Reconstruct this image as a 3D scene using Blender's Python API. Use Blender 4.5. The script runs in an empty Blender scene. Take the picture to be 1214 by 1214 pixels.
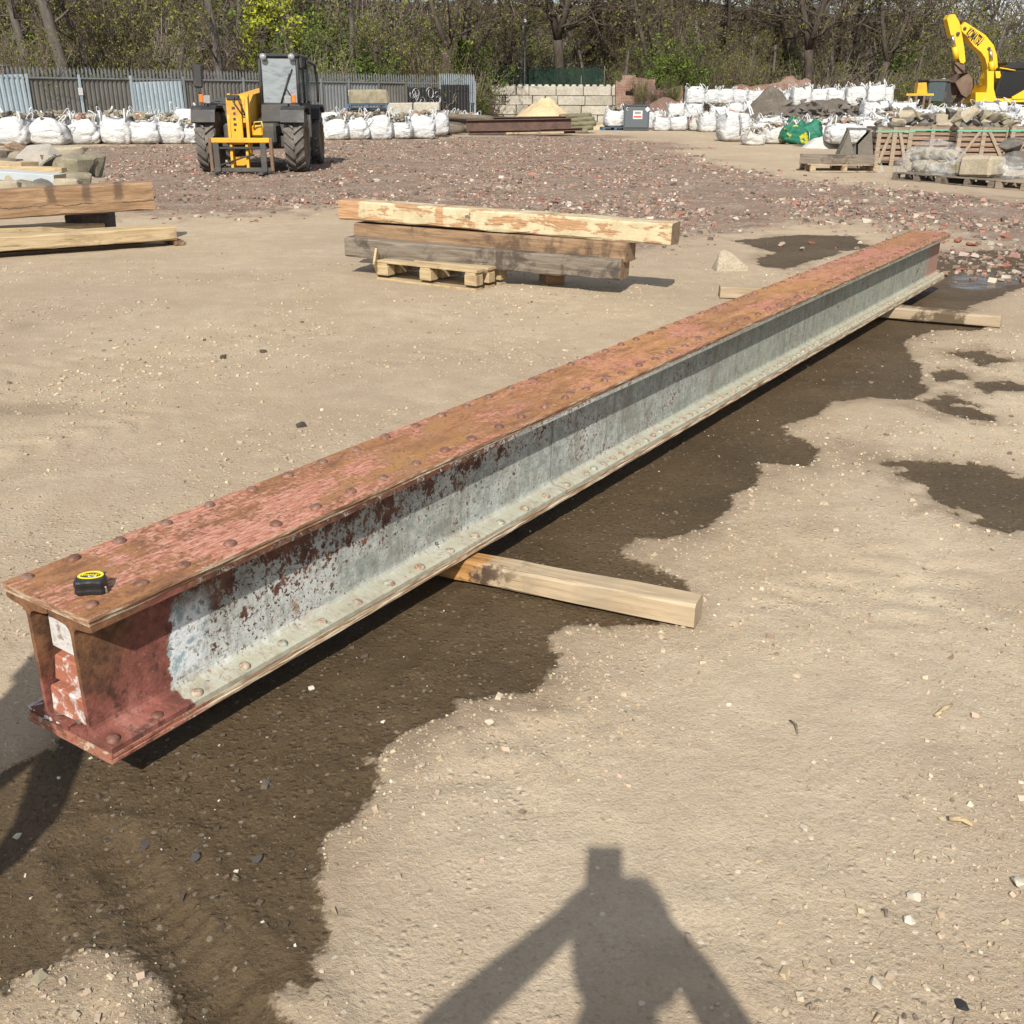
import bpy, bmesh, math, random
import numpy as np
from mathutils import Vector, Matrix, Euler
random.seed(7); RNG = np.random.default_rng(11)
SC = bpy.context.scene
COL = SC.collection
rad = math.radians

# ------------------------------------------------------------------ camera, sky, sun, exposure
FPX, PITCH, ROLL, EYE = 1224.0, rad(22.01), rad(0.23), 1.5
cp, sp, cr, sr = math.cos(PITCH), math.sin(PITCH), math.cos(ROLL), math.sin(ROLL)
cam_d = bpy.data.cameras.new('camera'); cam = bpy.data.objects.new('camera', cam_d); COL.objects.link(cam)
cam_d.sensor_fit = 'HORIZONTAL'; cam_d.angle = 2*math.atan(607/FPX); cam_d.clip_start = 0.02; cam_d.clip_end = 2000
right0 = Vector((1, 0, 0)); up0 = Vector((0, sp, cp)); fwd0 = Vector((0, cp, -sp))
cR = right0*cr + up0*sr; cU = -right0*sr + up0*cr
CAMROT = Matrix((cR, cU, -fwd0)).transposed()
cam.matrix_world = Matrix.Translation((0, 0, EYE)) @ CAMROT.to_4x4()
SC.camera = cam
SUNDIR = Vector((0.1021, 0.8045, -0.6784)).normalized()
w = bpy.data.worlds.new('World'); SC.world = w; w.use_nodes = True
wn = w.node_tree; bg = wn.nodes['Background']
sky = wn.nodes.new('ShaderNodeTexSky'); sky.sky_type = 'NISHITA'; sky.sun_disc = False
sky.sun_elevation = rad(39.9); sky.sun_rotation = rad(187.2); sky.air_density = 1.0; sky.dust_density = 1.5
wtc = wn.nodes.new('ShaderNodeTexCoord'); wmp = wn.nodes.new('ShaderNodeMapping'); wmp.inputs['Scale'].default_value = (1, 1, 2.2)
wno = wn.nodes.new('ShaderNodeTexNoise'); wno.inputs['Scale'].default_value = 2.6; wno.inputs['Detail'].default_value = 8; wno.inputs['Roughness'].default_value = .6
wrm = wn.nodes.new('ShaderNodeValToRGB'); wrm.color_ramp.elements[0].position = .46; wrm.color_ramp.elements[1].position = .62
wmx = wn.nodes.new('ShaderNodeMix'); wmx.data_type = 'RGBA'; wmx.inputs[7].default_value = (9, 9.2, 9.6, 1)
wn.links.new(wtc.outputs['Generated'], wmp.inputs[0]); wn.links.new(wmp.outputs[0], wno.inputs['Vector'])
wn.links.new(wno.outputs['Fac'], wrm.inputs[0]); wn.links.new(wrm.outputs[0], wmx.inputs[0])
wn.links.new(sky.outputs[0], wmx.inputs[6]); wn.links.new(wmx.outputs[2], bg.inputs['Color'])
bg.inputs['Strength'].default_value = 0.085
sd = bpy.data.lights.new('sun', 'SUN'); sd.energy = 4.6; sd.angle = rad(0.55); sd.color = (1.0, 0.95, 0.87)
sun = bpy.data.objects.new('sun', sd); COL.objects.link(sun); sun.rotation_euler = SUNDIR.to_track_quat('-Z', 'Y').to_euler()
sun.location = (-3, -20, 20)
SC.view_settings.view_transform = 'Standard'; SC.view_settings.look = 'None'
SC.view_settings.exposure = 0.5; SC.view_settings.gamma = 1.0; SC.view_settings.use_curve_mapping = False

# ------------------------------------------------------------------ where the photograph's points stand in the yard
def ray(px, py):
    a, b = px-607, py-607
    u, v = a*cr+b*sr, -a*sr+b*cr
    x, up = u/FPX, -v/FPX
    return x, cp+up*sp, -sp+up*cp
def G(px, py, z=0.0):
    d = ray(px, py); t = (z-EYE)/d[2]; return Vector((d[0]*t, d[1]*t, z))
def V(px, py, Y):
    d = ray(px, py); t = Y/d[1]; return Vector((d[0]*t, Y, EYE+d[2]*t))
def pxof(p):
    z = p[2]-EYE; f = p[1]*cp-z*sp; up = p[1]*sp+z*cp; u = p[0]/f*FPX; v = -up/f*FPX
    return 607+u*cr-v*sr, 607+u*sr+v*cr

# ------------------------------------------------------------------ numpy noise
def _h(ix, iy, seed):
    n = (ix.astype(np.int64)*374761393 + iy.astype(np.int64)*668265263 + seed*1274126177) & 0xffffffff
    n = ((n ^ (n >> 13))*1103515245) & 0xffffffff
    n = ((n ^ (n >> 16))*2246822519) & 0xffffffff
    return ((n ^ (n >> 15)) & 0xffff)/65535.0
def vnoise(x, y, seed=0):
    x = np.asarray(x, float); y = np.asarray(y, float)
    ix, iy = np.floor(x), np.floor(y); fx, fy = x-ix, y-iy
    fx = fx*fx*fx*(fx*(fx*6-15)+10); fy = fy*fy*fy*(fy*(fy*6-15)+10)
    a, b, c, d = _h(ix, iy, seed), _h(ix+1, iy, seed), _h(ix, iy+1, seed), _h(ix+1, iy+1, seed)
    return (a*(1-fx)+b*fx)*(1-fy)+(c*(1-fx)+d*fx)*fy
def fbm(x, y, seed=0, o=3):
    r = 0; a = .5; t = 0
    for k in range(o):
        r = r+a*vnoise(x*2**k+k*17.3, y*2**k-k*9.1, seed+k); t += a; a *= .5
    return r/t-.5
def sdist(px, py, poly):
    """signed distance to a polygon, positive inside"""
    P = np.asarray(poly, float); d = np.full(px.shape, 1e9); ins = np.zeros(px.shape, bool)
    for i in range(len(P)):
        ax, ay = P[i]; bx, by = P[(i+1) % len(P)]
        ex, ey = bx-ax, by-ay; L = ex*ex+ey*ey+1e-12
        t = np.clip(((px-ax)*ex+(py-ay)*ey)/L, 0, 1)
        d = np.minimum(d, np.hypot(px-ax-t*ex, py-ay-t*ey))
        c = (ay > py) != (by > py)
        xi = ax+(py-ay)/(ey if abs(ey) > 1e-12 else 1e-12)*ex
        ins ^= c & (px < xi)
    return np.where(ins, d, -d)
def gpoly(pts): return [tuple(G(a, b)[:2]) for a, b in pts]
def sst(x, a, b):
    t = np.clip((x-a)/(b-a), 0, 1); return t*t*(3-2*t)

# ------------------------------------------------------------------ materials
class N:
    def __init__(s, name):
        s.m = bpy.data.materials.new(name); s.m.use_nodes = True; s.nt = s.m.node_tree
        s.b = s.nt.nodes['Principled BSDF']; s._tc = None
    def new(s, t, **k):
        n = s.nt.nodes.new(t)
        for a, v in k.items(): setattr(n, a, v)
        return n
    def put(s, sock, v):
        if isinstance(v, bpy.types.NodeSocket): s.nt.links.new(v, sock)
        elif v is not None:
            if sock.type == 'RGBA' and len(v) == 3: v = (*v, 1)
            sock.default_value = v
    def obj(s, rnd=False):
        if s._tc is None: s._tc = s.new('ShaderNodeTexCoord').outputs['Object']
        if not rnd: return s._tc
        oi = s.new('ShaderNodeObjectInfo'); vm = s.new('ShaderNodeVectorMath', operation='MULTIPLY_ADD')
        cx = s.new('ShaderNodeCombineXYZ'); s.put(cx.inputs[0], oi.outputs['Random']); s.put(cx.inputs[1], oi.outputs['Random'])
        s.put(vm.inputs[0], cx.outputs[0]); vm.inputs[1].default_value = (37, 91, 53); s.put(vm.inputs[2], s._tc)
        return vm.outputs[0]
    def rnd(s): return s.new('ShaderNodeObjectInfo').outputs['Random']
    def pos(s): return s.new('ShaderNodeNewGeometry').outputs['Position']
    def map(s, v, sc, loc=(0, 0, 0), rot=(0, 0, 0)):
        n = s.new('ShaderNodeMapping'); s.put(n.inputs[0], v); n.inputs['Scale'].default_value = sc
        n.inputs['Location'].default_value = loc; n.inputs['Rotation'].default_value = rot; return n.outputs[0]
    def noise(s, v, sc, det=4, ro=.6, dist=0):
        n = s.new('ShaderNodeTexNoise'); s.put(n.inputs['Vector'], v); n.inputs['Scale'].default_value = sc
        n.inputs['Detail'].default_value = det; n.inputs['Roughness'].default_value = ro; n.inputs['Distortion'].default_value = dist
        return n.outputs['Fac']
    def vor(s, v, sc, out='Distance', feature='F1'):
        n = s.new('ShaderNodeTexVoronoi', feature=feature); s.put(n.inputs['Vector'], v); n.inputs['Scale'].default_value = sc
        return n.outputs[out]
    def ramp(s, f, stops, interp='LINEAR'):
        n = s.new('ShaderNodeValToRGB'); s.put(n.inputs[0], f); e = n.color_ramp.elements; n.color_ramp.interpolation = interp
        while len(e) < len(stops): e.new(0.5)
        for i, (p, c) in enumerate(stops):
            e[i].position = p
            e[i].color = (c, c, c, 1) if isinstance(c, (int, float)) else (*c[:3], 1)
        return n.outputs[0]
    def mix(s, f, a, b, blend='MIX'):
        n = s.new('ShaderNodeMix', data_type='RGBA', blend_type=blend); s.put(n.inputs[0], f); s.put(n.inputs[6], a); s.put(n.inputs[7], b)
        return n.outputs[2]
    def math(s, op, a, b=None, c=None, clamp=False):
        n = s.new('ShaderNodeMath', operation=op, use_clamp=clamp)
        for i, v in enumerate((a, b, c)):
            if v is not None: s.put(n.inputs[i], v)
        return n.outputs[0]
    def step(s, x, a, b, lo=0., hi=1.):
        n = s.new('ShaderNodeMapRange', interpolation_type='SMOOTHSTEP'); s.put(n.inputs[0], x)
        s.put(n.inputs[1], a); s.put(n.inputs[2], b); n.inputs[3].default_value = lo; n.inputs[4].default_value = hi; return n.outputs[0]
    def xyz(s, v):
        n = s.new('ShaderNodeSeparateXYZ'); s.put(n.inputs[0], v); return n.outputs
    def attr(s, name, out='Fac'):
        n = s.new('ShaderNodeAttribute', attribute_name=name); return n.outputs[out]
    def bump(s, h, strength=.5, dist=.01, normal=None):
        n = s.new('ShaderNodeBump'); s.put(n.inputs['Height'], h); s.put(n.inputs['Strength'], strength); n.inputs['Distance'].default_value = dist
        if normal is not None: s.put(n.inputs['Normal'], normal)
        return n.outputs[0]
    def done(s, col, rough=.7, metal=0., normal=None, spec=None, trans=None, alpha=None):
        s.put(s.b.inputs['Base Color'], col); s.put(s.b.inputs['Roughness'], rough); s.put(s.b.inputs['Metallic'], metal)
        if normal is not None: s.put(s.b.inputs['Normal'], normal)
        if spec is not None: s.put(s.b.inputs['Specular IOR Level'], spec)
        if trans is not None: s.put(s.b.inputs['Transmission Weight'], trans)
        if alpha is not None: s.put(s.b.inputs['Alpha'], alpha)
        return s.m

def m_simple(name, c1, c2, scale=4., rough=.7, metal=0., bump=.3, bd=.01, det=5, fine=40., spec=None):
    n = N(name); o = n.obj(True)
    f = n.noise(o, scale, det, .65); g = n.noise(o, fine, 4, .6)
    c = n.mix(n.ramp(f, [(.32, 0), (.68, 1)]), c1, c2)
    c = n.mix(n.ramp(g, [(.35, .55), (.65, 0)]), c, tuple(x*.62 for x in c1))
    return n.done(c, rough, metal, n.bump(g, bump, bd), spec)
def m_wood(name, base, dark, light, knots=.5, grain=1., rough=.75, stain=None, stain_amt=.5):
    n = N(name); o = n.obj(True)
    st = n.map(o, (1.2, 16, 16)); f = n.noise(st, 2.2*grain, 6, .65, .6); fine = n.noise(n.map(o, (3, 70, 70)), 2*grain, 3, .6)
    c = n.ramp(f, [(.28, dark), (.48, base), (.72, light)])
    c = n.mix(n.ramp(fine, [(.3, .5), (.6, 0)]), c, dark)
    if stain:
        s_ = n.noise(o, 3.2, 5, .7, .4); c = n.mix(n.ramp(s_, [(.62-.3*stain_amt, 0), (.72-.3*stain_amt, .9)]), c, stain)
    if knots:
        k = n.vor(n.map(o, (1.3, 4, 4)), 1.4); c = n.mix(n.ramp(k, [(.05, knots), (.14, 0)]), c, tuple(x*.35 for x in dark))
    nl = n.vor(o, 5.5); c = n.mix(n.ramp(nl, [(.035, .85), (.055, 0)]), c, tuple(x*.18 for x in dark))
    ck = n.noise(n.map(o, (.9, 30, 30)), 1.6, 5, .6, .3); c = n.mix(n.ramp(ck, [(.655, 0), (.675, .8)]), c, tuple(x*.25 for x in dark))
    return n.done(c, rough, 0, n.bump(n.math('SUBTRACT', n.math('ADD', f, n.math('MULTIPLY', fine, .5)), n.step(ck, .65, .68)), .5, .006))
def m_paint(name, col, rough=.45, dirt=(.12, .09, .06), amt=.4, chip=None):
    n = N(name); o = n.obj(True); f = n.noise(o, 2.4, 7, .7); g = n.noise(o, 22, 5, .65)
    c = n.mix(n.ramp(g, [(.3, .25), (.7, 0)]), col, tuple(x*.7 for x in col))
    c = n.mix(n.ramp(f, [(.66-.3*amt, 0), (.8, .8)]), c, dirt)
    if chip: c = n.mix(n.ramp(n.noise(o, 9, 7, .75), [(.6, 0), (.66, 1)]), c, chip)
    return n.done(c, n.ramp(f, [(.3, rough), (.7, min(1, rough+.3))]), 0, n.bump(g, .12, .004))
def m_glass(name, tint=(.55, .65, .68)):
    n = N(name); o = n.obj(); f = n.noise(o, 1.6, 6, .7)
    return n.done(n.mix(f, tint, tuple(x*.8 for x in tint)), n.ramp(f, [(.3, .03), (.7, .18)]), 0, None, .6, trans=.75)
def m_vcol(name, rough=.85, bump=.35, sc=45):
    n = N(name); g = n.noise(n.pos(), sc, 4, .6); c = n.attr('col', 'Color')
    return n.done(n.mix(n.ramp(g, [(.3, .4), (.7, 0)]), c, n.mix(.5, c, (.05, .04, .03))), rough, 0, n.bump(g, bump, .006))

# ------------------------------------------------------------------ mesh helpers
def kind(o, k): o['kind'] = k; return o
def tag(o, label, cat, group=None):
    o['label'] = label; o['category'] = cat
    if group: o['group'] = group
    return o
def link(o, parent=None):
    COL.objects.link(o)
    if parent is not None: o.parent = parent
    return o
def thing(name, label, cat, loc=(0, 0, 0), rz=0., group=None, rot=None, scale=None):
    o = bpy.data.objects.new(name, None); COL.objects.link(o); o.location = loc; o.empty_display_size = .1
    o.rotation_euler = rot if rot else (0, 0, rz)
    if scale: o.scale = (scale,)*3 if isinstance(scale, (int, float)) else scale
    return tag(o, label, cat, group)
def np_mesh(name, Vv, Ff, mats=(), smooth=False, col=None, midx=None):
    me = bpy.data.meshes.new(name); Vv = np.asarray(Vv, np.float32); Ff = np.asarray(Ff, np.int32); k = Ff.shape[1]
    me.vertices.add(len(Vv)); me.vertices.foreach_set('co', Vv.ravel())
    me.loops.add(Ff.size); me.loops.foreach_set('vertex_index', Ff.ravel())
    me.polygons.add(len(Ff)); me.polygons.foreach_set('loop_start', np.arange(0, Ff.size, k, dtype=np.int32))
    if midx is not None: me.polygons.foreach_set('material_index', np.asarray(midx, np.int32))
    me.polygons.foreach_set('use_smooth', np.full(len(Ff), smooth))
    for m in mats: me.materials.append(m)
    if col is not None:
        a = me.color_attributes.new('col', 'FLOAT_COLOR', 'POINT'); c4 = np.ones((len(Vv), 4), np.float32); c4[:, :3] = col
        a.data.foreach_set('color', c4.ravel())
    me.update(calc_edges=True); me.validate(); return me
CBF = None
class MB:
    def __init__(s): s.v = []; s.f = []; s.m = []; s.sm = []
    def add(s, vs, fs, m=0, M=None, smooth=False):
        o = len(s.v)
        s.v += [tuple(M @ Vector(p)) for p in vs] if M is not None else [tuple(p) for p in vs]
        for f in fs: s.f.append([i+o for i in f]); s.m.append(m); s.sm.append(smooth)
        return s
    def box(s, c, d, m=0, rot=None, ch=.0, jit=0.):
        """box centred at c with full sizes d, chamfered by ch"""
        hx, hy, hz = d[0]/2, d[1]/2, d[2]/2; M = Matrix.Translation(c)
        if rot is not None: M = M @ (rot.to_matrix().to_4x4() if isinstance(rot, Euler) else rot.to_4x4())
        j = (lambda: random.uniform(-jit, jit)) if jit else (lambda: 0)
        if ch <= 0:
            vs = [(x*hx+j(), y*hy+j(), z*hz+j()) for z in (-1, 1) for y in (-1, 1) for x in (-1, 1)]
            fs = [(0, 2, 3, 1), (4, 5, 7, 6), (0, 1, 5, 4), (2, 6, 7, 3), (0, 4, 6, 2), (1, 3, 7, 5)]
            return s.add(vs, fs, m, M)
        ch = min(ch, .45*min(d)); vs = []; ix = {}
        for x in (-1, 1):
            for y in (-1, 1):
                for z in (-1, 1):
                    b = (j(), j(), j())
                    for a in range(3):
                        p = [x*(hx-ch), y*(hy-ch), z*(hz-ch)]; p[a] = (x*hx, y*hy, z*hz)[a]
                        ix[(x, y, z, a)] = len(vs); vs.append((p[0]+b[0], p[1]+b[1], p[2]+b[2]))
        fs = []
        for a in range(3):
            b, c_ = (a+1) % 3, (a+2) % 3
            for sg in (-1, 1):
                q = []
                for u, v_ in ((-1, -1), (1, -1), (1, 1), (-1, 1)):
                    k = [0]*3; k[a] = sg; k[b] = u; k[c_] = v_; q.append(ix[(*k, a)])
                fs.append(q if sg > 0 else q[::-1])
            for u in (-1, 1):
                for v_ in (-1, 1):
                    k1 = [0]*3; k1[a] = -1; k1[b] = u; k1[c_] = v_; k2 = list(k1); k2[a] = 1
                    q = [ix[(*k1, b)], ix[(*k2, b)], ix[(*k2, c_)], ix[(*k1, c_)]]
                    fs.append(q[::-1] if u*v_ > 0 else q)
        for x in (-1, 1):
            for y in (-1, 1):
                for z in (-1, 1):
                    t = [ix[(x, y, z, a)] for a in range(3)]; fs.append(t if x*y*z > 0 else t[::-1])
        return s.add(vs, fs, m, M)
    def tube(s, pts, r, n=8, m=0, cap=True, smooth=True, flat=None):
        pts = [Vector(p) for p in pts]; k = len(pts); rs = r if isinstance(r, (list, tuple)) else [r]*k
        t0 = (pts[1]-pts[0]).normalized(); ref = Vector((0, 0, 1)) if abs(t0.z) < .9 else Vector((1, 0, 0))
        u = t0.cross(ref).normalized(); vs = []
        for i, p in enumerate(pts):
            t = (pts[min(i+1, k-1)]-pts[max(i-1, 0)])
            t = t.normalized() if t.length > 1e-9 else t0
            u = (u-t*u.dot(t)); u = u.normalized() if u.length > 1e-6 else t.orthogonal().normalized()
            v_ = t.cross(u)
            for q in range(n):
                a = 2*math.pi*q/n; e = flat if flat else 1.
                vs.append(p+u*math.cos(a)*rs[i]+v_*math.sin(a)*rs[i]*e)
        fs = [(i*n+q, i*n+(q+1) % n, (i+1)*n+(q+1) % n, (i+1)*n+q) for i in range(k-1) for q in range(n)]
        s.add(vs, fs, m, None, smooth)
        if cap:
            o = len(s.v)-len(vs); s.f += [[o+q for q in range(n)][::-1], [o+(k-1)*n+q for q in range(n)]]; s.m += [m, m]; s.sm += [False, False]
        return s
    def prism(s, poly, d0, d1, axes='XZ', m=0, M=None):
        """polygon in the plane of the two axes pushed from d0 to d1 along the third"""
        o = {'XZ': (0, 2, 1), 'XY': (0, 1, 2), 'YZ': (1, 2, 0)}[axes]; n = len(poly); vs = []
        for d in (d0, d1):
            for p in poly:
                q = [0]*3; q[o[0]] = p[0]; q[o[1]] = p[1]; q[o[2]] = d; vs.append(q)
        fs = [list(range(n))[::-1], list(range(n, 2*n))]+[[i, (i+1) % n, n+(i+1) % n, n+i] for i in range(n)]
        return s.add(vs, fs, m, M)
    def rev(s, prof, n=24, m=0, M=None, smooth=True):
        """profile of (radius, height) spun about Z"""
        k = len(prof); vs = [(r*math.cos(2*math.pi*q/n), r*math.sin(2*math.pi*q/n), h) for r, h in prof for q in range(n)]
        fs = [(i*n+q, i*n+(q+1) % n, (i+1)*n+(q+1) % n, (i+1)*n+q) for i in range(k-1) for q in range(n)]
        return s.add(vs, fs, m, M, smooth)
    def mesh(s, name, mats):
        me = bpy.data.meshes.new(name); me.from_pydata(s.v, [], s.f)
        for m in (mats if isinstance(mats, (list, tuple)) else [mats]): me.materials.append(m)
        me.polygons.foreach_set('material_index', s.m); me.polygons.foreach_set('use_smooth', s.sm)
        bm = bmesh.new(); bm.from_mesh(me); bmesh.ops.recalc_face_normals(bm, faces=bm.faces); bm.to_mesh(me); bm.free()
        return me
    def build(s, name, mats, parent=None):
        return link(bpy.data.objects.new(name, s.mesh(name, mats)), parent)
def put(name, me, parent=None, loc=(0, 0, 0), rot=(0, 0, 0), scale=None):
    o = bpy.data.objects.new(name, me); link(o, parent); o.location = loc; o.rotation_euler = rot
    if scale is not None: o.scale = scale if not isinstance(scale, (int, float)) else (scale,)*3
    return o
def copy_tree(o, parent=None):
    c = o.copy(); COL.objects.link(c)
    if parent is not None: c.parent = parent
    for ch in [q for q in o.children]: copy_tree(ch, c)
    return c
def stone_mesh(name, seed, mat, d=(1, 1, 1), n=22, blocky=.5):
    r = random.Random(seed); bm = bmesh.new()
    for i in range(n):
        v = Vector((r.gauss(0, 1), r.gauss(0, 1), r.gauss(0, 1))).normalized()
        m_ = max(abs(v.x), abs(v.y), abs(v.z)); v = v.lerp(v/m_, blocky)*r.uniform(.86, 1.05)*.5
        bm.verts.new((v.x*d[0], v.y*d[1], v.z*d[2]))
    bmesh.ops.convex_hull(bm, input=bm.verts)
    for v in [v for v in bm.verts if not v.link_faces]: bm.verts.remove(v)
    bmesh.ops.bevel(bm, geom=list(bm.edges), offset=.03*min(d), segments=1, affect='EDGES')
    me = bpy.data.meshes.new(name); bm.to_mesh(me); bm.free(); me.materials.append(mat); return me
ORD = ['first', 'second', 'third', 'fourth', 'fifth', 'sixth', 'seventh', 'eighth', 'ninth', 'tenth', 'eleventh', 'twelfth', 'thirteenth', 'fourteenth', 'fifteenth',
       'sixteenth', 'seventeenth', 'eighteenth', 'nineteenth', 'twentieth']+['twenty-'+x for x in ('first', 'second', 'third', 'fourth', 'fifth', 'sixth', 'seventh', 'eighth', 'ninth')]+['thirtieth']+['thirty-'+x for x in ('first', 'second', 'third', 'fourth', 'fifth', 'sixth', 'seventh', 'eighth', 'ninth')]+['fortieth']
def text_mesh(txt, size, name, mat, depth=.0005, bold=.0):
    cu = bpy.data.curves.new(name, 'FONT'); cu.body = txt; cu.size = size; cu.align_x = 'CENTER'; cu.align_y = 'CENTER'; cu.extrude = depth; cu.offset = bold*size
    t = bpy.data.objects.new(name, cu); COL.objects.link(t); bpy.context.view_layer.update()
    me = bpy.data.meshes.new_from_object(t.evaluated_get(bpy.context.evaluated_depsgraph_get())); me.name = name
    COL.objects.unlink(t); bpy.data.objects.remove(t); me.materials.clear(); me.materials.append(mat); return me

# ================================================================== GROUND
WET = gpoly([(1300, 300), (1300, 338), (1214, 342), (1158, 359), (1144, 366), (1160, 378), (1165, 390), (1107, 393), (1083, 400), (1076, 407), (1083, 424), (1100, 437), (1093, 465), (1083, 473),
 (1039, 473), (1005, 473), (984, 477), (964, 492), (940, 502), (936, 516), (960, 523), (970, 536), (967, 546), (953, 552), (899, 550), (901, 563), (895, 577), (868, 587), (861, 604),
 (838, 628), (798, 639), (760, 642), (737, 660), (779, 678), (813, 696), (822, 716), (812, 735), (787, 737), (733, 741), (688, 741), (665, 739), (642, 756), (661, 777), (654, 800), (627, 819), (570, 826),
 (540, 828), (536, 841), (495, 857), (460, 885), (442, 897), (447, 929), (432, 964), (395, 993), (393, 1028), (388, 1062), (403, 1097), (400, 1122), (383, 1137), (385, 1166),
 (368, 1189), (331, 1179), (346, 1214), (350, 1290), (188, 1290), (190, 1214), (183, 1171), (158, 1147), (133, 1131), (94, 1134), (60, 1148), (30, 1149), (10, 1171), (-60, 1180), (-160, 1170), (-120, 960), (0, 912), (30, 900),
 (62, 886), (75, 850), (330, 690), (700, 500), (1000, 350), (1110, 300), (1180, 296)])
PATCH = [gpoly(p) for p in (
 [(1048, 548), (1107, 545), (1160, 551), (1214, 567), (1290, 570), (1290, 650), (1214, 640), (1161, 628), (1124, 611), (1097, 587), (1083, 567)],
 [(1090, 475), (1127, 468), (1185, 495), (1175, 499), (1144, 495), (1107, 487)],
 [(1115, 416), (1168, 415), (1196, 427), (1161, 434)], [(1095, 440), (1130, 438), (1150, 448), (1110, 452)], [(1150, 455), (1200, 452), (1230, 462), (1170, 466)],
 [(868, 285), (930, 278), (1010, 280), (1030, 292), (985, 303), (930, 318), (890, 312), (920, 298)])]
DAMP = [gpoly(p) for p in ([(980, 522), (1035, 524), (1060, 545), (1010, 548)], [(-40, 478), (70, 476), (115, 488), (60, 500), (-40, 505)],
 [(1080, 798), (1130, 806), (1165, 830), (1135, 850), (1100, 830)], [(1120, 905), (1180, 925), (1190, 945), (1140, 925)],
 [(300, 385), (330, 395), (350, 400), (310, 400)], [(0, 384), (40, 384), (30, 395), (0, 395)])]
PUD = [gpoly(p) for p in ([(1118, 326), (1150, 322), (1205, 326), (1260, 332), (1190, 342), (1150, 345), (1125, 340)], [(985, 452), (1015, 450), (1040, 458), (1050, 466), (1010, 468)],
 [(440, 790), (520, 720), (560, 700), (600, 705), (560, 740), (500, 790), (420, 850), (330, 880), (360, 840)])]
RUB = gpoly([(20, 176), (120, 173), (225, 172), (400, 168), (560, 162), (720, 160), (780, 172), (850, 192), (980, 212), (1100, 228), (1214, 236), (1400, 236), (1400, 314), (1214, 316), (1150, 318), (1122, 298), (1080, 270),
 (1010, 262), (900, 262), (800, 268), (700, 280), (560, 264), (400, 241), (300, 252), (200, 244), (180, 225), (130, 205), (60, 190)])
LIGHT = gpoly([(720, 160), (900, 168), (1060, 205), (1214, 222), (1400, 225), (1400, 180), (1214, 180), (900, 150), (760, 152)])
RUTS = [([G(a, b)[:2] for a, b in q], wd) for q, wd in (([(110, 1000), (150, 1070), (200, 1130), (260, 1230)], .05), ([(165, 1010), (205, 1070), (250, 1130), (330, 1240)], .05))]

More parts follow.
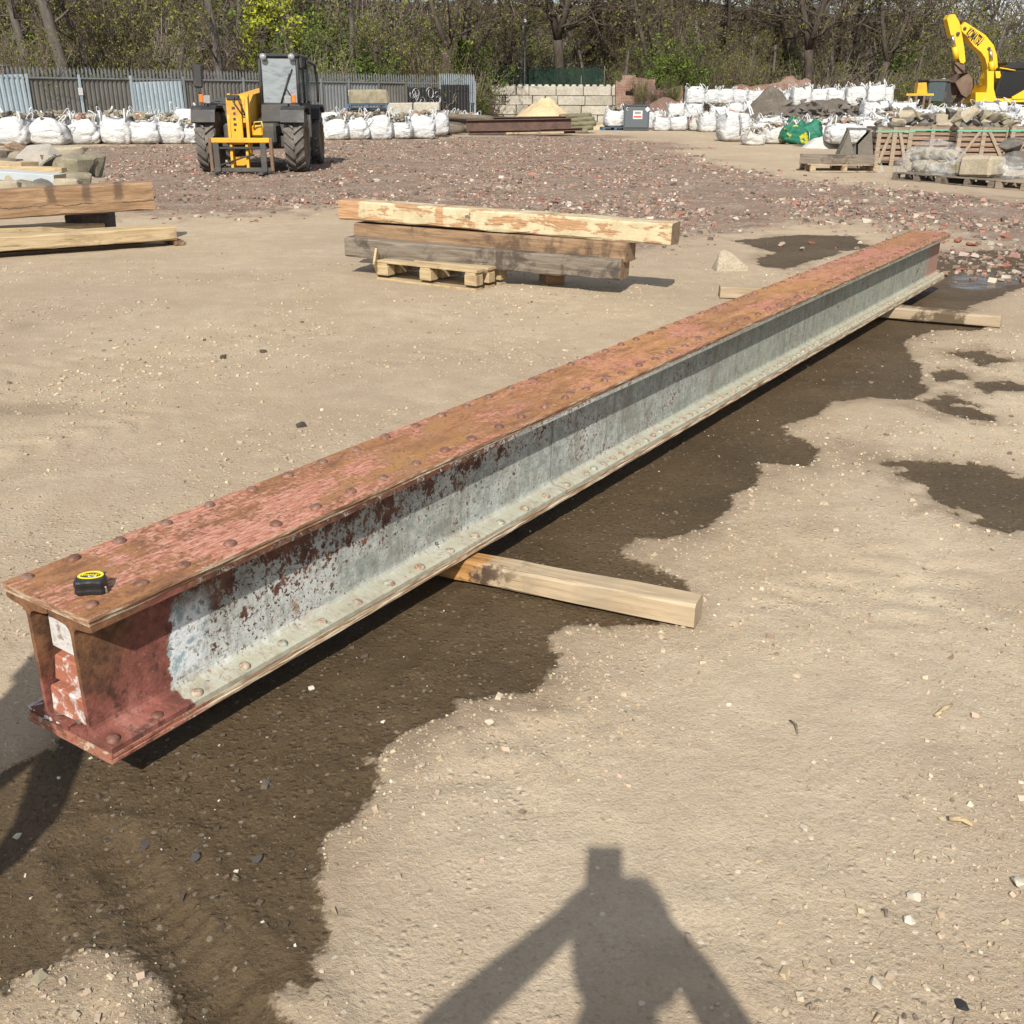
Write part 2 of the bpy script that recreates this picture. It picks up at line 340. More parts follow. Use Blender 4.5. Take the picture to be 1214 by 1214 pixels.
TRACKS = [([G(a, b)[:2] for a, b in q], wd) for q, wd in (([(-90, 455), (150, 425), (420, 385), (700, 350), (900, 330)], .20), ([(-90, 560), (150, 500), (420, 440), (700, 392)], .20), ([(820, 1260), (930, 960), (1060, 760), (1280, 610)], .17), ([(560, 960), (640, 880), (820, 790), (960, 720), (1090, 660)], .15))]
def fields(x, y):
    """wet, damp, puddle, rubble masks and ground height at points x, y"""
    n1 = fbm(x*3.1, y*3.1, 5, 4); n2 = fbm(x*13, y*13, 9, 3)
    near = (np.abs(x) < 9) & (y > .5) & (y < 16)
    wet = np.full(x.shape, -1.); pud = np.full(x.shape, -1.); damp = np.full(x.shape, -1.)
    xs, ys = x[near], y[near]; ed = n1[near]*.10+n2[near]*.045
    sc = np.clip(.5+ys*.12, .5, 2.)
    ws = sdist(xs, ys, WET)
    for p in PATCH: ws = np.maximum(ws, sdist(xs, ys, p)+.02-.5*np.clip(fbm(xs*9, ys*9, 31, 3)-.10, 0, 1)-.07*np.abs(fbm(xs*5, ys*5, 33, 3)))
    wet[near] = ws+ed*sc
    d = np.full(xs.shape, -1.)
    for p in DAMP: d = np.maximum(d, sdist(xs, ys, p))
    damp[near] = d+n1[near]*.35
    q = np.full(xs.shape, -1.)
    for p in PUD: q = np.maximum(q, sdist(xs, ys, p))
    pud[near] = q+n1[near]*.2
    fr = (y > 8) & (y < 60) & (np.abs(x) < 45)
    rub = np.full(x.shape, -5.); rub[fr] = sdist(x[fr], y[fr], RUB)
    rub = rub+fbm(x*.35, y*.35, 21, 3)*3.6+n1*1.6
    lig = np.full(x.shape, -5.); lig[fr] = sdist(x[fr], y[fr], LIGHT); lig = lig+fbm(x*.5, y*.5, 23, 3)*3
    rubm = sst(rub, -1.9, 1.5)*(1-.85*sst(lig, -.5, .8))
    wm = sst(wet, -.03, .03); pm = sst(pud, 0, .12)*wm
    h = .030*fbm(x*.45, y*.45, 1, 3)+.012*fbm(x*2.3, y*2.3, 2, 3)*(1-.5*wm)
    h = h+(.006*fbm(x*9, y*9, 3, 2)+.0018*fbm(x*24, y*24, 4, 2)*(1+1.6*sst(fbm(x*1.3, y*1.3, 41, 2), .02, .16))*(1+.5*wm))*(1-.85*pm)
    h = h+rubm*(.05*fbm(x*2.2, y*2.2, 6, 3)+.02*fbm(x*8, y*8, 7, 2))
    h = h-wm*.010-pm*.004
    clod = sst(vnoise(x*21, y*21, 71), .74, .92)*sst(fbm(x*2.1, y*2.1, 73, 2), .0, .18)
    h = h+.006*clod*(1-pm)*(.35+.65*wm)
    for pl, wd in TRACKS:
        dd = np.full(x.shape, 9.); al = np.zeros(x.shape); sd_ = np.zeros(x.shape)
        for i in range(len(pl)-1):
            ax, ay = pl[i]; bx, by = pl[i+1]; ex, ey = bx-ax, by-ay; L_ = math.hypot(ex, ey)
            t = np.clip(((x-ax)*ex+(y-ay)*ey)/(L_*L_), 0, 1); q = np.hypot(x-ax-t*ex, y-ay-t*ey); m_ = q < dd
            al = np.where(m_, i*7.3+t*L_, al); sd_ = np.where(m_, np.abs((x-ax)*ey-(y-ay)*ex)/L_, sd_); dd = np.minimum(dd, q)
        mk = sst(wd-dd+n1*.08, -.02, .04)*sst(fbm(x*.9, y*.9, 61, 2), -.12, .10)*(1-wm)
        h = h+mk*(.0045*np.sin(al*34+sd_*22)-.004+.003*n2)
    for pl, wd in RUTS:
        dd = np.full(x.shape, 9.)
        al = np.zeros(x.shape)
        for i in range(len(pl)-1):
            ax, ay = pl[i]; bx, by = pl[i+1]; ex, ey = bx-ax, by-ay
            t = np.clip(((x-ax)*ex+(y-ay)*ey)/(ex*ex+ey*ey), 0, 1); q = np.hypot(x-ax-t*ex, y-ay-t*ey); al = np.where(q < dd, (i+t), al); dd = np.minimum(dd, q)
        dd = dd+n1*.03
        h = h-.012*np.exp(-(dd/wd)**2)+.009*np.exp(-((dd-2*wd)/(.6*wd))**2)*(1+n2)+.0025*np.sin(al*22+n1*14)*np.exp(-(dd/(1.4*wd))**2)
    return wet, damp, pud, rubm, h
def gz(x, y):
    return fields(np.atleast_1d(np.asarray(x, float)), np.atleast_1d(np.asarray(y, float)))[4]
def gz1(x, y): return float(gz(x, y)[0])

def make_ground():
    th = np.concatenate([np.arange(-41, 41, .19), np.arange(41, 319, 5.5)]); th = np.radians(th); nt = len(th)
    rr = [.25]
    while rr[-1] < 1.1: rr.append(rr[-1]*1.03)
    while rr[-1] < 13: rr.append(rr[-1]*1.0065)
    while rr[-1] < 60: rr.append(rr[-1]*1.012)
    while rr[-1] < 900: rr.append(rr[-1]*1.08)
    rr = np.array(rr); nr = len(rr)
    R_, T_ = np.meshgrid(rr, th, indexing='ij'); x = (R_*np.sin(T_)).ravel(); y = (R_*np.cos(T_)).ravel()
    wet, damp, pud, rub, h = fields(x, y)
    h = h*sst(100-np.hypot(x, y), 0, 20)
    i, j = np.meshgrid(np.arange(nr-1), np.arange(nt), indexing='ij'); j2 = (j+1) % nt
    F_ = np.stack([i*nt+j, (i+1)*nt+j, (i+1)*nt+j2, i*nt+j2], -1).reshape(-1, 4)[:, ::-1]
    Vx = np.stack([x, y, h], 1)
    # close the hole under the camera
    Vx = np.vstack([Vx, [[0, 0, 0]]]); ci = len(Vx)-1
    cap = np.stack([np.full(nt//2, ci), np.arange(0, nt-1, 2)[:nt//2], np.arange(1, nt, 2)[:nt//2], (np.arange(2, nt+1, 2) % nt)[:nt//2]], 1)
    F_ = np.vstack([F_, cap])
    n = N('yard_dirt'); P = n.pos()
    aw, ad, ap, ar = n.attr('wet'), n.attr('damp'), n.attr('puddle'), n.attr('rubble')
    eN = n.math('MULTIPLY_ADD', n.noise(P, 26, 5, .7), .12, -.06)
    w_ = n.step(n.math('ADD', aw, eN), -.012, .014)
    edge = n.step(n.math('ADD', aw, n.math('MULTIPLY', eN, 1.5)), -.10, .0)
    big = n.noise(P, .9, 6, .62); mid = n.noise(P, 5.5, 6, .65); fine = n.noise(P, 60, 5, .7); vf = n.noise(P, 240, 3, .6)
    dry = n.ramp(big, [(.30, (.375, .293, .195)), (.5, (.435, .35, .24)), (.68, (.485, .40, .285))])
    dry = n.mix(n.ramp(mid, [(.38, .55), (.62, 0)]), dry, (.335, .258, .168))
    dry = n.mix(n.ramp(mid, [(.58, 0), (.72, .5)]), dry, (.53, .445, .33))
    dry = n.mix(n.ramp(fine, [(.30, .6), (.48, 0)]), dry, (.24, .18, .115))
    dry = n.mix(n.ramp(fine, [(.60, 0), (.72, .5)]), dry, (.60, .53, .40))
    crm = n.noise(P, 120, 5, .72); cmk = n.math('MULTIPLY_ADD', n.ramp(n.noise(P, 2.6, 4, .65), [(.38, 0), (.62, 1)]), .7, .3); dry = n.mix(n.math('MULTIPLY', cmk, n.ramp(crm, [(.34, .8), (.44, 0)])), dry, (.19, .14, .09)); dry = n.mix(n.math('MULTIPLY', cmk, n.ramp(crm, [(.57, 0), (.68, .7)])), dry, (.60, .53, .41))
    spk = n.vor(P, 55, 'Color'); dist = n.vor(P, 55)
    sx = n.xyz(spk)
    tone = n.noise(n.map(P, (1, .6, 1)), .30, 5, .65); dry = n.mix(n.ramp(tone, [(.40, .42), (.56, 0)]), dry, (.27, .205, .145))
    dry = n.mix(n.math('MULTIPLY', n.step(sx[0], .955, .985), n.step(dist, .42, .25)), dry, (.56, .49, .385))
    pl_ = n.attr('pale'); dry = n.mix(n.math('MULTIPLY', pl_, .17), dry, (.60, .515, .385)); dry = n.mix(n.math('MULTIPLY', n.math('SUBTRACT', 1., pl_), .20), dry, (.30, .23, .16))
    dry = n.mix(n.math('MULTIPLY', n.step(ad, -.1, .3), .62), dry, (.17, .125, .082))
    # rubble soil: mauve brown crushed brick and mortar
    rb = n.ramp(n.noise(P, 1.1, 6, .7), [(.3, (.13, .095, .070)), (.55, (.215, .163, .122)), (.75, (.32, .26, .20))])
    v1c, v1d = n.xyz(n.vor(P, 15, 'Color')), n.vor(P, 15)
    rb = n.mix(n.math('MULTIPLY', n.step(v1c[0], .72, .78), n.step(v1d, .55, .40)), rb, n.ramp(v1c[1], [(0, (.27, .12, .08)), (.3, (.25, .165, .125)), (.6, (.34, .275, .22)), (.92, (.46, .40, .33))], 'CONSTANT'))
    v2c, v2d = n.xyz(n.vor(P, 34, 'Color')), n.vor(P, 34)
    rb = n.mix(n.math('MULTIPLY', n.step(v2c[0], .66, .72), n.step(v2d, .55, .40)), rb, n.ramp(v2c[1], [(0, (.29, .125, .085)), (.4, (.13, .09, .07)), (.6, (.31, .25, .20)), (.92, (.48, .42, .35))], 'CONSTANT'))
    rmk = n.step(n.math('ADD', ar, n.math('MULTIPLY_ADD', n.noise(P, 3, 5, .7), 1.3, -.65)), .15, .85)
    dry = n.mix(rmk, dry, rb)
    wc = n.ramp(n.noise(P, 1.7, 6, .65), [(.3, (.062, .041, .020)), (.55, (.090, .061, .031)), (.75, (.112, .079, .044))])
    wc = n.mix(n.ramp(fine, [(.32, .6), (.5, 0)]), wc, (.032, .021, .011)); wc = n.mix(n.ramp(crm, [(.58, 0), (.70, .55)]), wc, (.15, .115, .075)); wc = n.mix(n.ramp(crm, [(.30, .6), (.40, 0)]), wc, (.022, .015, .009))
    wc = n.mix(n.math('MULTIPLY', n.step(sx[0], .90, .94), n.step(dist, .40, .25)), wc, (.17, .14, .10))
    wc = n.mix(n.math('MULTIPLY', n.step(n.noise(P, 95, 3, .6), .66, .74), .7), wc, (.20, .17, .125))
    edge2 = n.math('MULTIPLY', n.step(n.math('ADD', aw, n.math('MULTIPLY', n.math('SUBTRACT', mid, .5), .6)), -.22, .02), .7)
    c = n.mix(n.math('MAXIMUM', n.math('MULTIPLY', edge, .35), n.math('MULTIPLY', edge2, n.step(n.noise(P, .8, 3, .6), .42, .58))), dry, (.19, .14, .092))
    c = n.mix(w_, c, wc)
    pm = n.math('MULTIPLY', n.step(ap, 0., .10), w_)
    pm2 = n.math('MULTIPLY', n.math('MULTIPLY', pm, n.attr('water')), n.step(n.noise(n.map(P, (1, 3, 1)), 1.6, 5, .65), .46, .54))
    c = n.mix(n.math('MULTIPLY', pm, .5), c, (.055, .042, .027))
    rw = n.ramp(n.noise(P, 14, 5, .7), [(.3, .50), (.7, .78)])
    ro = n.mix(w_, (.93,)*3, rw); ro = n.mix(n.math('MULTIPLY', pm, .75), ro, (.30,)*3); ro = n.mix(pm2, ro, (.16,)*3)
    hgt = n.math('ADD', n.math('MULTIPLY', n.noise(P, 34, 6, .72), 1.0), n.math('MULTIPLY', fine, .55))
    hgt = n.math('ADD', hgt, n.math('MULTIPLY', crm, .42)); hgt = n.math('ADD', hgt, n.math('MULTIPLY', n.math('MULTIPLY', n.step(sx[2], .72, .80), n.step(dist, .5, .15)), .5))
    hgt = n.math('ADD', hgt, n.math('MULTIPLY', n.math('MULTIPLY', rmk, n.step(v1d, .5, .2)), .6))
    hgt = n.math('MULTIPLY', hgt, n.math('SUBTRACT', 1., n.math('MULTIPLY', pm, .75))); hgt = n.math('MULTIPLY', hgt, n.math('SUBTRACT', 1., pm2))
    mat = n.done(c, ro, 0, n.bump(hgt, .7, .012), n.mix(w_, (.15,)*3, (.22,)*3))
    me = np_mesh('yard_ground', Vx, F_, [mat], True)
    z = np.zeros(1)
    wat = np.where((np.hypot(x-G(1170, 333)[0], y-G(1170, 333)[1]) < 1.6) | (np.hypot(x-G(1015, 459)[0], y-G(1015, 459)[1]) < .5), 1., 0.)
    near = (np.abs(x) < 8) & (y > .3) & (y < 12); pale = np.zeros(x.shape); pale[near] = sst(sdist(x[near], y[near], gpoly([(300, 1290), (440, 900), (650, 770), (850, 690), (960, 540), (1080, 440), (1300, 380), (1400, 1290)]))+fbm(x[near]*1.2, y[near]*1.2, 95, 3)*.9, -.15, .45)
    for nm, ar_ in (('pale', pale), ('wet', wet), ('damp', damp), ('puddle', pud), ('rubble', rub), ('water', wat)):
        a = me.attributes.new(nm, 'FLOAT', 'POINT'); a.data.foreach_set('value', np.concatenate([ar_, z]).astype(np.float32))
    kind(link(bpy.data.objects.new('yard_ground', me)), 'structure')
make_ground()

CUBE = np.array([[x, y, z] for z in (-1, 1) for y in (-1, 1) for x in (-1, 1)], float)*.5
CF = np.array([(0, 2, 3, 1), (4, 5, 7, 6), (0, 1, 5, 4), (2, 6, 7, 3), (0, 4, 6, 2), (1, 3, 7, 5)])
def chips(name, P, S, cols, mat, jit=.28, flat=(.35, .8), tilt=.5):
    n = len(P); b = CUBE[None]+RNG.uniform(-jit, jit, (n, 8, 3))
    b = b*(S[:, None, None])*np.stack([RNG.uniform(.7, 1.3, n), RNG.uniform(.6, 1., n), RNG.uniform(*flat, n)], 1)[:, None, :]
    a = RNG.uniform(0, 6.28, n); t = RNG.normal(0, tilt, n); ca, sa, ct, st_ = np.cos(a), np.sin(a), np.cos(t), np.sin(t)
    x, y, z = b[..., 0], b[..., 1], b[..., 2]
    y2 = y*ct[:, None]-z*st_[:, None]; z2 = y*st_[:, None]+z*ct[:, None]
    x3 = x*ca[:, None]-y2*sa[:, None]; y3 = x*sa[:, None]+y2*ca[:, None]
    Vv = np.stack([x3, y3, z2], -1)+P[:, None, :]
    Ff = (CF[None]+(np.arange(n)*8)[:, None, None]).reshape(-1, 4)
    me = np_mesh(name, Vv.reshape(-1, 3), Ff, [mat], False, np.repeat(cols, 8, 0))
    return kind(link(bpy.data.objects.new(name, me)), 'stuff')
MCHIP = m_vcol('loose_stone')
def pal(n, cs, ps):
    k = RNG.choice(len(cs), n, p=np.array(ps)/sum(ps)); c = np.array(cs, float)[k]; return np.clip(c*RNG.uniform(.75, 1.25, (n, 1))*RNG.uniform(.95, 1.05, (n, 3)), .01, .9)
def scatter_gravel():
    n = 70000; u = RNG.uniform(0, 1, n); r = 1.15*np.exp(u*math.log(11/1.15)); a = np.radians(RNG.uniform(-38, 38, n))
    x, y = r*np.sin(a), r*np.cos(a)
    k = fbm(x*1.3, y*1.3, 41, 2)+.14*RNG.normal(0, 1, n); m = k > .02; x, y, r = x[m], y[m], r[m]
    wet, damp, pud, rub, h = fields(x, y); m = (wet < 0) | (RNG.uniform(0, 1, len(x)) < .32); x, y, r, wet, h = x[m], y[m], r[m], wet[m], h[m]; n = len(x); s = np.exp(RNG.normal(math.log(.0036), .55, n))*np.clip(r/3, 1, 2.2)*.95; s = np.clip(s, .0024, .019)
    c = pal(n, [(.40, .325, .23), (.52, .45, .35), (.34, .27, .18), (.18, .135, .095), (.34, .19, .13)], [9, .35, 9, .5, .04])
    wc = pal(n, [(.075, .052, .03), (.20, .16, .105), (.55, .50, .40), (.09, .075, .055)], [8, 1.2, .35, 2]); c = np.where((wet > 0)[:, None], wc, c)
    chips('gravel', np.stack([x, y, h+s*.12], 1), s, c, MCHIP, .19, (.5, .9), .5)
    n = 120000; y = 9+33*RNG.uniform(0, 1, n)**1.25; x = (RNG.uniform(-1, 1, n))*(y*.62+1.5)
    w_, d_, p_, rub, h = fields(x, y); cl = fbm(x*.9, y*.9, 51, 3); m = (rub > .04) & (RNG.uniform(0, 1, n) < np.clip(.5+2.6*cl, .06, 1)*np.clip(rub*1.1, .05, 1)**1.5); x, y, h = x[m], y[m], h[m]; n = len(x)
    s = np.clip(np.exp(RNG.normal(math.log(.027), .48, n)), .012, .085)
    c = pal(n, [(.25, .115, .078), (.28, .17, .125), (.21, .155, .118), (.36, .295, .23), (.48, .42, .345), (.12, .09, .068)], [2.0, 3, 7, 3.0, .8, 2.6])
    chips('brick_rubble', np.stack([x, y, h+s*.15], 1), s, c, MCHIP, .22, (.4, .8), .5)
scatter_gravel()

# ================================================================== THE RIVETED GIRDER
BW, BH, BZ, BL = .321, .370, .095, 8.10
GIRDER = thing('steel_girder', 'long rusty riveted steel girder with red and pale flaking paint lying diagonally on timbers', 'girder', (-1.032, 2.032, 0), -rad(33.62))
def girder_mats():
    n = N('girder_top_paint'); O = n.obj(); x, y, z = n.xyz(O)
    big = n.noise(n.map(O, (3.0, 1.5, 1)), 1.25, 6, .66, .5); st = n.noise(n.map(O, (7, 2.6, 5)), 2.2, 8, .74, 1.0)
    fine = n.noise(O, 75, 6, .75); f2 = n.noise(n.map(O, (60, 12, 30)), 2, 5, .7)
    rust = n.ramp(st, [(.28, (.10, .05, .03)), (.40, (.20, .092, .042)), (.52, (.31, .145, .055)), (.62, (.235, .145, .095)), (.72, (.35, .18, .075)), (.82, (.30, .20, .13))])
    rust = n.mix(n.ramp(n.noise(n.map(O, (5, .8, 1)), 1.1, 4, .6), [(.56, 0), (.66, .75)]), rust, (.31, .165, .055))
    paint = n.ramp(f2, [(.30, (.25, .088, .052)), (.5, (.385, .16, .10)), (.7, (.48, .265, .19))])
    pk = n.step(n.math('ADD', n.math('ADD', big, n.math('MULTIPLY_ADD', fine, .6, -.3)), n.math('MULTIPLY_ADD', st, .62, -.31)), .465, .555)
    c = n.mix(pk, rust, paint)
    c = n.mix(n.ramp(fine, [(.35, .85), (.47, 0)]), c, (.095, .045, .028)); c = n.mix(n.ramp(n.noise(n.map(O, (26, 9, 20)), 2.0, 7, .78), [(.56, 0), (.66, .6)]), c, (.14, .07, .045)); c = n.mix(n.ramp(n.noise(O, 160, 4, .7), [(.60, 0), (.70, .6)]), c, (.42, .25, .165))
    c = n.mix(n.ramp(n.noise(n.map(O, (16, 6, 8)), 2.1, 7, .75), [(.60, 0), (.68, .45)]), c, (.46, .37, .30))
    om = n.math('MULTIPLY', n.math('MULTIPLY', n.step(y, 1.3, 2.6), n.step(y, 6.2, 4.8)), n.step(n.math('ADD', n.noise(n.map(O, (4, 1.6, 1)), 1.3, 6, .7), n.math('MULTIPLY_ADD', fine, .3, -.15)), .43, .56)); c = n.mix(n.math('MULTIPLY', om, .52), c, n.ramp(st, [(.32, (.17, .085, .035)), (.48, (.36, .18, .055)), (.62, (.45, .25, .085)), (.75, (.30, .18, .10))]))
    c = n.mix(n.math('MULTIPLY', n.math('MULTIPLY', n.step(y, 1.9, .3), pk), n.ramp(f2, [(.45, 0), (.65, .55)])), c, (.52, .31, .24))
    side = n.step(z, BH-.0008, BH-.003)
    ed = n.ramp(n.noise(n.map(O, (10, 7, 60)), 1.6, 6, .7), [(.35, (.15, .075, .04)), (.5, (.30, .17, .10)), (.6, (.47, .40, .29)), (.7, (.34, .40, .39))])
    c = n.mix(side, c, ed)
    top = n.done(c, n.ramp(st, [(.3, .62), (.7, .85)]), 0, n.bump(n.math('ADD', fine, n.math('MULTIPLY', pk, .35)), .6, .004), .3)

    n = N('girder_web_paint'); O = n.obj(); x, y, z = n.xyz(O)
    fine = n.noise(O, 90, 5, .7); md = n.noise(O, 19, 7, .72, .2); big = n.noise(n.map(O, (1, 1, 2.2)), 2.1, 5, .65); vert = n.noise(n.map(O, (1, 14, 2.2)), 2, 6, .65)
    pale = n.ramp(md, [(.30, (.155, .175, .155)), (.44, (.27, .29, .265)), (.58, (.38, .395, .36)), (.70, (.50, .50, .465))])
    pale = n.mix(n.math('MULTIPLY', n.ramp(big, [(.47, 0), (.62, .75)]), n.step(y, 3.4, 1.2)), pale, (.56, .57, .545)); pale = n.mix(n.ramp(n.noise(n.map(O, (1, 16, 16)), 2.6, 7, .75), [(.50, 0), (.64, .65)]), pale, (.18, .185, .16)); pale = n.mix(n.ramp(fine, [(.34, .55), (.46, 0)]), pale, (.13, .13, .11)); pale = n.mix(n.ramp(n.noise(n.map(O, (1, 5, 26), (0, 0, 0), (.5, 0, 0)), 3, 6, .7), [(.60, 0), (.68, .5)]), pale, (.60, .60, .56))
    pale = n.mix(n.step(y, 2.2, 4.6, 0, .62), pale, n.ramp(vert, [(.36, (.105, .115, .088)), (.52, (.215, .232, .178)), (.68, (.31, .322, .25))]))
    pale = n.mix(n.ramp(vert, [(.56, 0), (.68, .6)]), pale, (.15, .145, .12)); pale = n.mix(n.math('MULTIPLY', n.step(n.noise(n.map(O, (1, 3, 2)), 1.5, 6, .7), .52, .64), .55), pale, (.17, .155, .12))
    rst = n.ramp(n.noise(O, 30, 5, .7), [(.35, (.055, .026, .020)), (.6, (.15, .065, .04)), (.75, (.26, .12, .06))])
    # flaking: most towards the top of the web and near the end
    amt = n.math('MULTIPLY', n.step(z, .10, .34), n.step(y, 2.6, .6)); amt = n.math('MULTIPLY_ADD', amt, .145, n.math('MULTIPLY_ADD', big, .12, -.06))
    fn = n.noise(O, 27, 9, .78, .25); fl = n.step(n.math('ADD', n.math('ADD', n.math('MULTIPLY', fn, .55), n.math('MULTIPLY', md, .45)), amt), .585, .60)
    sp = n.step(n.math('ADD', n.noise(O, 85, 4, .6), n.math('ADD', n.math('MULTIPLY_ADD', big, .25, -.125), n.math('MULTIPLY', amt, .55))), .615, .64)
    c = n.mix(n.math('MAXIMUM', fl, sp), pale, rst); c = n.mix(n.math('MULTIPLY', n.step(n.noise(O, 13, 7, .75), .575, .66), .75), c, (.22, .135, .085))
    rn = n.math('MULTIPLY', n.step(n.noise(n.map(O, (1, 5, 1.2)), 2.2, 5, .7), .64, .70), n.step(y, 4.2, 6.4)); c = n.mix(n.math('MULTIPLY', rn, .8), c, (.29, .15, .09))
    endr = n.step(y, 7.62, 7.85); c = n.mix(n.math('MULTIPLY', endr, n.step(md, .35, .55)), c, (.30, .15, .11))
    # bottom flange: dusty cream and green with rust
    cream = n.ramp(n.noise(n.map(O, (3, 5, 3)), 4, 6, .7), [(.3, (.22, .20, .145)), (.5, (.37, .345, .255)), (.7, (.33, .37, .285))])
    cream = n.mix(n.step(n.noise(O, 26, 6, .7), .62, .67), cream, (.30, .15, .09))
    lo = n.step(n.math('MULTIPLY_ADD', md, .05, z), .095, .060); c = n.mix(n.math('MULTIPLY', lo, .88), c, cream)
    # red lead at the near end
    red = n.ramp(n.noise(n.map(O, (1, 3, 3)), 3.1, 6, .68), [(.30, (.055, .028, .019)), (.42, (.135, .048, .034)), (.56, (.235, .082, .062)), (.72, (.33, .15, .12))])
    red = n.mix(n.ramp(md, [(.36, .85), (.47, 0)]), red, (.05, .026, .018)); red = n.mix(n.ramp(n.noise(O, 44, 6, .75), [(.57, 0), (.66, .7)]), red, (.075, .035, .024)); red = n.mix(n.ramp(fine, [(.60, 0), (.70, .5)]), red, (.42, .24, .19))
    red = n.mix(n.math('MULTIPLY', n.step(n.math('ADD', y, n.math('MULTIPLY', big, .3)), .34, .20), n.step(z, .10, .24)), red, n.ramp(md, [(.35, (.07, .035, .02)), (.6, (.20, .095, .045))]))
    yb = n.math('ADD', y, n.math('MULTIPLY_ADD', big, .16, n.math('MULTIPLY_ADD', md, .10, -.13)))
    c = n.mix(n.step(yb, .250, .244), c, red)
    rim = n.math('MULTIPLY', n.step(yb, .248, .252), n.step(yb, .40, .32)); c = n.mix(n.math('MULTIPLY', n.math('MULTIPLY', rim, n.step(z, .29, .22)), n.math('MULTIPLY', n.step(z, .06, .1), n.step(md, .40, .46))), c, n.ramp(md, [(.5, (.64, .66, .66)), (.58, (.27, .36, .38))]))
    c = n.mix(n.math('MULTIPLY', n.step(n.math('ABSOLUTE', n.math('ADD', y, n.math('MULTIPLY_ADD', fine, .008, -2.0))), .009, .003), .42), c, (.09, .085, .075))
    yend = n.step(y, .0015, .0005); c = n.mix(yend, c, n.ramp(md, [(.35, (.20, .085, .05)), (.55, (.34, .16, .10)), (.66, (.58, .48, .36))]))
    web = n.done(c, .72, 0, n.bump(n.math('ADD', n.math('MULTIPLY', fl, -.6), n.math('ADD', fine, md)), .55, .004), .3)

    n = N('girder_bottom_plate_paint'); O = n.obj(); x, y, z = n.xyz(O); s_ = n.noise(n.map(O, (10, 5, 90)), 1.3, 6, .7); md = n.noise(O, 24, 6, .7)
    c = n.ramp(s_, [(.33, (.11, .06, .035)), (.48, (.30, .20, .12)), (.58, (.50, .43, .31)), (.72, (.40, .33, .23))])
    c = n.mix(n.step(n.math('MULTIPLY_ADD', md, .2, y), .42, .32), c, n.ramp(md, [(.33, (.08, .04, .026)), (.43, (.21, .08, .052)), (.50, (.33, .14, .095)), (.56, (.20, .09, .055)), (.62, (.48, .38, .27)), (.72, (.22, .10, .065))]))
    bot = n.done(c, .75, 0, n.bump(md, .5, .004), .3)
    n = N('rivet_rust'); O = n.obj(True); m_ = n.noise(O, 70, 4, .7); rr = n.rnd()
    c = n.mix(n.ramp(m_, [(.35, 0), (.6, 1)]), (.10, .045, .032), n.ramp(rr, [(0, (.23, .115, .07)), (.3, (.15, .07, .045)), (.6, (.27, .14, .10)), (.85, (.19, .115, .08))]))
    riv = n.done(c, .6, .1, n.bump(m_, .4, .002), .45)
    n = N('rivet_pale'); O = n.obj(True); m_ = n.noise(O, 70, 4, .7); rr = n.rnd()
    c = n.mix(n.ramp(m_, [(.42, 0), (.6, 1)]), (.20, .12, .08), n.ramp(rr, [(0, (.34, .34, .26)), (.5, (.36, .30, .22)), (.8, (.28, .33, .27))]))
    riv2 = n.done(c, .65, 0, n.bump(m_, .4, .002), .4)
    return top, web, bot, riv, riv2
MTOP, MWEB, MBOT, MRIV, MRIV2 = girder_mats()
def extrude(poly, ys, jit=0., seed=1):
    r = random.Random(seed); b = MB(); n = len(poly); vs = []
    for k, yy in enumerate(ys):
        for (px_, pz_) in poly: vs.append((px_+r.uniform(-jit, jit), yy, pz_+r.uniform(-jit, jit)*.4))
    fs = [[k*n+i, k*n+(i+1) % n, (k+1)*n+(i+1) % n, (k+1)*n+i] for k in range(len(ys)-1) for i in range(n)]
    fs += [list(range(n)), list(range((len(ys)-1)*n, len(ys)*n))[::-1]]
    return b.add(vs, fs)
def plate_poly(w_, z0, z1, c=.002): return [(-w_+c, z0), (w_-c, z0), (w_, z0+c), (w_, z1-c), (w_-c, z1), (-w_+c, z1), (-w_, z1-c), (-w_, z0+c)]
def ijoist(xc, b_, z0, z1, tf=.017, tw=.006, fr=.022):
    pts = []; q = lambda x, z: pts.append((xc+x, z))
    def fil(cx, cz, a0, a1):
        for k in range(5):
            a = rad(a0+(a1-a0)*k/4); q(cx+fr*math.cos(a), cz+fr*math.sin(a))
    q(-b_, z0); q(b_, z0); q(b_, z0+tf-.004); q(b_-.012, z0+tf)
    fil(tw+fr, z0+tf+fr+.004, 270, 180); fil(tw+fr, z1-tf-fr-.004, 180, 90)
    q(b_-.012, z1-tf); q(b_, z1-tf+.004); q(b_, z1); q(-b_, z1); q(-b_, z1-tf+.004); q(-b_+.012, z1-tf)
    fil(-tw-fr, z1-tf-fr-.004, 90, 0); fil(-tw-fr, z0+tf+fr+.004, 0, -90)
    q(-b_+.012, z0+tf); q(-b_, z0+tf-.004)
    return pts
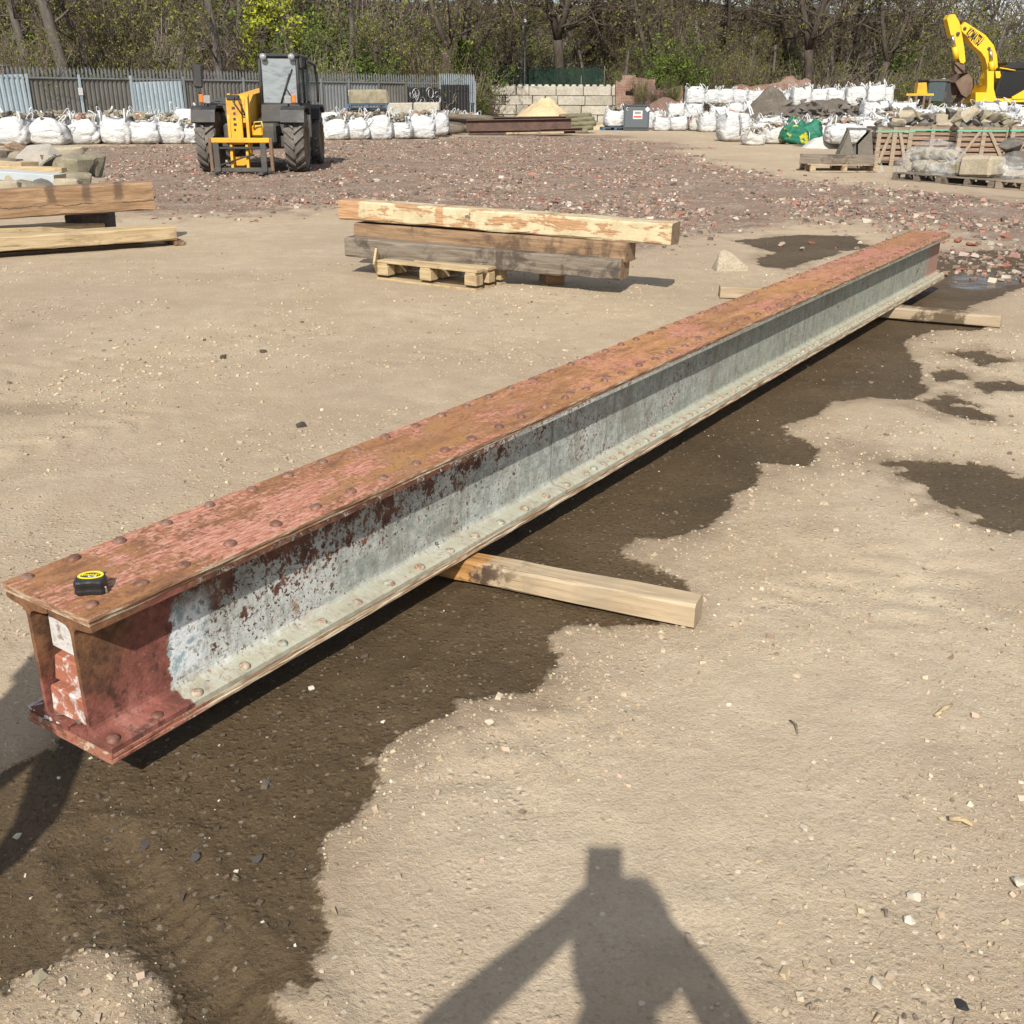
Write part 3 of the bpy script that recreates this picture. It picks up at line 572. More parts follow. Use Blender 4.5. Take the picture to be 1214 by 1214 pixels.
def build_girder():
    z0, z1 = BZ, BZ+BH; hw = BW/2
    ys = [i*BL/150 for i in range(151)]
    for nm, w_, a, b_, m_, y0, y1 in (('top_plate', hw, z1-.012, z1, MTOP, 0, 0), ('top_plate', hw-.004, z1-.0235, z1-.0125, MTOP, .004, .02), ('bottom_plate', hw, z0, z0+.0115, MBOT, 0, 0), ('bottom_plate', hw-.003, z0+.012, z0+.0235, MBOT, .003, .0)):
        yy = [y0+(BL-y0-y1)*i/150 for i in range(151)]
        o = extrude(plate_poly(w_, a-BZ, b_-BZ), yy, .0011, int(a*1e4)).build(nm, m_, GIRDER); o.location.z = BZ
    for xc in (-.0805, .0805):
        o = extrude(ijoist(xc, .0765, .024, BH-.024), [.006+(BL-.012)*i/60 for i in range(61)], .0004, 5).build('joist', MWEB, GIRDER); o.location.z = BZ
        for p in o.data.polygons: p.use_smooth = False
    # splice plate on the right-hand web
    b = MB(); b.box((.0868, 2.0+.60, .185), (.0034, 1.2, .26), ch=.001); o = b.build('splice_plate', MWEB, GIRDER); o.location.z = BZ
    dome = MB(); dome.rev([(.0185, -.001), (.0182, .003), (.0152, .0082), (.0092, .0118), (.0035, .0131), (.0001, .0134)], 12); dm = dome.mesh('rivet', MRIV); dm2 = dome.mesh('rivet', MRIV2)
    sunk = MB(); sunk.rev([(.021, -.001), (.019, .0025), (.010, .0035), (.0001, .004)], 10); dm3 = sunk.mesh('rivet', MRIV)
    def rivet(x, y, z, me, s=1.): put('rivet', me, GIRDER, (x+random.uniform(-.003, .003), y+random.uniform(-.006, .006), z), (0, 0, random.uniform(0, 6)), (s*random.uniform(.82, 1.02), s*random.uniform(.82, 1.02), s*random.uniform(.6, 1.05)))
    tops = [.05, .176, .295]; y = .442
    while y < BL-.04: tops.append(y); y += .1465
    for i, y in enumerate(tops):
        rivet(.110, y, BZ+BH-.0005, dm); rivet(-.132, y, BZ+BH-.0005, dm)
        if 2.0 < y < 3.4 and i % 2 == 0: rivet(.085, y+.07, BZ+BH-.0005, dm3)
        rivet(.134, y-.025, BZ+.0405, dm2 if y > .25 else dm)
        if y > 2.1: rivet(.134, y+.05, BZ+.0405, dm2, .92)
    # brickwork and mortar packed between the webs
    mb = m_simple('old_red_brick', (.36, .12, .065), (.45, .20, .11), 14, .9, bump=.6, bd=.004)
    nb = N('limed_brick'); O = nb.obj(True); f_ = nb.noise(O, 22, 6, .7); mlime = nb.done(nb.mix(nb.ramp(f_, [(.50, 0), (.60, 1)]), (.30, .105, .06), (.52, .49, .46)), .9, 0, nb.bump(f_, .6, .006))
    wh = m_simple('lime_white', (.44, .41, .385), (.56, .55, .53), 14, .9, bump=.6, bd=.004); mo = m_simple('dark_mortar', (.10, .085, .075), (.21, .18, .15), 20, .95, bump=.7, bd=.006)
    nb = N('flaking_limewash'); O = nb.obj(True); f_ = nb.noise(O, 30, 7, .75); wh2 = nb.done(nb.mix(nb.ramp(f_, [(.40, 0), (.47, 1)]), (.22, .17, .14), nb.mix(nb.noise(O, 60, 4, .6), (.40, .37, .345), (.56, .55, .53))), .9, 0, nb.bump(f_, .8, .006))
    b = MB(); b.box((0, .40, .17), (.135, .64, .30), jit=.004); o = b.build('mortar_core', mo, GIRDER); o.location.z = BZ
    for k, (zc, hh, m_, dx) in enumerate(((.252, .086, wh2, 0), (.166, .066, mlime, .004), (.088, .070, mlime, -.003))):
        b = MB(); b.box((dx, .080-.014*k, zc), (.132, .07, hh), ch=.0035, jit=.006); o = b.build('brick', m_, GIRDER); o.location.z = BZ
        o['label'] = ['limewashed top brick', 'middle red brick with white patches', 'lowest red brick with white patches'][k]
    r = random.Random(4)
    for k in range(7):
        me = stone_mesh('mortar_lump', 60+k, wh if k % 2 else mo, (1, 1, 1), 14, .4)
        put('mortar_lump', me, GIRDER, (-.04+.016*k+r.uniform(-.01, .01), .035+r.uniform(-.015, .02), BZ+.052+r.uniform(-.004, .008)), (r.random(), r.random(), r.random()), (r.uniform(.02, .04), .03, .022))
    for k in range(6):
        me = stone_mesh('mortar_lump', 80+k, wh, (1, 1, 1), 14, .6)
        put('mortar_lump', me, GIRDER, (-.152+.021*k, .020, BZ+.032), (0, 0, r.random()*.3), (.036, .036, .022))
build_girder()
def on_girder(x, y, z=BH): return GIRDER_M @ Vector((x, y, BZ+z))
GIRDER_M = Matrix.Translation(GIRDER.location) @ Matrix.Rotation(-rad(33.62), 4, 'Z')

# ---------------------------------------------------------------- tape measure on the girder
def build_tape():
    p = on_girder(.050, .090); t = thing('tape_measure', 'black and yellow tape measure lying on the near end of the girder', 'tape measure', p, rad(7), None, None, .84)
    blk = m_simple('black_rubber', (.010, .010, .011), (.016, .016, .017), 30, .45, bump=.15, bd=.001); yel = m_paint('tape_yellow', (.75, .62, .02), .35, amt=0.); ste = m_simple('tape_steel', (.5, .5, .5), (.6, .6, .6), 20, .3, .9)
    lab = m_simple('tape_label_black', (.02, .02, .022), (.03, .03, .03), 20, .35, bump=.05, bd=.0005); whi = m_paint('tape_white', (.8, .8, .8), .5, amt=0)
    def outline(k):   # D shaped case: rounded at the far side, waisted at the near side
        pts = []
        for i in range(28):
            a = math.pi*i/27; pts.append((.040*k*math.cos(a), .004+.032*k*math.sin(a)))
        for x, y in ((-.040, -.012), (-.038, -.024), (-.031, -.031), (-.020, -.0325), (-.006, -.029), (.008, -.0285), (.022, -.031), (.033, -.0325), (.039, -.027), (.040, -.012)): pts.append((x*k, y*k))
        return pts
    layers = [(.93, 0), (1., .004), (1., .011), (.965, .0155), (.965, .021), (1., .0265), (1., .035), (.94, .0395), (.86, .041)]
    n_ = len(outline(1)); vs = [(x, y, z) for k, z in layers for x, y in outline(k)]
    fs = [[l*n_+i, l*n_+(i+1) % n_, (l+1)*n_+(i+1) % n_, (l+1)*n_+i] for l in range(len(layers)-1) for i in range(n_)]+[list(range(n_))[::-1], list(range((len(layers)-1)*n_, len(layers)*n_))]
    MB().add(vs, fs, 0).build('case', blk, t)
    def ringpts(a, b): return [(a*math.cos(2*math.pi*i/32), .005+b*math.sin(2*math.pi*i/32)*(1. if math.sin(2*math.pi*i/32) > 0 else .62)) for i in range(32)]
    o_, i_ = ringpts(.0335, .0285), ringpts(.0265, .0205); z = .0412
    vs = [(*p_, z) for p_ in o_]+[(*p_, z+.0016) for p_ in o_]+[(*p_, z+.0016) for p_ in i_]+[(*p_, z) for p_ in i_]
    fs = [[l*32+i, l*32+(i+1) % 32, (l+1)*32+(i+1) % 32, (l+1)*32+i] for l in range(3) for i in range(32)]
    MB().add(vs, fs).build('yellow_ring', yel, t)
    MB().prism(i_, .0411, .0420, 'XY').build('badge', lab, t)
    put('lettering', text_mesh('STANLEY', .0115, 'lettering', yel, .0005, .02), t, (0, .010, .0426))
    put('lettering', text_mesh('8m / 26\'', .0068, 'lettering', whi), t, (.006, .0, .0426))
    MB().box((.0425, -.022, .012), (.0055, .004, .018), ch=.001).build('end_hook', ste, t)
    MB().box((.031, .022, .0415), (.009, .006, .004), ch=.001).build('lock_button', lab, t)
build_tape()

# ================================================================== TIMBERS
W_PALE = m_wood('fresh_pine', (.40, .305, .17), (.25, .165, .08), (.48, .39, .24), .45, stain=(.26, .18, .10), stain_amt=.3)
W_DUST = m_wood('dusty_timber', (.36, .275, .17), (.23, .16, .09), (.45, .36, .235), .3, stain=(.12, .085, .05), stain_amt=.3)
W_BROWN = m_wood('brown_oak', (.32, .195, .095), (.14, .075, .035), (.42, .28, .15), .6, stain=(.10, .055, .03), stain_amt=.35)
W_ORANGE = m_wood('sawn_orange_oak', (.225, .14, .075), (.10, .058, .03), (.32, .21, .12), .7, stain=(.085, .05, .028), stain_amt=.42)
W_GREY = m_wood('weathered_grey_oak', (.165, .135, .10), (.075, .058, .042), (.25, .21, .16), .3, stain=(.05, .036, .025), stain_amt=.35)
W_END = m_wood('end_grain', (.26, .17, .095), (.12, .07, .035), (.36, .26, .16), .0, .5)
W_OLD = m_wood('old_pallet_wood', (.27, .21, .15), (.13, .10, .07), (.36, .30, .22), .2)
W_DARK = m_wood('dark_log', (.14, .11, .08), (.06, .045, .03), (.22, .18, .13), .2)
def m_painted_timber():
    n = N('cream_painted_timber'); O = n.obj(True); f = n.noise(n.map(O, (1.5, 5, 5)), 2.4, 8, .72, .3); g = n.noise(n.map(O, (2, 40, 40)), 2, 4, .6)
    wood = n.ramp(g, [(.3, (.20, .10, .045)), (.6, (.42, .25, .13))]); pnt = n.ramp(n.noise(O, 9, 5, .7), [(.35, (.38, .315, .185)), (.6, (.48, .415, .265))])
    x = n.xyz(n.obj()); c = n.mix(n.math('MAXIMUM', n.step(f, .505, .545), n.math('MAXIMUM', n.step(n.math('ADD', x[0], n.math('MULTIPLY_ADD', f, .3, -.15)), -1.32, -1.34), n.step(n.math('ABSOLUTE', n.math('ADD', x[0], .52)), .045, .03))), pnt, wood)
    c = n.mix(n.step(n.noise(O, 6, 6, .7), .66, .70), c, (.13, .10, .08))
    return n.done(c, .7, 0, n.bump(n.math('ADD', g, n.step(f, .54, .58)), .5, .005))
W_CREAM = m_painted_timber()
def timber_mesh(name, L, w_, h, mat, seed, jit=.004, ch=.008, endmat=None, warp=.0):
    """squared timber along local X with worn, uneven arrises"""
    r = random.Random(seed); n = max(6, int(L/.18)); prof = [(-1, -1, 1, 0), (-1, -1, 0, 1), (-1, 1, 0, -1), (-1, 1, 1, 0), (1, 1, -1, 0), (1, 1, 0, -1), (1, -1, 0, 1), (1, -1, -1, 0)]; vs = []
    ph = r.uniform(0, 6)
    for k in range(n+1):
        x = -L/2+L*k/n; by = warp*math.sin(ph+x*1.7/L*2); bz = warp*.6*math.sin(ph*2+x*2.3/L*2)
        ex = r.uniform(-jit, jit)*1.5 if k in (0, n) else 0
        for (sy, sz, dy, dz) in prof:
            c_ = ch*r.uniform(.5, 1.9)
            vs.append((x+ex, sy*w_/2+dy*c_+by+r.uniform(-jit, jit)*.6, sz*h/2+dz*c_+bz+r.uniform(-jit, jit)*.6))
    fs = [[k*8+i, k*8+(i+1) % 8, (k+1)*8+(i+1) % 8, (k+1)*8+i] for k in range(n) for i in range(8)]
    b = MB(); b.add(vs, fs); b.f += [list(range(8)), list(range(n*8, n*8+8))[::-1]]; e = 1 if endmat else 0; b.m += [e, e]; b.sm += [False, False]
    return b.mesh(name, [mat, endmat] if endmat else [mat])
def between(name, a, b, w_, h, mat, seed, label, cat='timber', group=None, endmat=None, jit=.004, ch=.008, roll=0., warp=0.):
    """timber whose axis runs from a to b (centre line)"""
    a, b = Vector(a), Vector(b); d = b-a; me = timber_mesh(name, d.length, w_, h, mat, seed, jit, ch, endmat, warp)
    o = put(name, me); q = d.to_track_quat('X', 'Z'); o.rotation_mode = 'QUATERNION'; o.rotation_quaternion = q @ Euler((roll, 0, 0)).to_quaternion(); o.location = (a+b)/2
    return tag(o, label, cat, group) if label else o

# bearers under the girder
nA, nB = G(553, 668, .055), G(826, 722, .055); nd = (nB-nA).normalized()
def m_wetend():
    n = N('bearer_pine'); O = n.obj(); x = n.xyz(O)[0]; f = n.noise(n.map(O, (1.2, 16, 16)), 2.2, 6, .65, .6); fine = n.noise(n.map(O, (3, 70, 70)), 2, 3, .6)
    c = n.ramp(f, [(.28, (.255, .185, .11)), (.5, (.365, .28, .175)), (.72, (.44, .355, .235))])
    ck = n.noise(n.map(O, (.8, 26, 26)), 1.6, 5, .6, .3); c = n.mix(n.ramp(ck, [(.63, 0), (.66, .75)]), c, (.10, .07, .04)); c = n.mix(n.ramp(n.vor(O, 6), [(.04, .8), (.06, 0)]), c, (.07, .045, .025)); c = n.mix(n.math('MULTIPLY', n.step(n.noise(O, 4, 5, .7), .5, .66), .5), c, (.27, .215, .145))
    wt = n.step(n.math('ADD', x, n.math('MULTIPLY_ADD', n.noise(O, 9, 5, .7), .4, -.2)), .04, -.04); c = n.mix(wt, c, n.ramp(f, [(.3, (.16, .07, .02)), (.6, (.42, .22, .07))]))
    c = n.mix(n.math('MULTIPLY', n.step(n.noise(O, 7, 6, .7), .50, .60), n.step(x, .22, .0)), c, (.06, .035, .02))
    return n.done(c, .75, 0, n.bump(fine, .4, .004))
between('timber_bearer', nA-nd*.62, nB, .088, .080, m_wetend(), 3, 'pale sawn timber bearer under the near half of the girder, end on dry dirt', 'timber', jit=.006, ch=.0075).location.z = .047
fA, fB = G(1062, 372, .03), G(1187, 383, .03); fd = (fB-fA).normalized()
def m_muddy():
    n = N('muddy_timber'); O = n.obj(); x = n.xyz(O)[0]; f = n.noise(n.map(O, (1.2, 14, 14)), 2.2, 6, .65, .5); g = n.noise(O, 5, 6, .7)
    c = n.ramp(f, [(.3, (.22, .165, .105)), (.55, (.33, .26, .175)), (.75, (.41, .33, .23))]); wt = n.math('MULTIPLY', n.step(n.math('MULTIPLY_ADD', g, .9, n.math('ABSOLUTE', n.math('ADD', x, -.30))), .66, .56), .9)
    return n.done(n.mix(wt, c, (.075, .052, .03)), .8, 0, n.bump(n.math('ADD', f, g), .5, .006), .25)
W_MUD = m_muddy()
o = between('timber_bearer', fA-fd*.75, fB, .15, .080, W_MUD, 8, 'flat grey-brown timber bearer half wet under the far end of the girder', 'timber', jit=.004, ch=.008); o.location.z = .046
kA, kB = G(853, 347, .03), G(905, 348, .03)
o = between('timber_bearer', kA, kA+(kB-kA).normalized()*.9, .13, .085, W_MUD, 9, 'short dusty timber end poking out behind the girder', 'timber', jit=.003, ch=.005); o.location.z = .042

# ---------------------------------------------------------------- centre stack
def stack_centre():
    g = 'old roof timbers stacked in the yard'
    def tl(p0, p1, py0, py1, y0, y1, *a, **k): pass
    # each beam: front bottom edge from pixel a at depth ya to pixel b at depth yb
    A = lambda px, py, Y: V(px, py, Y)
    specs = [
     # name label, left (px, mid py, Y), right (px, mid py, Y), width(depth), height
     ('weathered grey squared beam lowest in the centre stack', (408, 293), (735, 321), 9.35, 8.35, .24, .165, W_GREY, 11),
     ('brown sawn beam in the middle of the centre stack', (419, 275), (742, 301), 9.5, 8.4, .24, .16, W_ORANGE, 12),
     ('cream painted peeling beam on top of the centre stack', (401, 249), (796, 278), 9.55, 8.3, .24, .165, W_CREAM, 13)]
    for lab, l, r, yl, yr, w_, h, m_, sd_ in specs:
        a = V(l[0], l[1], yl); b = V(r[0], r[1], yr)
        z = (a.z+b.z)/2; dv = (b-a); perp = Vector((-dv.y, dv.x, 0)).normalized()
        off = perp*(w_/2)
        between('timber_beam', a+off, b+off, w_, h, m_, sd_, lab, 'timber beam', g, W_END, .005, .012, 0, .006)
    for k, (px, py, Y, L, lab) in enumerate(((655, 322, 8.85, .28, 'short dark block under the right of the centre timber stack'), (470, 310, 9.55, .28, 'short dark block under the left of the centre timber stack'))):
        p = V(px, py, Y); b = MB(); b.box((0, 0, .10), (.16, L, .20), ch=.008, jit=.004)
        o = b.build('timber_block', W_BROWN); o.location = (p.x, Y+.12, 0.0); o.rotation_euler.z = .2; tag(o, lab, 'timber block')
stack_centre()
def pallet_mesh_parts(name, label, loc, rz, L=1.2, w_=.8, wood=None, group=None, tilt=(0, 0), blocks=True, h=.14, boards=5, sx=1.):
    t = thing(name, label, 'pallet', loc, rz, group, rot=(tilt[0], tilt[1], rz))
    wood = wood or W_OLD; r = random.Random(sum(map(ord, label)) % 999)
    bw = w_/boards*.78; bm_ = timber_mesh('top_board', L, bw, .02, wood, 5, .002, .002); blk = MB().box((0, 0, 0), (.12, .10, .085), ch=.004).mesh('block', wood)
    sb = timber_mesh('stringer_board', w_, .1, .02, wood, 6, .002, .002); bb = timber_mesh('bottom_board', L, .1, .02, wood, 7, .002, .002)
    for i in range(boards):
        put('top_board', bm_, t, (r.uniform(-.004, .004), -w_/2+bw/2+(w_-bw)*i/(boards-1), h-.01), (0, 0, r.uniform(-.006, .006)))
    for x in (-1, 0, 1):
        put('stringer_board', sb, t, (x*(L/2-.06), 0, h-.0305), (0, 0, math.pi/2))
        for y in (-1, 0, 1): put('block', blk, t, (x*(L/2-.06), y*(w_/2-.05), h-.084), (0, 0, 0))
    for y in (-1, 0, 1): put('bottom_board', bb, t, (0, y*(w_/2-.05), .0105))
    return t
def small_pallet():
    p0, p1 = G(470, 333), G(570, 345); d = (p1-p0); rz = math.atan2(d.y, d.x)
    t = pallet_mesh_parts('pallet', 'small pale new pine pallet in front of the centre timber stack', ((p0+p1)/2+Vector((0.02, .20, 0))), rz, 1.05, .46, W_PALE, h=.17, boards=3)
    b = MB(); b.box((0, 0, 0), (.02, .17, .22), ch=.003, rot=Euler((.1, .25, .35))); o = b.build('end_board', W_PALE, t); o.location = (-.55, -.18, .13); o.rotation_euler = (.75, 0, 0)
small_pallet()

# ---------------------------------------------------------------- left stack
def m_notched():
    n = N('notched_oak'); O = n.obj(); x, y, z = n.xyz(O); f = n.noise(n.map(O, (1.0, 9, 9)), 2.2, 7, .68, .7); fine = n.noise(n.map(O, (3, 60, 60)), 2, 4, .65)
    c = n.ramp(f, [(.28, (.10, .055, .028)), (.46, (.21, .125, .062)), (.6, (.29, .185, .10)), (.75, (.35, .245, .145))]); c = n.mix(n.ramp(fine, [(.32, .6), (.5, 0)]), c, (.10, .055, .028))
    xx = n.math('ADD', x, n.math('MULTIPLY_ADD', n.noise(O, 6, 6, .7), .16, -.08))
    for x0, wd in ((1.02, .045), (.70, .04), (.36, .04), (-.3, .05), (1.55, .03)):
        c = n.mix(n.math('MULTIPLY', n.step(n.math('ABSOLUTE', n.math('SUBTRACT', xx, x0)), wd*1.6, wd*.6), n.math('MULTIPLY', n.step(z, -.06, .03), .8)), c, (.075, .045, .026))
    c = n.mix(n.math('MULTIPLY', n.step(n.math('ABSOLUTE', n.math('ADD', z, n.math('MULTIPLY_ADD', n.noise(n.map(O, (1.4, 1, 1)), 2, 5, .7), .10, -.02))), .007, .002), n.step(n.noise(n.map(O, (1.5, 1, 1)), 1.7, 3, .5), .48, .56)), c, (.04, .025, .014))
    return n.done(c, .8, 0, n.bump(n.math('ADD', f, fine), .6, .008))
def stack_left():
    a, b = V(-160, 252, 10.6), V(183, 233, 11.5); n_ = Vector((-(b-a).y, (b-a).x, 0)).normalized()
    between('timber_beam', a+n_*.14, b+n_*.14, .29, .285, m_notched(), 31, 'thick brown oak beam with dark notches raised on a block at left', 'timber beam', None, W_BROWN, .006, .014, 0, .008)
    # pale planks, side by side on the ground
    for k, (pa, pb, off) in enumerate((((-190, 302), (209, 279), 0.), ((-190, 287), (165, 266), 0.), ((-190, 280), (120, 264), 0.))):
        pass
    pA, pB = G(-190, 319), G(211, 291); d = (pB-pA).normalized(); n_ = Vector((-d.y, d.x, 0))
    labs = ['pale squared pine plank with a dark knot, nearest in the left pile', 'pale sawn plank in the middle of the left ground pile', 'pale sawn plank third from the front of the left ground pile', 'greyish plank furthest back in the left ground pile']
    for k in range(4):
        off = .16+.385*k; top = (.195, .095, .19, .12)[k]; hh = (.14, .045, .13, .06)[k]
        s = pA+n_*off+Vector((0, 0, top-hh/2)); e = pB-d*(0, .20, .55, .35)[k]+n_*off+Vector((0, 0, top-hh/2))
        between('timber_plank', s, e, .34 if k else .32, hh, (W_PALE, W_DUST, W_PALE, W_DUST)[k], 41+k, labs[k], 'timber plank', 'pale planks on the ground at left', W_PALE, .005, .012)
    for k in range(2):
        q = pA+d*(1.0+2.1*k)+n_*.65; b_ = MB().box((0, 0, .024), (.10, 1.3, .046), ch=.004); o = b_.build('timber_block', W_BROWN); o.location = q; o.rotation_euler.z = math.atan2(d.y, d.x)
        tag(o, 'dark bearer under the pale planks, '+('left one, mostly out of frame' if k == 0 else 'right one in their shadow'), 'timber block')
    p = V(102, 258, 11.6); b_ = MB(); b_.box((0, 0, 0), (.46, .30, .28), ch=.012, jit=.008); o = b_.build('stone_block', m_simple('sooty_block', (.045, .04, .038), (.13, .10, .085), 8, .9, bump=.7, bd=.01))
    o.location = (p.x, 11.72, .14); o.rotation_euler.z = .12; tag(o, 'dark sooty block holding up the thick oak beam at left', 'stone block')
stack_left()

# ---------------------------------------------------------------- stones
M_STONE = m_simple('sandstone', (.31, .26, .18), (.42, .365, .27), 5, .92, bump=.7, bd=.012)
M_STONE2 = m_simple('mossy_stone', (.17, .15, .09), (.33, .285, .21), 4, .92, bump=.7, bd=.015)
M_DSTONE = m_simple('dark_grit_stone', (.10, .088, .075), (.20, .18, .15), 4, .92, bump=.8, bd=.015)
M_GSTONE = m_simple('pale_concrete', (.28, .255, .21), (.38, .35, .30), 3, .92, bump=.5, bd=.01)
STO = [stone_mesh('stone', 100+i, m_, (1, 1, 1), 20, .55) for i, m_ in enumerate([M_STONE, M_STONE2, M_DSTONE, M_DSTONE, M_STONE, M_GSTONE, M_DSTONE, M_STONE2])]
NUMB = {}
def nth(lab):
    NUMB[lab] = NUMB.get(lab, -1)+1; return lab.format(o=ORD[NUMB[lab]])
STA = [stone_mesh('stone', 150+i, m_, (1, .9, .8), 10, .8) for i, m_ in enumerate([M_STONE, M_STONE2, M_DSTONE, M_DSTONE, M_STONE, M_GSTONE, M_DSTONE, M_STONE2])]
def stone_thing(name, label, cat, p, s, rz=0., i=0, rot=None, group=None, me=None):
    o = put(name, me or STO[i], None, p, rot or (random.uniform(-.2, .2), random.uniform(-.2, .2), rz), s); return tag(o, label, cat, group)
def loose_stones():
    b = bmesh.new()
    for v in [(-.17, -.1, 0), (.24, -.11, 0), (.26, .08, 0), (-.16, .12, 0), (-.14, -.09, .08), (-.10, -.03, .23), (-.05, .03, .25), (.02, -.05, .21), (.07, -.08, .12), (.06, .08, .16), (.23, -.09, .05), (.25, .05, .05), (.15, -.10, .075)]: b.verts.new(v)
    bmesh.ops.convex_hull(b, input=b.verts); bmesh.ops.bevel(b, geom=list(b.edges), offset=.012, segments=1, affect='EDGES'); me = bpy.data.meshes.new('sandstone_lump'); b.to_mesh(me); b.free(); me.materials.append(M_STONE)
    p = G(862, 319); tag(put('sandstone_lump', me, None, (p.x, p.y, gz1(p.x, p.y)-.01), (0, 0, .1), .82), 'pale pointed sandstone lump on the dirt beyond the girder', 'stone')
    sp_ = [((369, 816), .022, 'small white round pebble on the wet mud below the girder', (.6, .56, .48)), ((580, 860), .030, 'flat pale pebble on dry dirt just below the wet edge', (.50, .43, .33)),
           ((454, 855), .016, 'tiny white pebble near the tip of the wet edge', (.62, .58, .5)), ((500, 913), .026, 'buff pebble on dry dirt right of the mud', (.46, .38, .28)),
           ((230, 1018), .034, 'dark round stone in the wet mud at lower left', (.06, .055, .05)), ((172, 998), .030, 'dark muddy stone left of the other one in the wet mud', (.07, .055, .045)),
           ((306, 1018), .026, 'dark stone in the wet mud nearest its dry right edge', (.07, .06, .052)), ((953, 985), .026, 'pale pebble in the middle of the dry right foreground', (.50, .43, .32)),
           ((1078, 1095), .030, 'white pebble near the lower right of the dry dirt', (.60, .55, .46)), ((1084, 1066), .034, 'oblong pale pebble just above the white one at lower right', (.52, .46, .36)),
           ((265, 425), .055, 'dark clod lying on the dry dirt at left, nearer the planks', (.055, .042, .032)), ((357, 507), .055, 'dark clod on the dry dirt close above the girder', (.05, .038, .03)),
           ((312, 418), .05, 'flat dark clod beside a damp streak on the dry dirt', (.07, .052, .04)), ((1038, 1170), .032, 'greyish pebble at the bottom of the dry right foreground', (.45, .39, .30)),
           ((243, 405), .03, 'small dark clod furthest up on the dry dirt at left', (.06, .05, .04)), ((1139, 1194), .03, 'small black shiny chip at the lower right', (.02, .02, .022)), ((1208, 1052), .04, 'pale pebble at the right edge of the dry dirt', (.5, .45, .35))]
    for k, (q, s, lab, c) in enumerate(sp_):
        m_ = m_simple('pebble_%s' % 'abcdefghijklmnopqr'[k], tuple(x*.85 for x in c), c, 60, .85, bump=.3, bd=.002); me = stone_mesh('pebble', 300+k, m_, (1, .8, .55), 16, .15 if c[0] > .2 else .5)
        p = G(*q); stone_thing('dirt_clod' if 'clod' in lab else 'pebble', lab, 'clod' if 'clod' in lab else 'pebble', (p.x, p.y, gz1(p.x, p.y)+s*.16), s, random.uniform(0, 6), me=me)
    # sticks and chips of wood
    for k, (q0, q1, r_, lab) in enumerate((((1108, 854), (1128, 840), .006, 'short bent pale twig near the damp patch at right'), ((936, 858), (945, 874), .004, 'thin dark curved twig on the dry dirt'), ((1124, 976), (1152, 985), .010, 'split pale wood chip on the dry dirt at right'), ((1044, 1206), (1034, 1216), .004, 'thin straw lying at the bottom edge'), ((1045, 1082), (1050, 1090), .004, 'tiny curled twig beside the oblong pebble'), ((955, 1196), (961, 1200), .004, 'dark twig scrap at the bottom right'))):
        a, b_ = G(*q0), G(*q1); m0 = (a+b_)/2+Vector((.006, .006, 0)); z = gz1(m0.x, m0.y)+r_*.9
        MBx = MB().tube([(a.x, a.y, z), (m0.x, m0.y, z+.004), (b_.x, b_.y, z)], [r_*.8, r_, r_*.5], 6, 0, True, True, .6); o = MBx.build('wood_chip' if 'chip' in lab else 'twig', W_PALE if 'pale' in lab or 'straw' in lab else W_DARK); tag(o, lab, 'wood chip' if 'chip' in lab else 'twig')
    # whole brick fragments that can be told apart
    mbk = [m_simple('broken_brick_red', (.30, .105, .062), (.22, .09, .06), 9, .92, bump=.6, bd=.006), m_simple('broken_brick_pale', (.33, .20, .14), (.40, .32, .25), 9, .92, bump=.6, bd=.006), m_simple('mortar_piece', (.36, .31, .25), (.44, .39, .32), 9, .92, bump=.6, bd=.006)]
    fr = [((925, 291), .16, 1, 'long pale brick shard on the dark patch beyond the stone'), ((952, 296), .13, 2, 'mortar fragment right of the pale brick shard'), ((963, 289), .12, 0, 'red brick bit at the right of the dark patch'), ((1137, 320), .13, 0, 'bright red brick shard standing in the puddle by the girder end'),
          ((1136, 289), .17, 0, 'red brick piece just right of the girder far end'), ((1152, 292), .17, 0, 'second red brick piece right of the girder far end'), ((1165, 285), .14, 2, 'whitish mortar piece among bricks by the girder end'), ((1192, 283), .15, 0, 'red brick piece in the heap at far right of the puddle'),
          ((1204, 288), .14, 2, 'pale mortar lump at the right frame edge beyond the puddle'), ((1205, 324), .12, 2, 'pale stone at the right edge of the puddle'), ((1194, 316), .11, 0, 'small red brick bit before the puddle edge'), ((1173, 291), .15, 2, 'broad mortar slab among red pieces past the puddle'), ((1182, 275), .14, 1, 'pale brick half behind the heap past the puddle'), ((1160, 268), .15, 2, 'white stone behind the girder far end')]
    for k, (q, s, mi, lab) in enumerate(fr):
        p = G(*q); s *= .78; me = stone_mesh('brick_fragment', 400+k, mbk[mi], (1, .62, .45), 12, .8); stone_thing('brick_fragment', lab, 'brick fragment', (p.x, p.y, gz1(p.x, p.y)+s*.13), s, random.uniform(0, 6), me=me)
loose_stones()

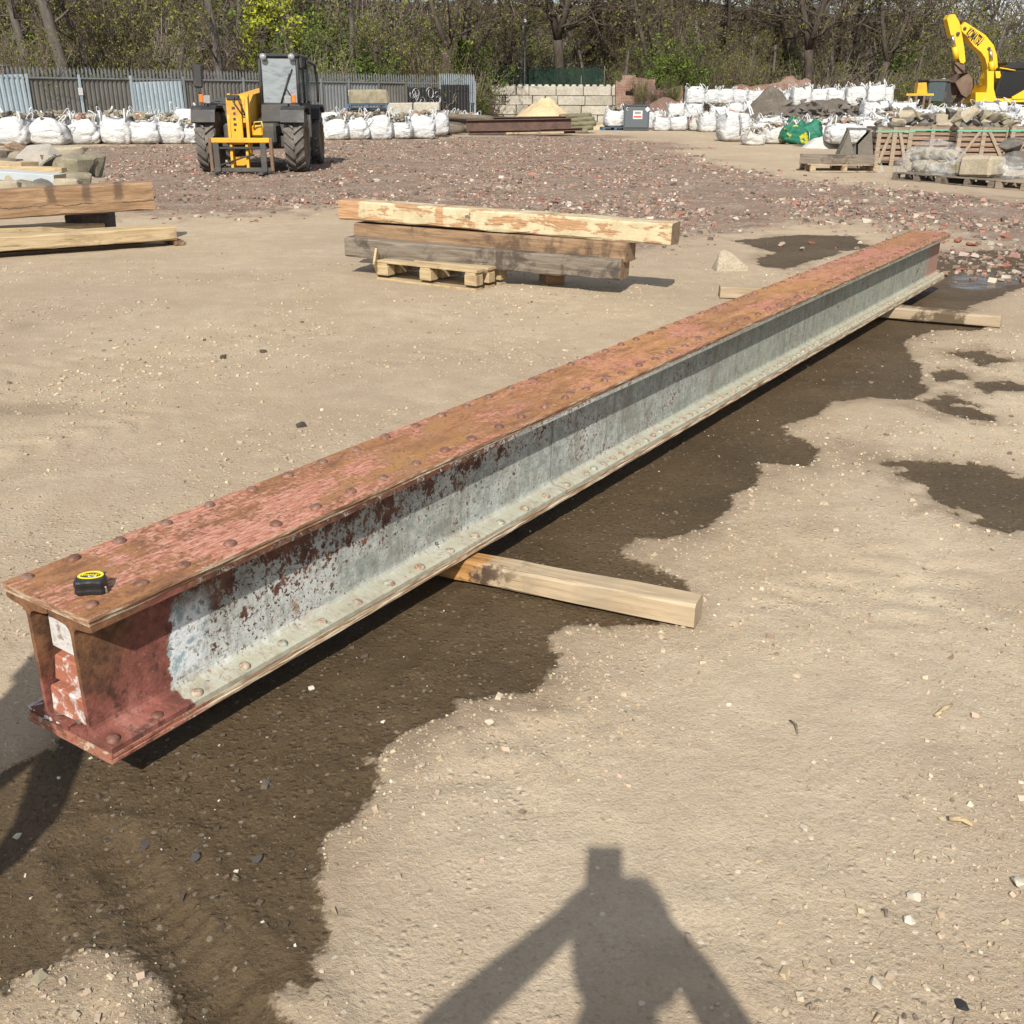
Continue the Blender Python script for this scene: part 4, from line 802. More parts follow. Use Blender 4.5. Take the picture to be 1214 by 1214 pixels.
# ================================================================== THE STEEL FENCE
M_GALV = m_simple('galvanised_blue', (.30, .37, .41), (.40, .47, .51), 1.5, .55, .25, .1, .003, spec=.5)
M_FDARK = m_simple('weathered_steel', (.105, .10, .088), (.155, .15, .135), 1.2, .65, .15, .15, .003)
M_FGREY = m_simple('dull_grey_steel', (.16, .17, .175), (.22, .235, .24), 1.5, .6, .2, .12, .003)
M_FBLACK = m_simple('black_sheet', (.012, .012, .014), (.022, .022, .024), 1.5, .6, 0, .1, .003)
M_WPAINT = m_simple('white_paint', (.50, .50, .50), (.60, .60, .60), 9, .7)
def corr_panel(name, w_, h, mat, parent, loc, pitch=.19, dep=.045, rot=(0, 0, 0), label=None):
    """corrugated sheet standing in XZ, trapezoid ribs"""
    b = MB(); n = max(2, int(round(w_/pitch))); p = w_/n; pts = []
    for i in range(n):
        x = -w_/2+i*p; pts += [(x, 0), (x+.32*p, 0), (x+.45*p, -dep), (x+.87*p, -dep)]
    pts.append((w_/2, 0)); k = len(pts); t = .004
    vs = [(x, y, z) for z in (0, h) for x, y in pts]+[(x, y+t, z) for z in (0, h) for x, y in pts]
    fs = []
    for i in range(k-1):
        fs += [[i, i+1, k+i+1, k+i], [2*k+i+1, 2*k+i, 3*k+i, 3*k+i+1], [k+i, k+i+1, 3*k+i+1, 3*k+i], [i+1, i, 2*k+i, 2*k+i+1]]
    b.add(vs, fs)
    o = b.build(name, mat, parent); o.location = loc; o.rotation_euler = rot
    if label: o['label'] = label
    return o
def build_fence():
    A, B = V(-150, 120, 36.6), V(566, 120, 58.); A.z = B.z = 0; d = (B-A); L = d.length; ang = math.atan2(d.y, d.x)
    f = thing('steel_fence', 'tall corrugated steel fence with spiked palisade top running behind the left row of white bags', 'fence', A, ang)
    def sx(px):    # distance along the fence at which image column px meets it
        r = ray(px, 120); q = A.cross(Vector((r[0], r[1], 0))).z; e = Vector((math.cos(ang), math.sin(ang), 0)).cross(Vector((r[0], r[1], 0))).z; return -q/e
    H = 2.03
    segs = [(-150, -70, M_FDARK, 0, None), (-69, 33, M_GALV, .04, 'pale blue galvanised panel at the left edge'), (35, 94, M_FDARK, 0, None), (97, 155, M_FDARK, 0, None), (157, 217, M_GALV, -.10, 'pale blue galvanised panel set lower than the rest'),
            (219, 288, M_FDARK, 0, None), (289, 380, M_FDARK, 0, None), (381, 411, M_FGREY, 0, None), (414, 448, M_FGREY, 0, None), (449, 479, M_FDARK, 0, None)]
    for a, b_, m_, dz, lab in segs:
        x0, x1 = sx(a), sx(b_); lean = -.055 if m_ is M_GALV else 0
        corr_panel('corrugated_panel', x1-x0, H+dz, m_, f, ((x0+x1)/2, -.10 if m_ is M_GALV else -.04, 0.0), rot=(0, lean*.6, 0), label=lab)
    for px, m_ in ((-70, M_FGREY), (34, M_GALV), (95.5, M_GALV), (156, M_GALV), (218, M_FGREY), (288.5, M_FGREY), (380, M_FGREY), (412.5, M_FGREY), (448, M_FDARK), (480, M_FDARK), (519, M_FDARK), (555, M_GALV), (561, M_GALV)):
        b = MB(); b.box((0, 0, (H+.1)/2), (.09, .07, H+.1), ch=.006); o = b.build('post', m_, f); o.location = (sx(px), -.12, 0)
    b = MB(); b.box((L/2, -.115, H-.02), (L, .05, .05)); b.box((L/2, .10, .4), (L, .05, .05)); b.build('rail', M_FGREY, f)
    # the palisade pales behind, splayed pointed heads
    b = MB(); x = .1
    while x < L:
        h = H+.36+random.uniform(-.02, .02); wv = .035
        prof = [(-wv, 0), (wv, 0), (wv, h-.10), (.0, h), (-wv, h-.10)]
        b.prism([(x+p[0], p[1]) for p in prof], .06, .075); x += .155
    o = kind(b.build('palisade_pales', M_FGREY, f), 'stuff')
    b = MB(); x = sx(519)
    while x < sx(560): b.prism([(x-.035, 1.1), (x+.035, 1.1), (x+.035, H+.35), (x, H+.45), (x-.035, H+.35)], -.20, -.185); x += .15
    kind(b.build('pale_blue_pales', M_GALV, f), 'stuff')['label'] = 'pale blue pales at the right end of the fence'
    # notices on the fence
    for px, py, s in ((94.5, 107, .22), (412, 105, .2)):
        p = V(px, py, 0.9*1); b = MB(); b.box((0, 0, 0), (s*.8, .012, s*1.2), ch=.002); o = b.build('notice', M_WPAINT, f); o.location = (sx(px), -.175, 1.55)
    # black painted hoarding sheets with graffiti
    def scrawl(pts, par, x0, w_, h):
        MB().tube([(x0+u*w_, -.265, .1+v*h) for u, v in pts], .022, 5, 0).build('graffiti_stroke', M_GRAF, par)
    for x0, x1, h, lab in ((481, 519, 1.75, 'left'), (520, 553, 1.95, 'right')):
        a, b_ = sx(x0), sx(x1); t = thing('hoarding_sheet', 'black hoarding sheet with %s, %s of the two at the fence end' % ('white scrawled graffiti' if lab == 'left' else 'dim ochre graffiti letters', lab), 'hoarding', A+Vector((math.cos(ang), math.sin(ang), 0))*((a+b_)/2)+Vector((math.sin(ang), -math.cos(ang), 0))*.21, ang)
        corr_panel('sheet', b_-a, h, M_FBLACK, t, (0, 0, 0), .22, .03)
        r = random.Random(3 if lab == 'left' else 9); M_G = M_WPAINT if lab == 'left' else m_simple('ochre_paint', (.20, .17, .11), (.26, .22, .14), 9, .8)
        for k in range(13 if lab == 'left' else 7):
            cx = r.uniform(-.42, .42)*(b_-a); cz = r.uniform(.55, .92)*h if lab == 'left' else r.uniform(.35, .75)*h; pts = []; a0 = r.uniform(0, 6); rr = r.uniform(.06, .20); sw = r.uniform(2, 5)
            for q in range(9): pts.append((cx+rr*math.cos(a0+sw*q/8)*(1+q*.05), -.037, cz+rr*1.3*math.sin(a0+sw*q/8)))
            MB().tube(pts, .022, 5, 0, True, True, .3).build('graffiti_stroke', M_G, t)
    return A, ang, sx
FEN_A, FEN_ANG, FEN_SX = build_fence()

# ================================================================== BULK BAGS
def m_bag():
    n = N('woven_white_sack'); O = n.obj(True); f = n.noise(O, 2.6, 5, .6, .3); cr_ = n.noise(n.map(O, (1, 1, 2.4)), 3.4, 6, .62, .8); g = n.noise(O, 160, 2, .5)
    c = n.ramp(f, [(.35, (.42, .43, .435)), (.6, (.52, .525, .52))]); z = n.xyz(n.obj())[2]
    c = n.mix(n.math('MULTIPLY', n.step(z, .42, .0), n.step(n.noise(O, 5, 5, .7), .40, .66)), c, (.30, .255, .19))
    return n.done(c, .62, 0, n.bump(cr_, 1., .07, n.bump(g, .15, .003)), .3)
M_BAG = m_bag(); M_HANDLE = m_simple('handle_webbing', (.52, .53, .53), (.60, .60, .59), 30, .7)
def m_bagold():  # dirtier sacks in the front rows
    n = N('grubby_sack'); O = n.obj(True); f = n.noise(O, 3, 5, .6, .3); cr_ = n.noise(n.map(O, (1, 1, 2)), 3.6, 6, .62, .8)
    return n.done(n.ramp(f, [(.35, (.36, .345, .31)), (.6, (.47, .455, .42))]), .7, 0, n.bump(cr_, .9, .05), .25)
M_BAGO = m_bagold()
def sack_mesh(name, seed, w_, h, bulge, slump, mat, crease=.03, top_in=.9):
    """a woven sack: rounded square in plan, bulging, with hanging creases; open top"""
    r = random.Random(seed); nt, nz = 40, 18; vs = []; off = seed*3.7
    for k in range(nz+1):
        t = k/nz; zz = h*t
        prof = (1-bulge)+bulge*math.sin(math.pi*min(1, .12+t*.86))**.7
        if t < .1: prof *= .80+.20*math.sqrt(t/.1)
        if t > .85: prof *= 1-(1-top_in)*((t-.85)/.15)
        for q in range(nt):
            a = 2*math.pi*q/nt; c_, s_ = math.cos(a), math.sin(a); e = .52
            x = math.copysign(abs(c_)**e, c_); y = math.copysign(abs(s_)**e, s_)
            # creases radiate from the tied corners
            cz = math.sin(7*a+off+4*t)*.35+(float(vnoise(np.array([a*3.2+off]), np.array([t*3.1+off]), seed)[0])-.5)*1.6
            ridge = abs(float(vnoise(np.array([x*2.4+off+t*2.2]), np.array([y*2.4+t*3.7]), seed+5)[0])-.5)*2
            d = 1+crease*cz-crease*1.6*(1-ridge)**5
            sag = -slump*h*t*t*(.5+.5*math.sin(a*2+off))
            vs.append((x*w_/2*prof*d, y*w_/2*prof*d, max(.0, zz+sag+(.03*math.sin(3*a+off) if t > .8 else 0))))
    fs = [(k*nt+q, k*nt+(q+1) % nt, (k+1)*nt+(q+1) % nt, (k+1)*nt+q) for k in range(nz) for q in range(nt)]
    b = MB(); b.add(vs, fs, 0, None, True)
    # folded-in top lip and floor
    top = [nz*nt+q for q in range(nt)]; vin = [(vs[i][0]*.86, vs[i][1]*.86, vs[i][2]-.07) for i in top]; o = len(b.v); b.v += vin
    for q in range(nt): b.f.append([top[q], top[(q+1) % nt], o+(q+1) % nt, o+q]); b.m.append(0); b.sm.append(True)
    b.f.append([o+q for q in range(nt)]); b.m.append(0); b.sm.append(False)
    b.f.append([q for q in range(nt)][::-1]); b.m.append(0); b.sm.append(False)
    return b.mesh(name, mat)
def loop_mesh(name, seed, droop):
    r = random.Random(seed); pts = []; hgt = r.uniform(.2, .30); lean = r.uniform(-.13, .13); ly = r.uniform(-.10, .10)
    for i in range(9):
        a = math.pi*i/8; pts.append((.07*math.cos(a)+lean*math.sin(a), ly*math.sin(a)+droop*.12*math.sin(a)**2, hgt*math.sin(a)**.8*(1-droop*.5)-.06))
    return MB().tube(pts, .026, 5, 0, False, True, .35).mesh(name, M_HANDLE)
LOOPS = [loop_mesh('handle', 20+i, d) for i, d in enumerate((0, .2, .5, .1, .8))]
def fill_mesh(name, seed, w_, mats, hump=.12, n=26):
    r = random.Random(seed); bm = bmesh.new()
    for i in range(n):
        s = r.uniform(.10, .24); a = r.uniform(0, 6.28); q = math.sqrt(r.random())*w_*.40; c = Vector((q*math.cos(a), q*math.sin(a), hump*(1-(q/(w_*.45))**2)+r.uniform(-.05, .05)-.03))
        vsn = []
        for _ in range(10):
            v = Vector((r.gauss(0, 1), r.gauss(0, 1), r.gauss(0, 1))).normalized(); mm = max(map(abs, v)); v = v.lerp(v/mm, .6)*s*.5; v.z *= .75; vsn.append(bm.verts.new(c+v))
        res = bmesh.ops.convex_hull(bm, input=vsn); mi = r.randrange(len(mats))
        for g in res['geom']:
            if isinstance(g, bmesh.types.BMFace): g.material_index = mi
    for v in [v for v in bm.verts if not v.link_faces]: bm.verts.remove(v)
    me = bpy.data.meshes.new(name); bm.to_mesh(me); bm.free()
    for m_ in mats: me.materials.append(m_)
    return me
MIXS = [M_STONE, M_DSTONE, M_STONE2, m_simple('brick_piece', (.30, .15, .10), (.38, .24, .17), 6, .9), M_GSTONE]
FILLS = [fill_mesh('rubble_fill', 30, 1.0, MIXS), fill_mesh('rubble_fill', 31, 1.0, [M_DSTONE, M_STONE2]), fill_mesh('rubble_fill', 32, 1.0, [M_STONE, M_STONE2, M_GSTONE], .18), fill_mesh('rubble_fill', 33, 1.0, [M_DSTONE], .05)]
SACKS = [sack_mesh('sack', 1, 1.0, .78, .22, .10, M_BAG, .075), sack_mesh('sack', 2, 1.02, .72, .28, .2, M_BAG, .095), sack_mesh('sack', 3, .95, .90, .12, .03, M_BAG, .045, .97), sack_mesh('sack', 4, .98, .86, .16, .07, M_BAG, .06, .95), sack_mesh('sack', 5, 1.05, .70, .24, .16, M_BAGO, .05), sack_mesh('sack', 6, 1.0, .62, .22, .3, M_BAGO, .07)]
SH = [.78, .72, .90, .86, .70, .62]
def bag_proto(k, fi, seed):
    t = thing('bulk_bag', 'x', 'bulk bag'); r = random.Random(seed)
    put('sack', SACKS[k], t)
    for i, (x, y) in enumerate(((.40, .40), (-.40, .40), (-.40, -.40), (.40, -.40))): put('handle', LOOPS[r.randrange(5)], t, (x*.96, y*.96, SH[k]-.03), (r.uniform(-.3, .3), r.uniform(-.3, .3), r.choice((0, .78, 1.57, 2.3))), r.uniform(.85, 1.15))
    put('rubble_fill', FILLS[fi], t, (0, 0, SH[k]-.08+(.05 if k in (0, 1, 4, 5) else -.05)), (0, 0, r.uniform(0, 6)))
    return t
PROTO = {}; USED = set()
def bag(k, fi, loc, rz, s, label, group, v=0):
    key = (k, fi, v)
    if key not in PROTO: PROTO[key] = bag_proto(k, fi, 500+k*17+fi*5+v)
    o = PROTO[key]
    if key in USED: o = copy_tree(o)
    USED.add(key); o.location = loc; o.rotation_euler = (0, 0, rz); o.scale = s if isinstance(s, tuple) else (s,)*3
    o['label'] = label; o['group'] = group; return o
def row(pxs, Y, z, w_px, kinds, label, group, hs=1., yj=.15, fills=(0, 1, 2), scale=None):
    """a row of bags at the image columns pxs, at distance Y, standing at height z"""
    r = random.Random(int(abs(pxs[0])*7+(Y(pxs[0]) if callable(Y) else Y)))
    for i, px in enumerate(pxs):
        y = Y(px) if callable(Y) else Y
        p = V(px, 150, y+r.uniform(-yj, yj)); k = kinds[i % len(kinds)] if len(kinds) == len(pxs) else r.choice(kinds)
        wp = w_px[i] if isinstance(w_px, (list, tuple)) else w_px
        s = wp/FPX*(p.y*cp+.5)/1.0 if wp else scale
        tilt = r.uniform(-.1, .1); lab = label.format(o=ORD[i], n=i)
        o = bag(k, r.choice(fills), (p.x, p.y, z), r.choice((0, 1.57, 3.14, 4.71))+tilt, (s*r.uniform(.93, 1.06), s*r.uniform(.93, 1.06), s*(hs*r.uniform(.86, 1.06))), lab, group, r.randrange(3)); o.rotation_euler.x = r.uniform(-.05, .05); o.rotation_euler.y = r.uniform(-.06, .06)
def all_bags():
    g = 'white bulk bags along the steel fence'
    fy = lambda px: 34.2+max(0, px-40)*.0022*4
    row([-62, -22, 17, 59, 101, 139, 172, 203, 224], lambda px: 34.0+max(0, px)*.006, 0, [44, 44, 45, 44, 43, 40, 38, 35, 32], [0, 1, 0, 1, 1, 0, 1, 0, 1], 'white rubble bag, {o} from the left in the front row by the steel fence', g, 1.0)
    row([-40, 0, 35, 70, 105, 138, 170, 200, 225], lambda px: 35.3+max(0, px)*.010, 0.06, 0, [0, 2, 3], 'open bag of stones, {o} from the left in the rear row at the steel fence', g, 1.0, scale=1.0)
    row([399, 424, 449, 474, 500], lambda px: 38.6+(px-399)*.016, 0, [34, 33, 33, 32, 33], [0, 1, 0, 1, 0], 'white bulk bag right of the telehandler, {o} from the left in the front row', g)
    row([393, 414, 436, 457, 478, 499, 519], lambda px: 40.2+(px-393)*.018, 0.04, 0, [0, 2, 3], 'white bag with upright handles right of the telehandler, {o} in the rear row', g, scale=.98)
    row([528, 542, 556], 46.8, 0.0, 0, [2, 0], 'white bag behind the log pile, {o} from the left', g, scale=.95)
    g = 'white bulk bags stacked at the right'
    row([784, 804, 827, 846], 50.3, 0, [20, 23, 23, 17], [3, 3, 4, 2], 'white bulk bag, {o} from the left on the ground tier of the stacked bags', g, .92)
    row([800, 821, 850, 869, 888], 51.0, .52, [21, 25, 23, 21, 24], [2, 3, 0, 3, 2], 'white bulk bag, {o} from the left on the middle tier of the stacked bags', g, .92)
    row([821, 841, 857, 873, 891], 51.4, 1.12, [25, 20, 20, 20, 20], [2, 3, 3, 2, 2], 'white bulk bag with handles up, {o} from the left on the top tier', g, .95, fills=(1, 3))
    row([865, 885, 905], 50.2, 0, [22, 22, 22], [3, 2], 'white bulk bag half hidden behind the grubby bag, {o} from the left', g)
    # the nearer ones
    for px, py, wpx, k, fi, lab in ((872, 168, 38, 3, 0, 'big round grubby white bag with a strap, foremost of the right stacks'), (896, 173, 27, 5, 2, 'slumped white bag with stones showing, between the big bag and green sacks'), (921, 171, 28, 4, 0, 'low white bag directly left of the green sacks')):
        p = G(px, py); p.y += .5; s = wpx/FPX*(p.y*cp+.5); bag(k, fi, p, .2, s, lab, g, 3)
    p = G(872, 168); t = [o for o in bpy.data.objects if o.get('label', '').startswith('big round grubby')][0]
    MB().tube([(-.05, -.47, .80), (-.03, -.53, .70), (0, -.545, .50), (0, -.54, .25)], .035, 5, 0, True, True, .3).build('strap', m_simple('grey_strap', (.25, .24, .23), (.35, .34, .33), 20, .8), t)
    row([905, 930, 954, 978, 1003, 1028], 40.8, 0, 0, [0, 2, 3], 'open white bag with handles and stones, {o} from the left behind the green sacks', g, .72, scale=1.0)
    row([1000, 1030, 1060, 1092, 1124, 1156, 1188, 1216], 33.6, 0.16, 0, [0, 1, 2], 'open white bag of rough stones, {o} from the left behind the crates', g, .78, scale=1.05)
    row([1015, 1048, 1082, 1116, 1150, 1184, 1218], 36.0, .30, 0, [0, 3, 2], 'open bag of dark stones, {o} from the left in the second row behind the crates', g, .72, scale=1.05, fills=(1, 3, 0))
    row([1034, 1066], 43.5, .55, [33, 33], [2, 2], 'clean square white bag on a heap, {o} of the pair left of the yellow loader', g, .80, fills=(0, 1))
    row([1171, 1207], 40.5, .55, [37, 37], [2, 3], 'clean square white bag in front of the excavator, {o} from the left', g, .78, fills=(3, 1))
    row([946, 966, 986, 1009, 1033], 52.0, 1.05, [23, 22, 22, 24, 25], [2, 3, 2, 3, 2], 'white bag in the high back row behind the earth heap, {o} from the left', g, fills=(1, 3))
    row([925, 940, 958, 978, 999, 1021, 1042], 53.2, .98, 0, [2, 3], 'white bag in the hindmost high row by the bushes, {o} from the left', g, fills=(1, 3), scale=.98)
    row([1052, 1085, 1118, 1150, 1182, 1214], 38.6, .42, 0, [0, 3, 2], 'white bag with tall handles, {o} from the left in the third row behind the crates', g, .74, scale=1.05, fills=(1, 3))
    row([838, 862, 884, 906], 49.0, 0, [24, 24, 24, 24], [2, 3], 'white bag filling the gap behind the grubby bag, {o} from the left', g, .95)
    row([903, 917], 52.2, 1.1, [20, 20], [2, 3], 'white bag on the top tier just left of the earth heap, {o} of two', g, .9, fills=(1, 3))
    row([776, 792], 52.6, .3, [18, 18], [3, 2], 'white bag low behind the stacked bags next to the tank, {o} from the left', g, .8)
    row([1052, 1072, 1092, 1112, 1132, 1152], 47., .55, 0, [2, 0, 3], 'white bag before the yellow loader and excavator, {o} from the left', g, .62, scale=.95, fills=(1, 3))
    row([912, 938, 966, 994, 1020], 43.4, .1, 0, [2, 0, 3], 'white open bag before the earth heaps, {o} from the left', g, .72, scale=1.0)
    p = V(728, 140, 50.6); bag(0, 1, (p.x, p.y, .14), .1, (.98, .98, 1.), 'white bag on a blue pallet left of the dark grey tank', g, 2)
    p = V(712, 140, 62.); bag(2, 1, (V(786, 140, 52.4).x-.6, 52.6, 0), .3, .9, 'white bag peeping out behind the tank, left of the stacked bags', g, 2)
all_bags()

# ================================================================== HEAPS
def heap(name, label, cat, c, rx, ry, h, mat, seed, rough=.12, power=1.3, smooth=True, peak=(0, 0)):
    n = 48; m_ = 22; vs = []
    for k in range(m_+1):
        t = k/m_
        for q in range(n):
            a = 2*math.pi*q/n; rr = 1+.16*(float(vnoise(np.array([math.cos(a)*1.7+seed]), np.array([math.sin(a)*1.7]), seed)[0])-.5)*2
            x = t*rx*rr*math.cos(a)+peak[0]*(1-t); y = t*ry*rr*math.sin(a)+peak[1]*(1-t)
            f1 = float(fbm(np.array([x*2.4/rough*.12]), np.array([y*2.4/rough*.12+seed]), seed, 4)[0])
            z = h*(1-t**power)*(1+f1*.25)+f1*rough*(1-t)*1.6-.03*t
            vs.append((x, y, z))
    fs = [(k*n+q, k*n+(q+1) % n, (k+1)*n+(q+1) % n, (k+1)*n+q) for k in range(m_) for q in range(n)]
    b = MB(); b.add(vs, fs, 0, None, smooth); o = b.build(name, mat); o.location = c; return tag(o, label, cat)
M_SAND = m_simple('yellow_sand', (.47, .36, .20), (.56, .45, .275), 1.6, .95, bump=.5, bd=.03, fine=14)
M_EARTH = m_simple('dark_earth', (.085, .07, .055), (.15, .125, .10), 2.2, .95, bump=.9, bd=.04, fine=12)
p = V(643, 140, 61.); heap('sand_heap', 'heap of pale yellow sand in front of the concrete block wall', 'sand heap', (p.x, p.y, 0), 2.25, 2.0, 1.42, M_SAND, 3, .14, 1.15, True, (.3, 0))
p = V(745, 150, 52.5); heap('sand_heap', 'small spilt sand heap around the tank and white bag', 'sand heap', (p.x-1.0, p.y-.4, 0), 1.6, 1.2, .28, M_SAND, 5, .1)
p = V(915, 140, 47.); heap('earth_heap', 'tall dark grey earth heap among the white bags', 'earth heap', (p.x, p.y, 0), 1.75, 2.0, 1.58, M_EARTH, 7, .3, 1.6, True, (-.15, 0))
p = V(975, 140, 46.); heap('earth_heap', 'long low dark heap of earth and lumps right of the tall heap', 'earth heap', (p.x, p.y, 0), 2.9, 1.8, 1.4, M_EARTH, 9, .3, 1.9)
p = V(1120, 140, 41.5); heap('earth_heap', 'dark lumpy heap in front of the yellow machines', 'earth heap', (p.x, p.y, 0), 2.3, 1.6, 1.06, M_EARTH, 11, .25, 1.7)
p = V(1150, 140, 37.5); heap('earth_heap', 'low bank of earth beneath the bags behind the crates', 'earth heap', (p.x, p.y-2.2, 0), 6.5, 2.6, .30, M_EARTH, 15, .2, 1.8)
def lump_field():
    r = random.Random(12); g = 'dark stone lumps on the earth heaps'; k = 0
    for (cx, Y, wx, z0, hz, n, lab) in ((975, 45.2, 2.6, .75, .80, 34, '{o} dark stone lump from left on the long earth heap'), (1122, 40.4, 1.9, .3, .72, 30, '{o} dark stone lump from left on the heap before the yellow machines')):
        c = V(cx, 140, Y)
        for i in range(n):
            u = -1+2*(i+r.random())/n; z = z0+hz*(1-u*u)*r.random()
            s = r.uniform(.22, .5); stone_thing('stone_lump', nth(lab), 'stone', (c.x+u*wx, c.y-1.0*(1-(z-z0)/hz)+r.uniform(-.25, .1), z), (s, s*.8, s*.8), r.uniform(0, 6), 0, None, 'lumps on '+('the long heap' if cx < 1000 else 'the machine heap'), STA[r.choice((2, 3, 6, 6, 3, 2))])
lump_field()

# ================================================================== CONCRETE BLOCK WALL, NET FENCE, LAMP
M_CONC = m_simple('cast_concrete', (.33, .30, .245), (.46, .43, .36), 1.3, .9, bump=.5, bd=.02, fine=9)
M_CONC2 = m_simple('stained_concrete', (.26, .24, .19), (.42, .39, .32), 1.0, .9, bump=.5, bd=.02, fine=7)
def block_wall():
    a, b_ = V(583, 140, 66.5), V(741, 140, 65.5); a.z = b_.z = 0; d = b_-a; L = d.length; t = thing('block_wall', 'wall of stacked concrete blocks with studded top behind the sand heap', 'wall', a, math.atan2(d.y, d.x))
    h = .53; r = random.Random(2); bw = 1.62
    mk = lambda wd, st: (lambda B: B.mesh('concrete_block', None) if 0 else B)(None)
    for c in range(4):
        x = -.1 if c % 2 else -.75; end = L-(0 if c > 1 else .9) if c != 0 else L-.9
        while x < L-.2:
            w_ = bw if r.random() < .75 else .75; x1 = min(x+w_, L-(.0 if c == 3 else .35+.2*(2-c if c < 3 else 0))); w2 = x1-x
            if w2 < .3: break
            b = MB(); b.box((0, 0, h/2), (w2-.03, .75, h-.025), ch=.03, jit=.012)
            if c == 3:
                ns = max(1, int(w2/.37))
                for q in range(ns): b.rev([(.15, 0), (.145, .06), (.11, .10), (.001, .105)], 10, 0, Matrix.Translation((-w2/2+w2*(q+.5)/ns, 0, h-.014)))
            o = b.build('concrete_block', M_CONC if r.random() < .6 else M_CONC2, t); o.location = (x+w2/2, r.uniform(-.05, .05), c*h-.14); o.rotation_euler = (0, 0, r.uniform(-.015, .015)); x = x1
block_wall()
def net_fence():
    n = N('green_windbreak_net'); O = n.obj(); f = n.noise(n.map(O, (1, 1, 1)), 1.2, 5, .65); m_ = n.done(n.mix(f, (.008, .020, .014), (.016, .038, .026)), .8, 0, None, .2, alpha=.82)
    a, b_ = V(582, 100, 70), V(716, 100, 69); d = b_-a; L = d.length; t = thing('net_fence', 'dark green netting fence rising behind the concrete block wall', 'fence', (a.x, a.y, 0), math.atan2(d.y, d.x))
    nx = 60; vs = []
    for z in (1.4, 2.2, 3.05):
        for i in range(nx+1): vs.append((L*i/nx, .12*math.sin(i*.7)*(1 if z == 2.2 else .4), z+(.06*math.sin(i*1.05) if z > 3 else 0)))
    MB().add(vs, [(k*(nx+1)+i, k*(nx+1)+i+1, (k+1)*(nx+1)+i+1, (k+1)*(nx+1)+i) for k in range(2) for i in range(nx)], 0, None, True).build('netting', m_, t)
    for i in range(6): MB().tube([(L*i/5, .1, 0), (L*i/5, .1, 3.15)], .035, 6).build('post', M_FDARK, t)
net_fence()
def lamp():
    p = V(622, 100, 68.); t = thing('street_lamp', 'thin black lamp post with a white lamp head behind the block wall', 'street lamp', (p.x, 68., 0)); bl = m_paint('black_post', (.015, .016, .018), .4, amt=.1)
    top = V(622, 26, 68).z
    MB().tube([(0, 0, 0), (0, 0, 1.2), (0, 0, top)], [.09, .07, .05], 10).build('post', bl, t)
    MB().tube([(-.42, 0, top-.08), (-.2, 0, top-.02), (0, 0, top-.05)], .03, 6).build('bracket', bl, t)
    MB().rev([(.02, -.08), (.09, -.02), (.10, .04), (.07, .11), (.001, .14)], 12, 0, Matrix.Translation((0, 0, top+.02))).build('lamp_head', M_WPAINT, t)
lamp()

